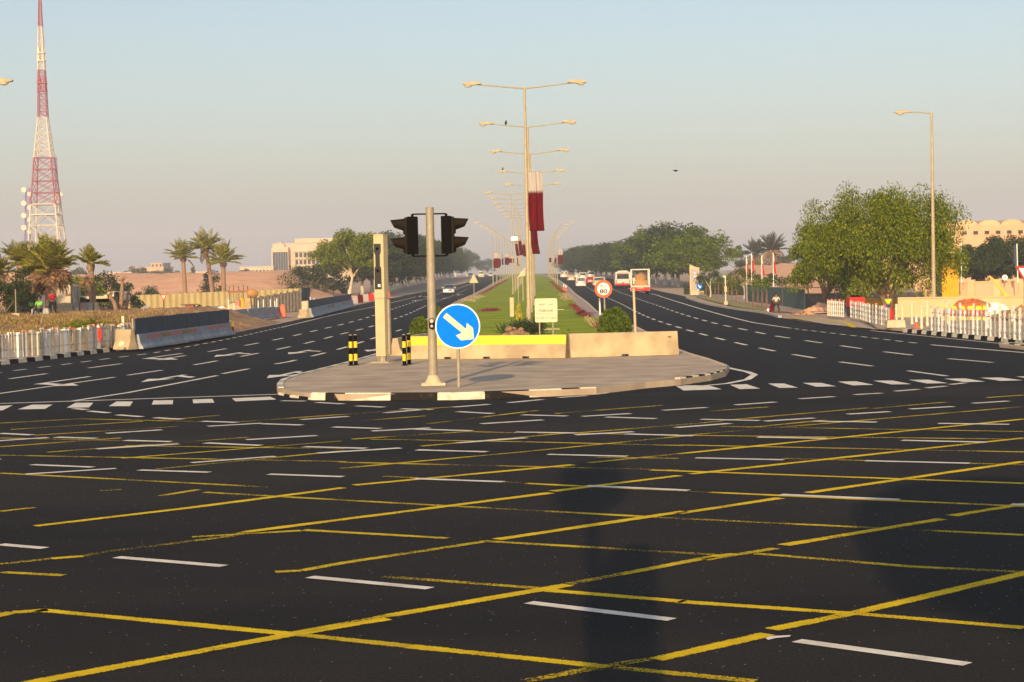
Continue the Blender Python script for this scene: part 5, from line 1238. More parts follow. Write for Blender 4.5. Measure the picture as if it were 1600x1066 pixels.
# walls
def wall_run(name, label, pts, h, th, m, cap=None, parts=None, group=None):
    o = Vector(pts[0]); t = thing(name, label, 'wall', o, 0, group)
    a = Vector(pts[0]) - o; b = Vector(pts[1]) - o; d = b - a; L = d.length; rz = math.atan2(d.y, d.x); t.rotation_euler.z = rz
    MB().box((L / 2, 0, h / 2), (L, th, h)).build('wall', m, t)
    if cap: MB().box((L / 2, 0, h + .04), (L, th + .12, .08)).build('coping', cap, t)
    return t, L
a = PD(1318, 500, 122); b = PD(1640, 500, 112)
a = PD(1404, 500, 113); b = PD(1640, 500, 108); a.z = 0; b.z = 0; hw = HT(Vector((PD(1500, 500, 111).x, 111, 0)), 466)
wall_run('low_wall', 'long low cream boundary wall behind the railings at right', [a, (b.x + 5, b.y, 0)], hw, .3, 'wall', 'wall')
a2_ = PD(1353, 500, 126); b2_ = PD(1404, 500, 124); a2_.z = b2_.z = 0; wall_run('low_wall', 'short stretch of low wall showing behind the big tree trunk', [a2_, b2_], HT(a2_, 468), .3, 'booth', 'wall')
# rear wall with piers and panels
a = PD(1440, 500, 150); b = PD(1680, 500, 146); a.z = b.z = 0; q = PD(1540, 500, 148); q.z = 0; hw2 = HT(q, 441)
t, L = wall_run('boundary_wall', 'taller peach wall with piers and louvred panels behind the low wall', [a, b], hw2, .25, 'wall_pink', 'wall', group=None)
npi = 6
for i in range(npi + 1):
    MB().box((L * i / npi, -.05, hw2 / 2 + .1), (.55, .5, hw2 + .2)).build('pier', 'wall', t)
    if i < npi:
        if i in (2, 4): MB().box((L * (i + .5) / npi, -.14, hw2 * .62), (L / npi * .7, .03, hw2 * .55)).build('recessed_panel', 'grey_sheet' if i == 4 else 'wall_pink', t)
# yellow booth
q = PD(1485, 500, 141); q.z = 0; hb_ = HT(q, 409); t = thing('guard_booth', 'tall bright yellow plastered booth between the big tree and the cream wall', 'booth', q); wd = 26 * 141 / F
MB().box((0, .8, hb_ / 2), (wd, 1.8, hb_)).build('wall', 'booth', t); MB().box((0, .8, hb_ + .06), (wd + .25, 2.05, .12)).build('roof', 'booth', t); MB().box((-wd * .62, .4, hb_ * .42), (.5, .9, hb_ * .5)).build('side_door', 'glass_blue', t)
q = PD(1453, 500, 142); q.z = 0; t = thing('gate_pier', 'peach gate panel beside the yellow booth under the tree', 'gate', q); h_ = HT(q, 443); MB().box((0, 0, h_ / 2), (2.2, .2, h_)).build('panel', 'wall_pink', t); MB().box((1.2, 0, h_ / 2), (.1, .3, h_ + .1)).build('post', 'scaf', t)
# leaning yellow pole, satellite dish, flag
q = PD(1572, 461, 140); e = PD(1546, 431, 140.5); t = thing('leaning_boom', 'yellow barrier boom leaning over the peach wall', 'boom', q); MB().tube([(0, 0, 0), e - q], [.10, .05], 8).build('boom', 'yel', t); MB().box((0, 0, -.1), (.5, .3, .2)).build('foot', 'yel', t)
q = PD(1570, 441, 147); t = thing('satellite_dish', 'pale round satellite dish standing above the peach wall', 'dish', q); MB().tube([(0, 0, -.2), (0, 0, .25)], .04, 6).build('stand', 'galv', t); mb = MB(); disc(mb, (0, 0, .35), .22, -.04, 0, 0, 24); mb.build('dish', 'sign_w', t); MB().sphere((0, -.1, .35), .06, 8, 5).build('feed', 'galv', t)
q = PD(1590.5, 442, 144); t = thing('furled_flag', 'dark furled flag on a white pole above the wall at far right', 'flag', q); h_ = HT(q, 381); MB().tube([(0, 0, 0), (-.05, 0, h_)], .04, 8).build('pole', 'sign_w', t); MB().tube([(-.12, 0, h_ * .28), (-.2, 0, h_ * .6), (-.2, 0, h_ * .97)], [.05, .14, .08], 8).build('cloth', 'navy', t, smooth=True)
q = PD(1502.5, 442, 146); t = thing('bare_pole', 'thin white pole with a twiggy top beside the yellow booth', 'pole', q); h_ = HT(q, 378); MB().tube([(0, 0, 0), (0, 0, h_)], .045, 8).build('pole', 'sign_w', t)
mb = MB()
for i in range(14): a_ = random.uniform(0, 6.28); z_ = h_ * random.uniform(.35, 1); mb.tube([(0, 0, z_), (.4 * math.cos(a_), .3 * math.sin(a_), z_ + .3)], [.02, .006], 4)
mb.build('twigs', 'bark', t); n = 260; quads_obj('leaves', rng.normal(size=(n, 3)) * [.35, .3, .8] + [0, 0, h_ * .55], rng.normal(size=(n, 3)), np.full(n, .16), .4, 'leaf_bright', t)
# vaulted building
Yb = 270; xa = PD(1330, 400, Yb).x; xb = PD(1720, 400, Yb).x; tp = lambda px: PD(px, 360, Yb)
t = thing('vaulted_building', 'large peach building with a scalloped vaulted roofline at far right', 'building', (xa, Yb, 0)); L = xb - xa
zb1 = PD(1540, 362, Yb).z; zb3 = PD(1540, 352, Yb).z; ztop = PD(1540, 343.5, Yb).z
MB().box((L / 2, 8, zb3 / 2), (L, 16, zb3)).build('wall', 'wall_pink', t)
vaultw = 35 * Yb / F; nv = int(L / vaultw) + 1
off0 = (PD(1546, 350, Yb).x - xa) % vaultw
for i in range(nv):
    cx = off0 + (i - .0) * vaultw
    if cx > L - .5: continue
    pr = [(cx + vaultw * .5 * math.cos(a_), (ztop - zb3) * math.sin(a_)) for a_ in [PI * j / 14 for j in range(15)]]
    MB().prism(pr, 'y', .05, 15, 0, (0, 0, zb3 - .02)).build('vault', 'wall_pink', t, smooth=True)
    MB().prism([(x * .0 + cx + (x - cx) * .8, z * .75) for x, z in pr], 'y', -.0, .04, 0, (0, 0, zb3)).build('tympanum', 'wall', t)
for i in range(nv * 2):
    cx = off0 + (i - .25) * vaultw / 2
    if .5 < cx < L - .5:
        w_ = MB().box((cx, -.05, zb1 - .12), (.62, .2, .45)).build('window', 'glass', t)
        if i % 2: MB().box((cx, -.04, zb1 - 1.4), (.5, .12, .5)).build('blind_niche', 'wall', t)
# sand heap and rubble
def heap(name, label, px, py, Y, rx, ry, h, m='bank', z0=0, lump=.12, cat='heap'):
    q = PD(px, py, Y); t = thing(name, label, cat, (q.x, Y, z0)); nn = 44; mb = MB(); vs = []; sdn = px * .13
    for j in range(nn + 1):
        for i in range(nn + 1):
            u = -1 + 2 * i / nn; v = -1 + 2 * j / nn; r_ = math.hypot(u, v) + .16 * nz2(u * 2.2, v * 2.2, sdn)
            b = max(0, 1 - r_) ** 1.15; vs.append((u * rx, v * ry, h * b * (1.15 + .5 * nz2(u * 5, v * 5, sdn + 1)) + .05 * b * nz2(u * 19, v * 17, sdn) - .04))
    mb.add(vs, [(j * (nn + 1) + i, j * (nn + 1) + i + 1, (j + 1) * (nn + 1) + i + 1, (j + 1) * (nn + 1) + i) for j in range(nn) for i in range(nn)]).build('heap', m, t, smooth=True)
    mb = MB()
    for i in range(22): a_ = random.uniform(0, 6.28); f_ = random.uniform(.35, 1); mb.sphere((rx * f_ * math.cos(a_), ry * f_ * math.sin(a_), h * max(0, 1 - f_) * 1.0), random.uniform(.03, .09), 6, 4, 0, .2)
    mb.build('loose_stones', 'rock', t); return t
heap('sand_heap', 'orange sand heap beside the green fence end', 1283, 484, 130, 1.5, 1.4, .6)
heap('sand_heap', 'low sand spill in front of the big tree trunk', 1258, 486, 126, .8, .8, .25)
heap('rubble_heap', 'low brown earth heap behind the railings below the cream wall', 1596, 500, 105, 2.4, 1.0, .6, 'dirt')
for k, (px, py, rx, h, m, lab) in enumerate([(1506, 487, .75, .62, 'tarp_o', 'orange cloth heap against the cream wall, left hump'), (1520, 487, .8, .66, 'tarp_o', 'orange cloth heap against the cream wall, right hump'), (1535, 488, .6, .5, 'load', 'brown bundle right of the orange cloth heaps'), (1552, 486, .9, .42, 'sign_w', 'white and dark tarpaulin heap by the cream wall')]):
    q = PD(px, py, 106); t = thing('cloth_heap', lab, 'cloth heap', (q.x, 106, .35), 0, 'bundles by the cream wall'); MB().sphere((0, 0, .1), (rx, .5, h), 14, 8, 0, .13).build('cloth', m, t); MB().box((0, 0, -.15), (rx * 1.6, .8, .3)).build('pallet', 'wood', t)
for k, (px, lab, m) in enumerate([(1477, 'first of the red and yellow plastic barriers behind the railing', 'red'), (1490, 'second of the red and yellow plastic barriers behind the railing', 'yel'), (1503, 'third of the red and yellow plastic barriers behind the railing', 'red'), (1516, 'fourth of the red and yellow plastic barriers behind the railing', 'yel'), (1529, 'fifth of the red and yellow plastic barriers behind the railing', 'red'), (1540, 'last of the red and yellow plastic barriers behind the railing', 'yel')]):
    q = PD(px, 505, 99.5 - k * .3); q.z = .1; t = thing('plastic_barrier', lab, 'plastic barrier', q, 0, 'red and yellow plastic barriers')
    MB().box((0, 0, .16), (.40, .3, .2), top=.8).build('base', 'yel', t, bevel=.02); MB().box((0, 0, .42), (.34, .2, .26), top=.8).build('middle', 'red', t, bevel=.02); MB().box((0, 0, .70), (.36, .2, .2), top=.7).build('top', 'yel', t, bevel=.02)
q = PD(1490, 488, 107); t = thing('black_bucket', 'small dark bucket left of the orange cloth heaps', 'bucket', q); MB().tube([(0, 0, -.25), (0, 0, .1)], [.14, .18], 12).build('bucket', 'black', t); MB().tube([(-.17, 0, .1), (0, 0, .28), (.17, 0, .1)], .012, 5).build('handle', 'galv', t)
# red trailer
q = PD(1337, 496, 116); q.z = .05; t = thing('trailer', 'small red generator trailer parked under the big tree', 'trailer', q); mm = 116 / F
MB().box((0, 0, .85), (.95, 1.2, .6)).build('body', 'red', t, bevel=.04); MB().box((0, .1, 1.2), (.5, .5, .12)).build('engine_cover', 'black', t, bevel=.02)
for s in (-1, 1): MB().tube([(s * .35, 0, .28), (s * .5, 0, .28)], .28, 14).build('wheel', 'rubber', t)
MB().tube([(.45, 0, .5), (1.0, 0, .45)], .03, 6).build('tow_bar', 'scaf', t); MB().box((0, 0, .5), (.5, .9, .1)).build('axle', 'scaf', t)
# grey low wall stretch behind
q = PD(1300, 494, 140); q.z = 0; t = thing('low_block_wall', 'low grey-green kerb wall behind the short railing section', 'wall', q); MB().box((2.2, 0, .55), (9, .4, 1.1)).build('wall', 'grey_sheet', t); MB().box((2.2, 0, 1.13), (9.1, .5, .06)).build('coping', 'paver_pink', t)
# iron fence posts behind
t = thing('post_and_rail_fence', 'dark post and rail fence crossing the pink earth behind the big tree', 'fence', PD(1220, 480, 150)); o = t.location.copy(); mb_r = MB()
for i, px in enumerate([1223, 1243, 1263, 1289, 1318, 1340, 1362]):
    q = PD(px, 480, 150 - i) ; d = q - o; MB().box((d.x, d.y, .4 - o.z + .8), (.09, .09, 2.4)).build('post', 'scaf', t)
    if i: mb_r.tube([(pv.x, pv.y, .9 - o.z + .6), (d.x, d.y, .9 - o.z + .6)], .03, 5)
    pv = d
mb_r.build('rail', 'scaf', t)
# green paling fence
GF = [(1164, 475.5), (1180, 478.5), (1200, 482), (1225, 486), (1246, 489), (1258, 487)]
W3 = smooth_poly([PD(x, y, 178 - 44 * (x - 1164) / 94) for x, y in GF], 4); 
for v in W3: v.z = 0
s_ = arclen(W3); t = thing('paling_fence', 'dark green pointed sheet fence behind the saplings', 'fence', W3[0]); o = W3[0].copy(); n = 60
for i in range(n):
    sg = cut(W3, s_, s_[-1] * i / n, s_[-1] * (i + .93) / n); a = sg[0] - o; b = sg[-1] - o; d = (b - a); L = d.length; rz = math.atan2(d.y, d.x)
    zt = 1.5 + .02 * math.sin(i * 3)
    mb = MB().prism([(0, 0), (L, 0), (L, zt - .12), (L / 2, zt + .05), (0, zt - .12)], 'y', -.02, .02); mb.v = [tuple(Matrix.Rotation(rz, 3, 'Z') @ Vector(v) + a) for v in mb.v]
    mb.build('paling', 'green_fence', t)
# saplings with stakes
def sapling(label, p, h, cr=.5, seed=0, lm='leaf'):
    random.seed(seed); t = thing('sapling', label, 'sapling', p, 0, 'staked saplings on the right verge')
    MB().tube([(0, 0, -.05), (.03, 0, h * .5), (0, .02, h * .85)], [.04, .03, .015], 6).build('trunk', 'bark', t); MB().tube([(.09, 0, -.05), (.09, 0, h * .6)], .022, 5).build('stake', 'rust', t)
    n = 190; C = rng.normal(size=(n, 3)) * [cr * .36, cr * .45, h * .11] + [0, 0, h * .86]; quads_obj('crown', C, rng.normal(size=(n, 3)), rng.uniform(.6, 1.3, n) * .14, .5, lm, t); return t
sp = [(1103, 461, 437, 'i'), (1107, 463, 440, ''), (1117, 466, 436, ''), (1129, 463, 432, ''), (1143, 471, 426, ''), (1150, 474, 440, ''), (1165, 476, 424, ''), (1176, 480, 437, ''), (1183, 481.5, 438, ''), (1190, 483, 437, ''), (1197, 485, 436, ''), (1137, 467, 436, ''), (1122, 461, 430, '')]
for k, (px, pb_, pt, _) in enumerate(sorted(sp)):
    q = P(px, pb_, .1); sapling(f'thin staked sapling on the right verge, {["first", "second", "third", "fourth", "fifth", "sixth", "seventh", "eighth", "ninth", "tenth", "eleventh", "twelfth", "last"][k]} from the left', q, max(1.2, HT(q, pt)), .8, k)
for px, pb_, pt, cr, Y, lab in [(1110, 462, 424, 1.5, 205, 'bushy young tree right of the tall roadside totem'), (1163, 470, 420, 1.7, 188, 'bushy young tree at the left end of the green fence'), (1214, 462, 424, 1.7, 175, 'round dark young tree behind the green fence under the flags')]:
    q = PD(px, pb_, Y); q.z = 0; h = HT(q, pt); limb_tree('young_tree', lab, 'tree', 0, q, h, (cr, cr, h * .22), h * .74, 12, 1600, .2, .55, 'leaf_grey', 'bark_w', h * .42, .07, seed=int(px), nlimb=4, bottom=-.9)
# slim flags
for k, (px, yt, yb, Y, lab) in enumerate([(1167, 401, 430, 172, 'leftmost slim white and red flag above the saplings'), (1175, 396, 425, 180, 'second slim flag from the left above the saplings'), (1191, 400, 432, 166, 'third slim flag from the left above the saplings'), (1209, 396, 429, 160, 'rightmost slim flag above the round young tree')]):
    q = PD(px, 470, Y); q.z = 0; t = thing('slim_flag', lab, 'flag', q, 0, 'slim white and red flags'); z1_ = HT(q, yt); z0_ = HT(q, yb); mm = Y / F
    MB().tube([(0, 0, 0), (0, 0, z1_ + .05)], .035, 6).build('pole', 'sign_w', t)
    pts_ = [(.02, z1_), (.10, z1_ - (z1_ - z0_) * .33), (4 * mm, z1_ - (z1_ - z0_) * .34), (2.6 * mm, z1_ - .1)]
    MB().prism([(.0, z1_), (.06, z1_), (2.6 * mm, z1_ - (z1_ - z0_) * .38), (.0, z1_ - (z1_ - z0_) * .38)], 'y', -.02, .02).build('white_field', 'cloth_w', t)
    MB().prism([(.0, z1_ - (z1_ - z0_) * .382), (2.6 * mm, z1_ - (z1_ - z0_) * .382), (4.3 * mm, z0_ + .1), (3.0 * mm, z0_), (1.6 * mm, z0_ + .1)], 'y', -.02, .02).build('red_field', mat(f'flag_red_{k}', (.42, .01, .02), .8), t)
# totem
q = P(1086, 460.5, .1); t = thing('totem_sign', 'tall cream roadside totem with grey panel and swept top', 'sign', q); mm = q.y / F; zt = HT(q, 413); zb3 = HT(q, 455)
MB().box((.2, 0, .18 * zb3 + .1), (21 * mm, 1.2, HT(q, 454.5) + .0)).build('plinth', 'plinth', t, bevel=.02)
MB().prism([(-8 * mm, zb3), (7 * mm, zb3), (7 * mm, HT(q, 418.5)), (2 * mm, HT(q, 417.5)), (-4 * mm, HT(q, 415)), (-8 * mm, zt)], 'y', -.2, .2).build('body', 'wall', t)
MB().box((-.3 * mm, -.215, (HT(q, 421) + HT(q, 453)) / 2), (11 * mm, .03, HT(q, 421) - HT(q, 453))).build('panel', 'totem', t)
for yy in (426.5, 432, 437): MB().prism([(1.3 * mm * math.cos(a_), 1.3 * mm * math.sin(a_)) for a_ in [0, PI / 2, PI, 1.5 * PI]], 'y', -.24, -.232, 0, (-.3 * mm, 0, HT(q, yy))).build('emblem', 'sign_w', t)
MB().box((-.3 * mm, -.235, HT(q, 442)), (9 * mm, .01, 1.2 * mm)).box((-.3 * mm, -.235, HT(q, 449)), (5 * mm, .01, 2 * mm)).build('lettering_band', 'booth', t)
q = P(1092.5, 461, .1); t = thing('blue_direction_sign', 'small round blue sign with white arrow at the totem foot', 'road sign', q); mm = q.y / F; zc = HT(q, 447.5)
mb = MB(); disc(mb, (0, -.3, zc), 4.6 * mm, -.02, 0, 0, 24); d = mb.build('sign_face', 'blue', t); MB().prism([(-2.5 * mm, 1.6 * mm), (-1.5 * mm, 2.4 * mm), (1.2 * mm, 0), (2.6 * mm, .6 * mm), (2 * mm, -2.6 * mm), (-1 * mm, -1.9 * mm), (0, -.9 * mm)], 'y', -.028, -.0205, 0, (0, -.3, zc)).build('arrow', 'sign_w', d); MB().tube([(0, -.25, 0), (0, -.25, zc)], .04, 6).build('post', 'galv', t)
q = P(1134, 476.5, .1); t = thing('bus_stop_sign', 'slim bus stop post with cream block foot and small green head', 'sign', q); mm = q.y / F; MB().tube([(0, 0, 0), (0, 0, HT(q, 431))], .05, 8).build('post', 'sign_y', t); MB().box((0, 0, HT(q, 470.5) / 2), (5.5 * mm, .35, HT(q, 470.5))).build('foot', 'plinth', t, bevel=.02); MB().box((0, -.06, HT(q, 452)), (4 * mm, .06, 9 * mm)).build('timetable_case', 'cab', t); MB().prism([(2.2 * mm * math.cos(a_), 2.2 * mm * math.sin(a_)) for a_ in [PI * i / 8 for i in range(16)]], 'y', -.02, .02, 0, (-2 * mm, 0, HT(q, 432))).build('sign_head', mat('pale_green', (.25, .5, .35), .6), t)
q = PD(1200, 470, 195); q.z = 0
for px, Y, h, lab in [(1088, 240, 1.3, 'low dark hedge behind the totem sign'), (1125, 225, 1.1, 'low clipped hedge behind the left saplings')]:
    q = PD(px, 458, Y); t = thing('hedge', lab, 'hedge', (q.x + 2, Y, 0)); n = 3500; C = (rng.random((n, 3)) - .5) * [7, 1.4, h] + [0, 0, h / 2]; quads_obj('foliage', C, rng.normal(size=(n, 3)), rng.uniform(.6, 1.3, n) * .28, .5, 'leaf_dark', t); MB().box((0, 0, h * .42), (6.6, .9, h * .8)).build('inner_twigs', 'leaf_dark', t)

# ---------------------------------------------------------------- people
def skin_obj(name, joints, edges, radii, m, parent, sub=1):
    me = bpy.data.meshes.new(name); me.from_pydata(joints, edges, []); o = bpy.data.objects.new(name, me); COL.objects.link(o)
    md = o.modifiers.new('s', 'SKIN'); md.use_smooth_shade = True
    for i, r in enumerate(radii): me.skin_vertices[0].data[i].radius = (r, r) if not hasattr(r, '__len__') else r
    me.skin_vertices[0].data[0].use_root = True
    sb = o.modifiers.new('u', 'SUBSURF'); sb.levels = sub; sb.render_levels = sub
    bpy.context.view_layer.update(); m2 = bpy.data.meshes.new_from_object(o.evaluated_get(bpy.context.evaluated_depsgraph_get()))
    bpy.data.objects.remove(o); m2.name = name; m2.materials.clear(); m2.materials.append(MT[m]); o = bpy.data.objects.new(name, m2); COL.objects.link(o); o.parent = parent; return o
def person(label, p, h, rz, top, legs, vest=None, arms='down', spread=.12, sit=False, hair='hair', helmet=None):
    t = thing('person', label, 'person', p, rz); s = h / 1.75; t.scale = (s, s, s)
    hip = .92; sh = 1.44
    kz, ky, fy = (.50, .02, 0) if not sit else (.50, -.42, -.42)
    if sit: hip = .50; sh = 1.0
    J = [(0, 0, hip), (0, 0, (hip + sh) / 2), (0, 0, sh), (0, -.01, sh + .1), (0, -.02, sh + .2), (0, -.01, sh + .31)]
    Rr = [(.16, .12), (.15, .11), (.12, .09), (.055, .055), (.085, .10), (.07, .085)]
    E = [(0, 1), (1, 2), (2, 3), (3, 4), (4, 5)]
    lj = []; hands = []
    for sd_ in (-1, 1):
        b = len(J); J += [(sd_ * .10, 0, hip - .06), (sd_ * (.10 + spread * .5), ky, kz), (sd_ * (.10 + spread), fy + .02, .08), (sd_ * (.11 + spread), fy - .13, .04)]; Rr += [.095, .062, .045, .045]; E += [(0, b), (b, b + 1), (b + 1, b + 2), (b + 2, b + 3)]
        b = len(J)
        if arms == 'hips': el = (sd_ * .36, .02, sh - .30); ha = (sd_ * .14, -.12, sh - .45)
        elif arms == 'fwd': el = (sd_ * .25, -.12, sh - .28); ha = (sd_ * .12, -.34, sh - .30)
        else: el = (sd_ * .25, .02, sh - .29); ha = (sd_ * .27, -.06, sh - .56)
        tip = (ha[0] * 1.0, ha[1] - .04, ha[2] - .09)
        J += [(sd_ * .18, 0, sh - .03), el, ha, tip]; Rr += [.06, .042, .030, .036]; E += [(2, b), (b, b + 1), (b + 1, b + 2), (b + 2, b + 3)]
    body = skin_obj('body', J, E, Rr, 'skin', t)
    # trousers, shirt
    JT = [J[0]]; RT = [(.175, .135)]; ET = []
    for b in (6, 14): i = len(JT); JT += [J[b], J[b + 1], (J[b + 2][0], J[b + 2][1], .12)]; RT += [.112, .082, .07]; ET += [(0, i), (i, i + 1), (i + 1, i + 2)]
    skin_obj('trousers', JT, ET, RT, legs, body)
    JS = [(0, 0, hip + .02), (0, 0, (hip + sh) / 2), (0, 0, sh - .01)]; RS = [(.18, .14), (.17, .135), (.13, .10)]; ES = [(0, 1), (1, 2)]
    for b in (10, 18): i = len(JS); JS += [J[b], tuple(.5 * (x + y_) for x, y_ in zip(J[b], J[b + 1])), tuple(.1 * x + .9 * y_ for x, y_ in zip(J[b], J[b + 1]))]; RS += [.078, .066, .058]; ES += [(2, i), (i, i + 1), (i + 1, i + 2)]
    skin_obj('shirt', JS, ES, RS, top, body)
    if vest: skin_obj('hi_vis_vest', [(0, 0, hip + .08), (0, 0, (hip + sh) / 2), (0, 0, sh + .0)], [(0, 1), (1, 2)], [(.205, .165), (.20, .16), (.165, .125)], vest, body)
    MB().sphere((0, .015, sh + .30), (.098, .112, .085), 12, 8).build('hair' if not helmet else 'helmet', hair if not helmet else helmet, body, smooth=True)
    for sd_ in (-1, 1): MB().sphere((sd_ * .032, -.105, sh + .225), .012, 6, 4).build('eye', 'hair', body); MB().box((sd_ * (.115 + spread), fy - .05, .03), (.09, .26, .06)).build('shoe', 'black', body, bevel=.015)
    MB().prism([(-.012, -.02), (.012, -.02), (0, .03)], 'y', -.135, -.10, 0, (0, 0, sh + .20)).build('nose', 'skin', body)
    # fingers
    for b in (10, 18):
        ha = Vector(J[b + 3]); mb = MB()
        for f in range(4): x = (f - 1.5) * .017; mb.tube([ha + Vector((x, 0, -.02)), ha + Vector((x, -.01, -.055)), ha + Vector((x, -.025, -.08 - (.008 if f in (1, 2) else 0)))], [.009, .008, .006], 5)
        mb.tube([ha + Vector((.03, -.01, .01)), ha + Vector((.048, -.025, -.03))], [.010, .007], 5); mb.build('fingers', 'skin', body)
    return t
p = P(1213, 488.5, .02); person('person in pale shirt and dark trousers standing at the roadside with hands at the waist', p, HT(p, 459), -.15, 'shirt', 'denim', arms='hips', spread=.2)
q = P(1206, 488, .02); t = thing('maroon_sack', 'maroon cloth sack standing left of the pedestrian', 'sack', q); MB().tube([(0, 0, 0), (0, 0, .3), (.04, 0, .75)], [.20, .17, .06], 10).build('sack', 'maroon', t, smooth=True); MB().tube([(.04, 0, .72), (.06, 0, .85)], [.05, .07], 8).build('tied_neck', 'maroon', t); 
q = P(1202.5, 487, .02); t = thing('plastic_bag', 'white plastic bag on the ground left of the maroon sack', 'bag', q); MB().sphere((0, 0, .1), (.2, .14, .13), 10, 6, 0, .15).build('bag', 'sign_w', t); MB().tube([(0, 0, .2), (.03, 0, .28)], .02, 5).build('knot', 'sign_w', t)
q = PD(1388, 500, 112); q.z = .1; person('worker in yellow vest and blue trousers behind the curving railing', q, HT(q, 461), PI - .3, 'hivis', 'bluecloth', vest='hivis', arms='fwd', helmet='capred')
q = PD(1317, 482, 150); q.z = .3; person('dark seated person high behind the red trailer', q, 1.5, 0, 'denim', 'denim', arms='fwd', sit=True)
t = thing('earth_step', 'pale block the dark person sits on behind the red trailer', 'block', (q.x, 150.25, 0)); MB().box((0, 0, .35), (.9, .5, .8)).build('block', 'bank', t, bevel=.04); MB().box((.1, -.1, .02), (1.2, .8, .06)).build('footing', 'bank', t)
q = PD(49, 492, 113); q.z = 1.05; person('worker in green vest under the skirted palm, left of the pair', q, HT(q, 468), .4, 'hivis_g', 'denim', vest='hivis_g')
q = PD(62, 492, 111); q.z = 1.05; person('worker in green vest and dark hair seated beside the palm trunk, right of the pair', q, 1.55, -.3, 'hivis_g', 'denim', vest='hivis_g', arms='fwd', sit=True)
t = thing('seat_block', 'concrete block the seated worker rests on by the palm', 'block', (q.x, 111.3, 1.0)); MB().box((0, 0, .25), (1.0, .5, .5)).build('block', 'concrete_grey', t, bevel=.03); MB().box((.0, 0, .52), (.8, .4, .04)).build('board', 'wood', t)
q = PD(82, 489, 116); q.z = 1.0; person('person in red top half hidden behind the skirted palm trunk', q, 1.6, .5, 'red', 'denim')

# ---------------------------------------------------------------- left side
# post and board fence
LF = smooth_poly([P(-110, 574, .12), P(3, 560.5, .12), P(60, 555.5, .12), P(130, 547.5, .12), P(207, 538.5, .12)], 3)
s_ = arclen(LF); t = thing('site_fence', 'fence of pale upright boards with red caps along the left kerb', 'fence', LF[0]); o = LF[0].copy(); n = 98; mb_r = [MB(), MB()]; pv = None; random.seed(5)
for i in range(n):
    c = cut(LF, s_, max(0, s_[-1] * i / n - .01), s_[-1] * i / n + .001)[-1] - o; h = 1.0 + random.uniform(-.05, .05) - .06 * (i / n)
    wd = random.choice([.03, .04, .05, .07, .11]); m_ = random.choice(['post_w', 'post_g', 'post_w', 'post_c', 'plinth', 'sign_w'])
    bo = MB().box((c.x, c.y, c.z + h / 2), (wd * 1.25, .05, h), rz=.2).build('board', m_, t)
    if random.random() < .55: MB().box((c.x, c.y - .005, c.z + h + .035), (wd * 1.35, .07, .07), rz=.2 + random.uniform(-.2, .2)).build('cap', random.choice(['capred', 'cloth_w', 'cloth_w', 'tarp_o']), bo)
    if pv is not None:
        for k_, z in enumerate((.3, .85)): mb_r[k_].tube([(pv.x, pv.y, pv.z + z), (c.x, c.y, c.z + z)], .018, 4)
    pv = c
[m_.build('rail', 'post_g', t) for m_ in mb_r]
MB().box((LF[-1] - o) + Vector((-.4, 0, .65)), (.11, .1, 1.3)).build('end_post', 'post_c', t) if False else MB().box(tuple((LF[-1] - o) + Vector((-.4, 0, .65))), (.11, .1, 1.3)).build('end_post', 'post_c', t)
q = P(157, 550, .12); t = thing('red_rag', 'red rag tied to the left board fence', 'rag', q + Vector((0, -.05, .6))); MB().prism([(-.06, .4), (.06, .42), (.08, .05), (.0, -.3), (-.08, .0)], 'y', -.02, .02).build('cloth', 'red', t); MB().box((0, 0, .2), (.2, .03, .04)).build('knot', 'red', t)
# end barrier block
q = P(205, 546, .1); barrier('sandy concrete barrier end at the left end of the dark hoarding', (q.x - .65, q.y + .4, .1), (q.x + .1, q.y - .1, .1), .85, group='concrete barriers', name='concrete_barrier', notch=False)
q = P(197, 546, .1); t = thing('sandbag', 'pale sandbag leaning on the sandy barrier end', 'sandbag', q); MB().sphere((0, 0, .18), (.35, .22, .22), 12, 7, 0, .08).build('bag', 'sign_y', t, smooth=True); MB().sphere((.1, .1, .4), (.28, .18, .16), 10, 6, 0, .08).build('upper_bag', 'sign_y', t, smooth=True)
# dark hoarding on concrete barriers
def hoarding(label, pa, pb_, hb, hp, m, nb, group, painted=None):
    a = P(*pa, .1); b = P(*pb_, .1); d = b - a; L = d.to_2d().length; rz = math.atan2(d.y, d.x)
    for i in range(nb):
        u0 = i / nb; u1 = (i + .97) / nb; A_ = a.lerp(b, u0); B_ = a.lerp(b, u1); A_.z = a.z; B_.z = a.z
        st = None
        if painted and i in painted: st = painted[i]
        barrier(f'grey barrier under the {label}, {ORD[i]} from the left', A_, B_, hb, m='concrete_grey', group=group, stripe=st, notch=False)
    if m:
        t = thing('hoarding', label + ' of sheet panels standing on the barriers', 'hoarding', a, rz, 'site hoardings')
        npn = max(3, int(L / 2.2))
        for i in range(npn):
            mb = MB(); x0 = L * i / npn; x1 = L * (i + 1) / npn - .02; pr = []
            k_ = int((x1 - x0) / .12)
            for j in range(k_ + 1): pr.append((x0 + (x1 - x0) * j / k_, .05 + (.02 if j % 2 else 0)))
            pr += [(x1, .10), (x0, .10)]
            mb.prism(pr, 'z', hb * .95, hb + hp + .01 * (i % 2)); mb.build('sheet_panel', m, t)
            MB().box((x0 + .02, .16, (hb + hp) / 2), (.06, .06, hb + hp)).build('post', 'galv', t)
        return t
A_ = P(214, 545, .1); hb = HT(A_, 522) ; hp = HT(A_, 497) - hb
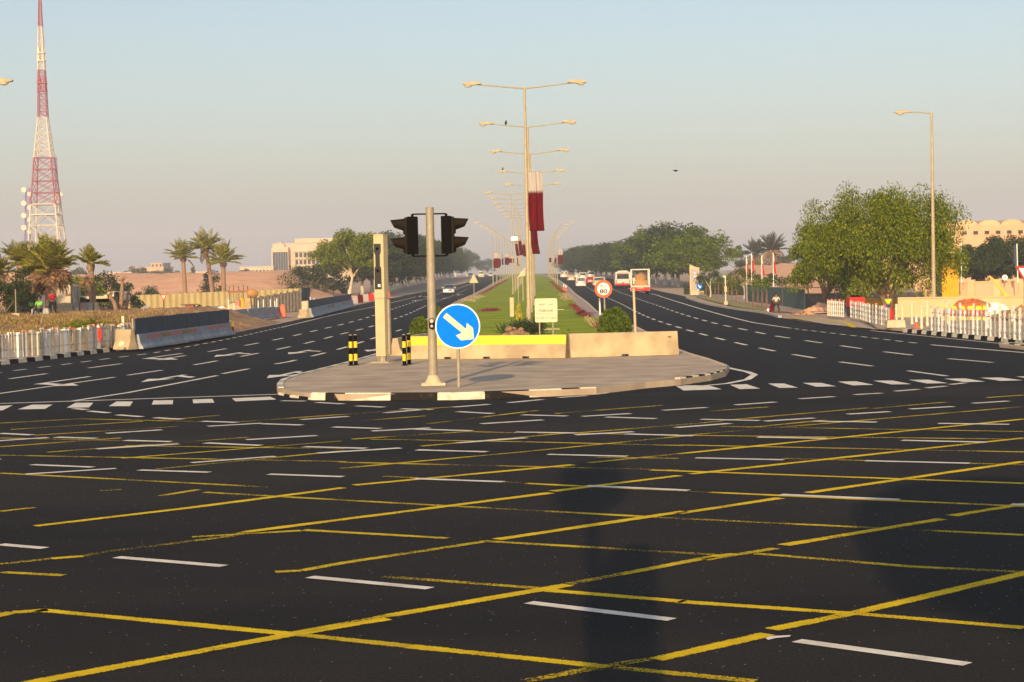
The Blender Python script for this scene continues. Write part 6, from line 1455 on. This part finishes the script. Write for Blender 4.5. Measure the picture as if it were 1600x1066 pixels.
hoarding('dark blue hoarding at left', (214, 545.5), (361, 522.5), hb * .98, hp, 'navy', 5, 'grey barriers under the dark hoardings', {0: [(.35, .98, .62, .92, 'capred')], 1: [(.0, .45, .62, .92, 'load'), (.45, .98, .62, .92, 'capred')], 2: [(0, .5, .62, .92, 'load'), (.5, .9, .62, .92, 'capred')], 3: [(.4, .98, .7, .95, 'capred')], 4: [(0, .6, .7, .95, 'capred')]})
q = P(351, 523, .1); t = thing('warning_drum', 'red and yellow drum at the right end of the near dark hoarding', 'drum', q + Vector((.35, 0, 0))); MB().tube([(0, 0, 0), (0, 0, .42)], .15, 12).build('body', 'red', t, smooth=True); MB().tube([(0, 0, .42), (0, 0, .6)], [.17, .15], 12).build('lid', 'yel', t, smooth=True)
A_ = P(484, 495, .1); hb = HT(A_, 481); hp = HT(A_, 469) - hb
hoarding('low dark blue hoarding near the avenue', (484, 496), (550, 479), hb, hp, 'navy', 6, 'grey barriers under the far hoarding', {2: [(0, .9, .6, .9, 'load')], 4: [(0, .9, .6, .9, 'capred')]})
q = P(479, 497, .1); barrier('sandy barrier end standing upright at the far hoarding', (q.x - .5, q.y + .5, .1), (q.x + .15, q.y - .1, .1), HT(q, 483.5), group='concrete barriers', notch=False)
# second row of concrete blocks
for i, (x0, x1, y0, y1) in enumerate([(346, 361, 507.5, 505), (362, 383, 505, 502), (385, 400, 502, 499.5), (401, 415, 499.5, 497.5), (416, 427, 497.5, 496), (428, 438, 496, 494.5)]):
    a = P(x0, y0, .05); b = P(x1, y1, .05); barrier(f'grey concrete block in the row behind the verge, {ORD[i]} from the left', a, b, HT(a, y0 - 21 + i), wt=.3, m='concrete_grey', group='second row of grey blocks', notch=False)
q = P(442, 495, .05); t = thing('plastic_barrier', 'orange-red plastic barrier ending the second row of grey blocks', 'plastic barrier', q); MB().box((0, 0, .42), (.55, .4, .84), top=.7).build('body', 'orange', t, bevel=.05); MB().box((0, 0, .9), (.2, .2, .12)).build('cap', 'orange', t)
q = P(487, 478, .05); q = PD(487, 483, 150); q.z = .4; t = thing('plastic_barrier', 'orange-red plastic barrier behind the upright sandy barrier end', 'plastic barrier', q); MB().box((0, 0, .3), (.55, .4, .7), top=.85).build('body', 'orange', t, bevel=.05); MB().tube([(-.1, 0, .6), (-.1, 0, 1.1)], .03, 6).tube([(.2, 0, .6), (.2, 0, 1.0)], .03, 6).build('posts', 'sign_w', t)
# water barriers, red and white
for i in range(8):
    px = 543 + i * 8.4; py = 476.5 - i * 1.55; q = P(px + 2, py, .05); w_ = W_(q, 11)
    t = thing('water_barrier', ['red', 'white', 'dark red', 'white', 'red', 'white', 'red', 'orange'][i] + f' plastic water barrier beside the avenue tree, {ORD[i]} in the line', 'plastic barrier', q, .5, 'red and white water barriers')
    MB().prism([(-w_ / 2, 0), (w_ / 2, 0), (w_ / 2, .35), (w_ * .42, .9), (-w_ * .42, .9), (-w_ / 2, .35)], 'y', -.22, .22).build('body', ['red', 'cloth_w', 'maroon', 'cloth_w', 'red', 'cloth_w', 'capred', 'orange'][i], t, bevel=.04); MB().tube([(0, 0, .9), (0, 0, .97)], .08, 8).build('filler_cap', 'black', t)
# yellow and grey hoardings
def sheetfence(label, a, b, h, m, posts='scaf', n=8, hs=None, group='site hoardings'):
    a = Vector(a); b = Vector(b); d = b - a; L = d.to_2d().length; t = thing('hoarding', label, 'hoarding', a, math.atan2(d.y, d.x), group)
    for i in range(n):
        x0 = L * i / n; x1 = L * (i + 1) / n - .03; k_ = max(4, int((x1 - x0) / .35)); hh = h if hs is None else h + (hs - h) * i / n
        pr = [(x0 + (x1 - x0) * j / k_, (.06 if j % 2 else 0)) for j in range(k_ + 1)] + [(x1, .1), (x0, .1)]
        MB().prism(pr, 'z', 0, hh).build('sheet_panel', m, t); MB().box((x0, .18, hh * .5), (.08, .1, hh + .15)).build('post', posts, t)
    return t
Yf = 205; a = PD(184, 478, Yf); b = PD(482, 470, Yf + 22); z0f = HT(Vector((a.x, Yf, 0)), 478); a.z = 0; b.z = 0
sheetfence('long yellow corrugated hoarding before the sand bank', a, b, HT(Vector((a.x, Yf, 0)), 462.5), 'yel_sheet', n=16, hs=HT(Vector((b.x, Yf + 22, 0)), 450))
a = PD(400, 490, 168); b = PD(472, 486, 172); a.z = b.z = 0; sheetfence('weathered grey corrugated hoarding behind the grey blocks', a, b, HT(a, 465), 'grey_sheet', n=7, hs=HT(b, 453.5))
a = PD(472.5, 486, 172.5); b = PD(486, 484, 178); a.z = b.z = 0; sheetfence('tall dark blue sheet panel right of the grey hoarding', a, b, HT(a, 450), 'navy', n=2)
q = PD(477, 480, 160); q.z = 0; t = thing('concrete_block', 'cream concrete block at the foot of the dark sheet panel', 'block', q); MB().box((0, 0, .5), (.55, .5, 1.1)).build('block', 'plinth', t, bevel=.03); MB().box((0, 0, 1.08), (.3, .3, .05)).build('lifting_eye', 'rust', t)
# give way sign left
q = PD(256, 485, 138); q.z = 0; t = thing('give_way_sign', 'small red-bordered give way triangle in front of the yellow hoarding', 'road sign', q); zc = HT(q, 463.5); giveway(t, zc, 6.0 * 138 / F, 'sign_y'); MB().tube([(0, .04, 0), (0, .04, zc + .1)], .035, 8).build('post', 'scaf', t)
# kiosk by the yellow hoarding
q = PD(297, 486, 168); q.z = 0; t = thing('brick_kiosk', 'small rust-red kiosk with flat dark roof by the yellow hoarding', 'kiosk', q); w_ = 14 * 168 / F; h_ = HT(q, 476.5); MB().box((0, 0, h_ / 2), (w_, .8, h_)).build('wall', 'rust', t); MB().box((0, 0, h_ + .03), (w_ * 1.9, 1.0, .07)).build('roof', 'scaf', t)
# scaffold and machine
q = PD(372, 490, 172); q.z = 0; t = thing('scaffold', 'dark scaffold frame with a plank deck right of the yellow hoarding', 'scaffold', q); mm = 172 / F; z_ = HT(q, 456)
for x in (-13, -6, 2, 9, 16): MB().tube([(x * mm, 0, 0), (x * mm, 0, HT(q, 446 + (x % 3)))], .035, 6).build('standard', 'scaf', t)
MB().box((1 * mm, 0, z_), (32 * mm, .7, .14)).build('deck', 'rust', t); MB().tube([(-13 * mm, 0, z_ * .5), (16 * mm, 0, z_ * .5)], .03, 6).build('ledger', 'scaf', t)
q = PD(385, 492, 164); q.z = 0; t = thing('concrete_mixer', 'rusty yellow site machine and timber stack beside the scaffold', 'machine', q); mm = 164 / F
MB().box((3 * mm, 0, .7), (12 * mm, .9, 1.3), top=.8).build('body', 'wood', t, bevel=.04); MB().sphere((10 * mm, 0, 1.75), (.5, .45, .4), 12, 8, 0, .1).build('drum', 'load', t); MB().box((-5 * mm, 0, .9), (5 * mm, .8, .9)).build('engine_box', 'booth', t, bevel=.03); MB().box((-12 * mm, 0, .85), (5 * mm, .6, .7)).build('red_crate', 'capred', t); MB().tube([(-4 * mm, 0, .3), (-4 * mm, .3, .3)], .3, 12).build('wheel', 'rubber', t)
for i, (px, Y, yt) in enumerate([(358, 148, 468), (412, 146, 468), (423, 147, 468), (430, 147, 470), (433, 146.5, 466), (404, 145, 470), (366, 146, 474)]):
    q = PD(px, 495, Y); q.z = 0; t = thing('marker_pole', f'thin white site pole standing behind the second row of grey blocks, {ORD[i] if i else "the leftmost"}', 'pole', q, 0, 'thin white site poles'); t['label'] = ['leftmost thin white site pole, behind the end of the dark hoarding', 'thin white site pole before the grey hoarding, left of the tight group', 'thin white site pole in the middle of the tight group', 'short thin white site pole at the right of the tight group', 'tallest thin white site pole before the grey hoarding', 'thin white site pole at the left end of the grey hoarding', 'short thin white site pole beside the earth heap'][i]; MB().tube([(0, 0, 0), (0, 0, HT(q, yt))], .04, 6).build('pole', 'sign_w', t); MB().box((0, 0, .03), (.25, .25, .06)).build('foot', 'concrete_grey', t)
heap('earth_heap', 'pinkish earth heap behind the near dark hoarding', 365, 492, 152, 2.4, 1.5, .9)
heap('rubble_heap', 'dark rubble heap with a grey tarpaulin before the yellow hoarding', 227, 487, 150, 1.7, 1.2, 1.0, 'concrete_grey')
for k, (px, py, Y, sx, h_, m, lab) in enumerate([(325, 484, 160, .5, .55, 'black', 'black crate left of the scaffold'), (334, 485, 161, .9, .4, 'rubber', 'pile of old tyres left of the scaffold'), (345, 482, 160, .6, .5, 'sign_w', 'white sack left of the scaffold'), (264, 489, 155, .5, .3, 'sign_w', 'white rubble sack beside the give way post'), (312, 484, 163, .4, .6, 'black', 'small black drum right of the rust-red kiosk')]):
    q = PD(px, py, Y); t = thing('site_bundle', lab, 'site clutter', (q.x, Y, 0)); MB().sphere((0, 0, h_ * .7), (sx, .4, h_ * .75), 10, 7, 0, .12).build('bundle', m, t); MB().box((0, 0, .08), (sx * 1.7, .7, .16)).build('pallet', 'wood', t)
# plaster shed, truck, blocks on the terrace
zT = 1.08
q = PD(98, 488, 128); q.z = zT; t = thing('shed', 'stained pale plaster shed behind the skirted palm', 'shed', q); mm = 128 / F; h_ = HT(q, 445)
MB().prism([(-9 * mm, 0), (13 * mm, 0), (13 * mm, h_ * .93), (10 * mm, h_), (-7 * mm, h_), (-9 * mm, h_ * .9)], 'y', 0, 3).build('wall', mat('stained_plaster', (.60, .50, .34), .9, scale=1.4, c2=(.26, .24, .22), detail=8, lo=.42, hi=.6), t)
MB().box((9 * mm, -.03, h_ * .62), (7 * mm, .08, .12)).build('ledge', 'rust', t); MB().box((7 * mm, -.02, h_ * .72), (2.4 * mm, .04, .35)).build('window', 'glass', t)
MB().box((-24 * mm, .8, h_ * .42), (24 * mm, 2.2, h_ * .84)).build('annex', 'concrete_grey', t)
q = PD(140, 484, 132); q.z = zT; t = thing('tipper_truck', 'white lorry with long plain body parked on the left terrace', 'truck', q); mm = 132 / F; zt_ = HT(q, 463)
MB().box((5 * mm, 0, (zt_ + .75) / 2), (58 * mm, 2.2, zt_ - .75)).build('body', 'car_c', t, bevel=.04); MB().box((-22 * mm, -1.12, .95), (4 * mm, .04, .7)).box((-14 * mm, -1.12, .95), (4 * mm, .04, .7)).build('side_locker', 'black', t)
c_ = MB().prism([(36 * mm, .6), (59 * mm, .6), (59 * mm, HT(q, 466)), (56.5 * mm, HT(q, 456.5)), (39 * mm, HT(q, 456)), (36 * mm, HT(q, 462))], 'y', -1.1, 1.1).build('cab', 'car_c', t, bevel=.05); MB().box((48 * mm, -1.12, HT(q, 462)), (8 * mm, .03, .45)).build('side_window', 'glass', c_); MB().prism([(27 * mm, HT(q, 463)), (37 * mm, HT(q, 456)), (37 * mm, HT(q, 458)), (30 * mm, HT(q, 464))], 'y', -.9, .9).build('headboard', 'car_w', t)
for x in (-20, -8, 45): MB().tube([(x * mm, -1.15, .45), (x * mm, -.8, .45)], .45, 14).build('wheel', 'rubber', t)
MB().box((10 * mm, 0, .62), (90 * mm, .8, .2)).build('chassis', 'black', t)
for k, (px, w_, m, lab) in enumerate([(103, 22, 'plinth', 'long pale concrete block on the terrace edge, leftmost of the row'), (121, 6, 'concrete_grey', 'narrow grey block second in the terrace row'), (131, 11, 'paver_pink', 'pinkish block third in the terrace row'), (141, 10, 'concrete_grey', 'dark grey block fourth in the terrace row'), (151, 5, 'plinth', 'small cream block at the slim palm foot')]):
    q = PD(px, 487, 121.5 + k * .2); q.z = zT; t = thing('terrace_block', lab, 'block', q, 0, 'blocks on the left terrace'); MB().box((0, 0, .3), (w_ * .041, .5, .62), top=.95).build('block', m, t, bevel=.02); MB().box((0, 0, .62), (.2, .15, .04)).build('lifting_eye', 'rust', t)
q = PD(25, 490, 108); q.z = 1.1; t = thing('thin_post', 'thin pale post with concrete foot at far left', 'post', q); MB().tube([(0, 0, 0), (0, 0, HT(q, 452))], .03, 6).build('post', 'galv', t); MB().box((0, 0, .1), (.45, .3, .24)).build('foot', 'plinth', t, bevel=.02)
q = PD(40, 486, 114); q.z = 1.05; t = thing('parked_cart', 'dark blue covered cart under the left palms', 'cart', q); MB().box((0, 0, .65), (1.3, .8, .5)).build('body', 'navy', t, bevel=.05); MB().box((0, 0, 1.05), (1.2, .8, .08)).build('cover', 'sign_w', t)
for s in (-1, 1): MB().tube([(s * .4, -.42, .25), (s * .4, -.34, .25)], .25, 12).build('wheel', 'rubber', t)
# dry grass over the terrace face
def tuft(n, x0, x1, y0, y1, f=terr, sz=.3, name='dry_grass', m='drygrass', label='dry straw-coloured grass on the terrace slope'):
    C = []; 
    while len(C) < n:
        x = rng.uniform(x0, x1); y = rng.uniform(y0, y1); h = f(x, y)
        if h > .15 and nz2(x * .9, y * .8, 5) > -.35: C.append((x, y, g(y) - .1 + h + nz2(x * 1.3, y * 1.3, 2) * .28 * min(1, h) + .08))
    N = rng.normal(size=(n, 3)) * .5 + [0, 0, 1]; o = quads_obj(name, np.array(C), N, rng.uniform(.5, 1.3, n) * sz, .12, m, None); return tag(o, label, 'grass', None, 'stuff')
tuft(17000, -27, -15, 83, 99, sz=.34)
tuft(2600, -26, -16, 84, 98, sz=.3, name='green_tufts', m='leaf', label='sparse green tufts among the dry grass on the terrace slope')
tuft(6000, -30, -15, 98, 118, sz=.22, name='short_grass', label='short dry grass on top of the terrace')
random.seed(9)
for px, py, Y, lab in [(117, 514, 90, 'bright green weed patch on the terrace slope, lower left'), (140, 509, 92, 'bright green weed patch on the terrace slope, upper right')]:
    q = PD(px, py, Y); n = 1400; o = quads_obj('weeds', rng.normal(size=(n, 3)) * [.5, .5, .16] + np.array([q.x, q.y, terr(q.x, q.y) + .1]), rng.normal(size=(n, 3)) + [0, 0, .6], rng.uniform(.6, 1.3, n) * .14, .3, 'leaf_bright', None); tag(o, lab, 'weeds', 'green weeds on the slope', 'stuff')
# far buildings
def building(label, px0, px1, ytop, Y, depth, m='bld', wins=None, group=None, extra=None, zb=0):
    a = PD(px0, 420, Y); b = PD(px1, 420, Y); zt_ = PD((px0 + px1) / 2, ytop, Y).z; t = thing('building', label, 'building', ((a.x + b.x) / 2, Y, zb), 0, group); L = b.x - a.x
    w_ = MB().box((0, depth / 2, (zt_ - zb) / 2), (L, depth, zt_ - zb)).build('wall', m, t)
    MB().box((0, depth / 2, zt_ - zb + .15), (L + .3, depth + .3, .3)).build('parapet', m, t)
    if extra: extra(t, L, zt_ - zb, Y / F)
    return t
def office(t, L, H, mm):
    # pixel units from the centre (x) and from the top (down)
    cx = (427 + 560) / 2
    X = lambda px: (px - cx) * mm
    Zd = lambda py: PD(480, py, 700).z
    fr_ = MB().box((X(439.5), -1.6, (Zd(386) + 0) / 2), (X(453) - X(427), 3.2, Zd(386))).build('glazed_tower', 'bld', t)
    MB().box((X(440), -3.3, (Zd(393.5) + Zd(431)) / 2), (X(452) - X(429), .2, Zd(393.5) - Zd(431))).build('curtain_wall', 'glass_blue', t)
    for i in range(1, 6): MB().box((X(429 + i * 3.9), -3.45, (Zd(394) + Zd(431)) / 2), (.12, .12, Zd(394) - Zd(431))).build('mullion', 'totem', t)
    MB().prism([(X(432), 0), (X(448), 0), (X(446), 1.0), (X(441), 1.9), (X(436), 1.4)], 'y', -3.2, 2, 0, (0, 0, Zd(386))).build('gable', 'bld', t)
    MB().box((X(512), 6, Zd(376)), (X(560) - X(458), 8, 1.6)).build('roof_canopy', 'bld', t); MB().box((X(512), 8, Zd(380)), (X(556) - X(462), 4, 2.2)).build('roof_plant', 'totem', t)
    for r_, (ya, yb_) in enumerate([(395, 402), (406.5, 413), (418, 424.5)]):
        for i in range(15):
            x = 462 + i * 6.5
            wn = MB().box((X(x + 2), -.06, (Zd(ya) + Zd(yb_)) / 2), (4.3 * mm, .3, Zd(ya) - Zd(yb_))).build('window', 'glass_blue', t)
            MB().prism([(0, 0), (-.7, -.1), (-.7, -1.1), (0, -.5)], 'x', X(x - .6), X(x + .2), 0, (0, 0, Zd(ya) + .6)).build('bracket', 'bld', wn)
        MB().box((X(510), -.35, Zd(ya) + .55), (X(560) - X(458), .7, .35)).build('string_course', 'bld', t)
building('four-storey cream office building with glazed corner behind the left trees', 427, 560, 381, 700, 18, extra=office)
def simple_windows(n, rows, f0=.35):
    def ex(t, L, H, mm):
        for r_ in range(rows):
            for i in range(n): MB().box((-L / 2 + L * (i + .5) / n, -.05, H * (f0 + r_ * .22)), (L / n * .45, .2, H * .10)).build('window', 'glass_blue', t)
    return ex
building('long low cream building on the skyline left of the office building', 375, 427, 418, 640, 10, extra=simple_windows(9, 2, .6))
building('far stepped peach building on the skyline, lower wing', 203, 262, 418.5, 850, 14, 'wall_pink', extra=simple_windows(10, 2, .55))
building('far stepped peach building, upper block', 236, 254, 412, 870, 12, 'wall_pink', extra=simple_windows(3, 2, .7))
building('blue-grey slab at the right end of the far stepped building', 256, 262.5, 412, 846, 6, 'glass_blue', extra=simple_windows(1, 3, .5))
building('low far peach houses on the skyline before the three palms', 268, 330, 425.5, 900, 10, 'wall_pink', extra=simple_windows(14, 1, .8))
building('low far cream block left of the slim palm', 168, 205, 427, 560, 8, 'bld', extra=simple_windows(6, 1, .8))
building('cream house behind the left palms', 8, 34, 427, 300, 8, 'bld', extra=simple_windows(4, 2, .5))
building('tiny far house on the skyline right of the three palms', 362, 374, 427, 700, 8, 'bld', extra=simple_windows(2, 1, .8))
# skyline masts
for k, (px, yt, Y, lab) in enumerate([(411, 388, 640, 'thin grey lamp mast left of the office building'), (367, 407, 650, 'faint mast above the rightmost of the three palms')]):
    q = PD(px, 430, Y); q.z = 0; t = thing('mast', lab, 'mast', q, 0, 'skyline masts'); h_ = HT(q, yt); MB().tube([(0, 0, 0), (0, 0, h_)], [.2, .1], 6).build('pole', 'totem', t); MB().box((0, 0, h_), (1.2, .3, .2)).build('head', 'totem', t)

# ---------------------------------------------------------------- lattice tower
Yt = 620.0
def lattice(label, cols, widths, Y, xc, bays, name='lattice_tower', z_base=0, leg=.28, group=None, diag=True):
    """widths: list of (photo y, left px, right px); cols: list of (y_bottom, y_top, material)"""
    o = PD(xc, 430, Y); t = thing(name, label, 'tower', (o.x, Y, 0), 0, group)
    ys = [w_[0] for w_ in widths]; lx = [w_[1] for w_ in widths]; rx = [w_[2] for w_ in widths]
    def sec(py):
        a = PD(np.interp(py, ys[::-1], lx[::-1]) if ys[0] > ys[-1] else np.interp(py, ys, lx), py, Y); b = PD(np.interp(py, ys[::-1], rx[::-1]) if ys[0] > ys[-1] else np.interp(py, ys, rx), py, Y)
        return (a.x + b.x) / 2 - o.x, (b.x - a.x) / 2, a.z
    for (yb_, yt_, m, nb) in cols:
        LEG = [MB() for _ in range(4)]; mr = MB()
        for i in range(nb):
            p0 = yb_ + (yt_ - yb_) * i / nb; p1 = yb_ + (yt_ - yb_) * (i + 1) / nb
            c0, h0, z0 = sec(p0); c1, h1, z1 = sec(p1); r = leg * (.45 + .55 * min(1, h0 / 3))
            K0 = [Vector((c0 + sx * h0, sy * h0, z0)) for sx, sy in ((-1, -1), (1, -1), (1, 1), (-1, 1))]; K1 = [Vector((c1 + sx * h1, sy * h1, z1)) for sx, sy in ((-1, -1), (1, -1), (1, 1), (-1, 1))]
            for k in range(4):
                LEG[k].tube([K0[k], K1[k]], r, 5); k2 = (k + 1) % 4
                mr.tube([K1[k], K1[k2]], r * .5, 4); mr.tube([K0[k], K1[k2]], r * .38, 4); mr.tube([K0[k2], K1[k]], r * .38, 4)
        for q_ in LEG: q_.build('leg', m, t)
        mr.build('bracing', m, t)
    return t, sec
tw, sec = lattice('tall red and white lattice broadcasting tower at the left', [(452, 320, 'tower_w', 4), (320, 247, 'tower_r', 4), (247, 184, 'tower_w', 5), (184, 110, 'tower_r', 8), (110, 42, 'tower_w', 9), (42, -30, 'tower_r', 9)],
    [(452, 44, 106), (400, 49.5, 99), (320, 52.5, 90.5), (247, 56, 82), (184, 60.5, 74), (110, 60, 70), (42, 60.3, 66), (-30, 60.5, 62.5)], Yt, 75, 0, leg=.27)
for py, w_, m in [(95, 6, 'tower_w'), (83, 5.5, 'tower_w'), (130, 7, 'tower_r'), (142, 7, 'tower_r'), (320, 19, 'tower_w'), (336, 20, 'tower_w')]:
    c, h, z = sec(py); MB().box((c, 0, z), (w_ * 2 * Yt / F, w_ * 2 * Yt / F if w_ < 10 else 2 * h, .35)).build('platform', m, tw)
    if w_ < 10:
        for k in range(6): a_ = k * 1.05; MB().box((c + w_ * .95 * Yt / F * math.cos(a_), w_ * .95 * Yt / F * math.sin(a_), z + .8), (.35, .3, 1.9)).build('antenna_panel', m, tw)
c, h, z = sec(400); 
t2, sec2 = lattice('slim hazy mast with round dishes left of the lattice tower', [(452, 294, 'tower_b', 18)], [(452, 38, 48), (294, 40, 46)], 900, 43, 0, 'antenna_mast', leg=.3, group='slim antenna masts')
for py in (297, 318, 337, 356): c, h, z = sec2(py); MB().tube([(c - 1.4, -1.5, z), (c - 1.4, -1.0, z)], 1.3, 14).tube([(c + 1.2, -1.5, z - 2), (c + 1.2, -1.0, z - 2)], 1.1, 14).build('dish', 'tower_w', t2)
t3, sec3 = lattice('slim hazy mast showing right of the lattice tower', [(452, 300, 'tower_w', 14), (300, 245, 'tower_b', 8)], [(452, 91, 97), (300, 87, 91), (245, 85, 88)], 900, 92, 0, 'antenna_mast', leg=.28, group='slim antenna masts')
c, h, z = sec3(304); MB().tube([(c + 2, -1, z), (c + 2, -.6, z)], .9, 12).build('dish', 'tower_w', t3)
# bird
q = PD(1056, 267, 60); t = thing('bird', 'small dark bird flying in the hazy sky right of the lamps', 'bird', q); MB().sphere((0, 0, 0), (.05, .03, .03), 8, 6).add([(0, -.02, .01), (-.12, 0, .04), (-.03, .03, .0), (0, .02, .01)], [(0, 1, 2, 3)]).build('body', 'black', t); 
for s in (-1, 1): MB().prism([(0, -.03), (s * .06, -.02), (s * .11, .01), (s * .05, .03), (0, .03)], 'z', .0, .008).build('wing', 'black', t)
for k_, dx, dz, lab in [(1, -1.6, .28, 'tiny bird perched on the left arm of the second lamp'), (3, -3.1, .50, 'tiny bird perched on the left head of the fourth lamp')]:
    X_, Yk = lampspots[k_]; t = thing('perched_bird', lab, 'bird', (X_ + dx, Yk, g(Yk) + .14 + 13.65 + dz)); MB().sphere((0, 0, 0), (.08, .09, .14), 8, 6).build('body', 'black', t); MB().sphere((.03, -.02, .15), .055, 8, 5).build('head', 'black', t)
# tree shapes added out of view behind the camera to shade the junction
def castpt(px, py, L):
    q = P(px, py); return Vector((q.x, q.y, 0)) + sd * L
def leaner(label, foot, tip, r, n, hz_, leaf=.2, low=.72):
    """a leaning tree shape added out of view to cast a shadow"""
    foot = Vector(foot); t = thing('shadow_caster', label, 'tree', foot, 0, 'added shadow casters behind the viewpoint'); d = tip - foot
    MB().tube([(0, 0, -.2), d * .3 + Vector((.05, 0, 0)), d * .65, d], [.14, .11, .09, .03], 8).build('trunk', 'bark', t, smooth=True)
    u = rng.random(n) ** .8 * (1.05 - low) + low; dd = rng.normal(size=(n, 3)); dd /= np.linalg.norm(dd, axis=1, keepdims=True)
    C = np.outer(u, np.array(d)) + dd * (r * rng.random(n) ** .4)[:, None] * [1, 1, hz_]
    quads_obj('crown', C, rng.normal(size=(n, 3)), rng.uniform(.7, 1.3, n) * leaf, .5, 'leaf_dark', t)
leaner('slim leaning shadow caster added behind the viewpoint, nearest the camera line', (-.17, -4, 0), castpt(925, 748, 27), .40, 6500, 1.2, low=.90)
leaner('second slim leaning shadow caster added behind the viewpoint', (-.3, -2.5, 0), castpt(985, 890, 20), .22, 5500, 1.2, low=.55)
leaner('broad shadow caster added behind the viewpoint on the right', (2.6, -4, 0), castpt(1590, 830, 26), 1.8, 22000, .8, .3, .92)

# ---------------------------------------------------------------- haze
def haze(x0, x1, y0, y1, z0, z1, dens, col, an=.0):
    mb = MB(); mb.box(((x0 + x1) / 2, (y0 + y1) / 2, (z0 + z1) / 2), (x1 - x0, y1 - y0, z1 - z0))
    m = bpy.data.materials.new('haze'); m.use_nodes = True; n = m.node_tree; n.nodes.clear()
    o = n.nodes.new('ShaderNodeOutputMaterial'); v = n.nodes.new('ShaderNodeVolumePrincipled')
    v.inputs['Color'].default_value = (*col, 1); v.inputs['Density'].default_value = dens; v.inputs['Anisotropy'].default_value = an
    n.links.new(v.outputs[0], o.inputs['Volume'])
    return tag(mb.build('haze', m), kind='stuff')
HZ = haze(-3100, 3100, -420, 4600, -1.2, 118, .00038, (.77, .83, 1.0))
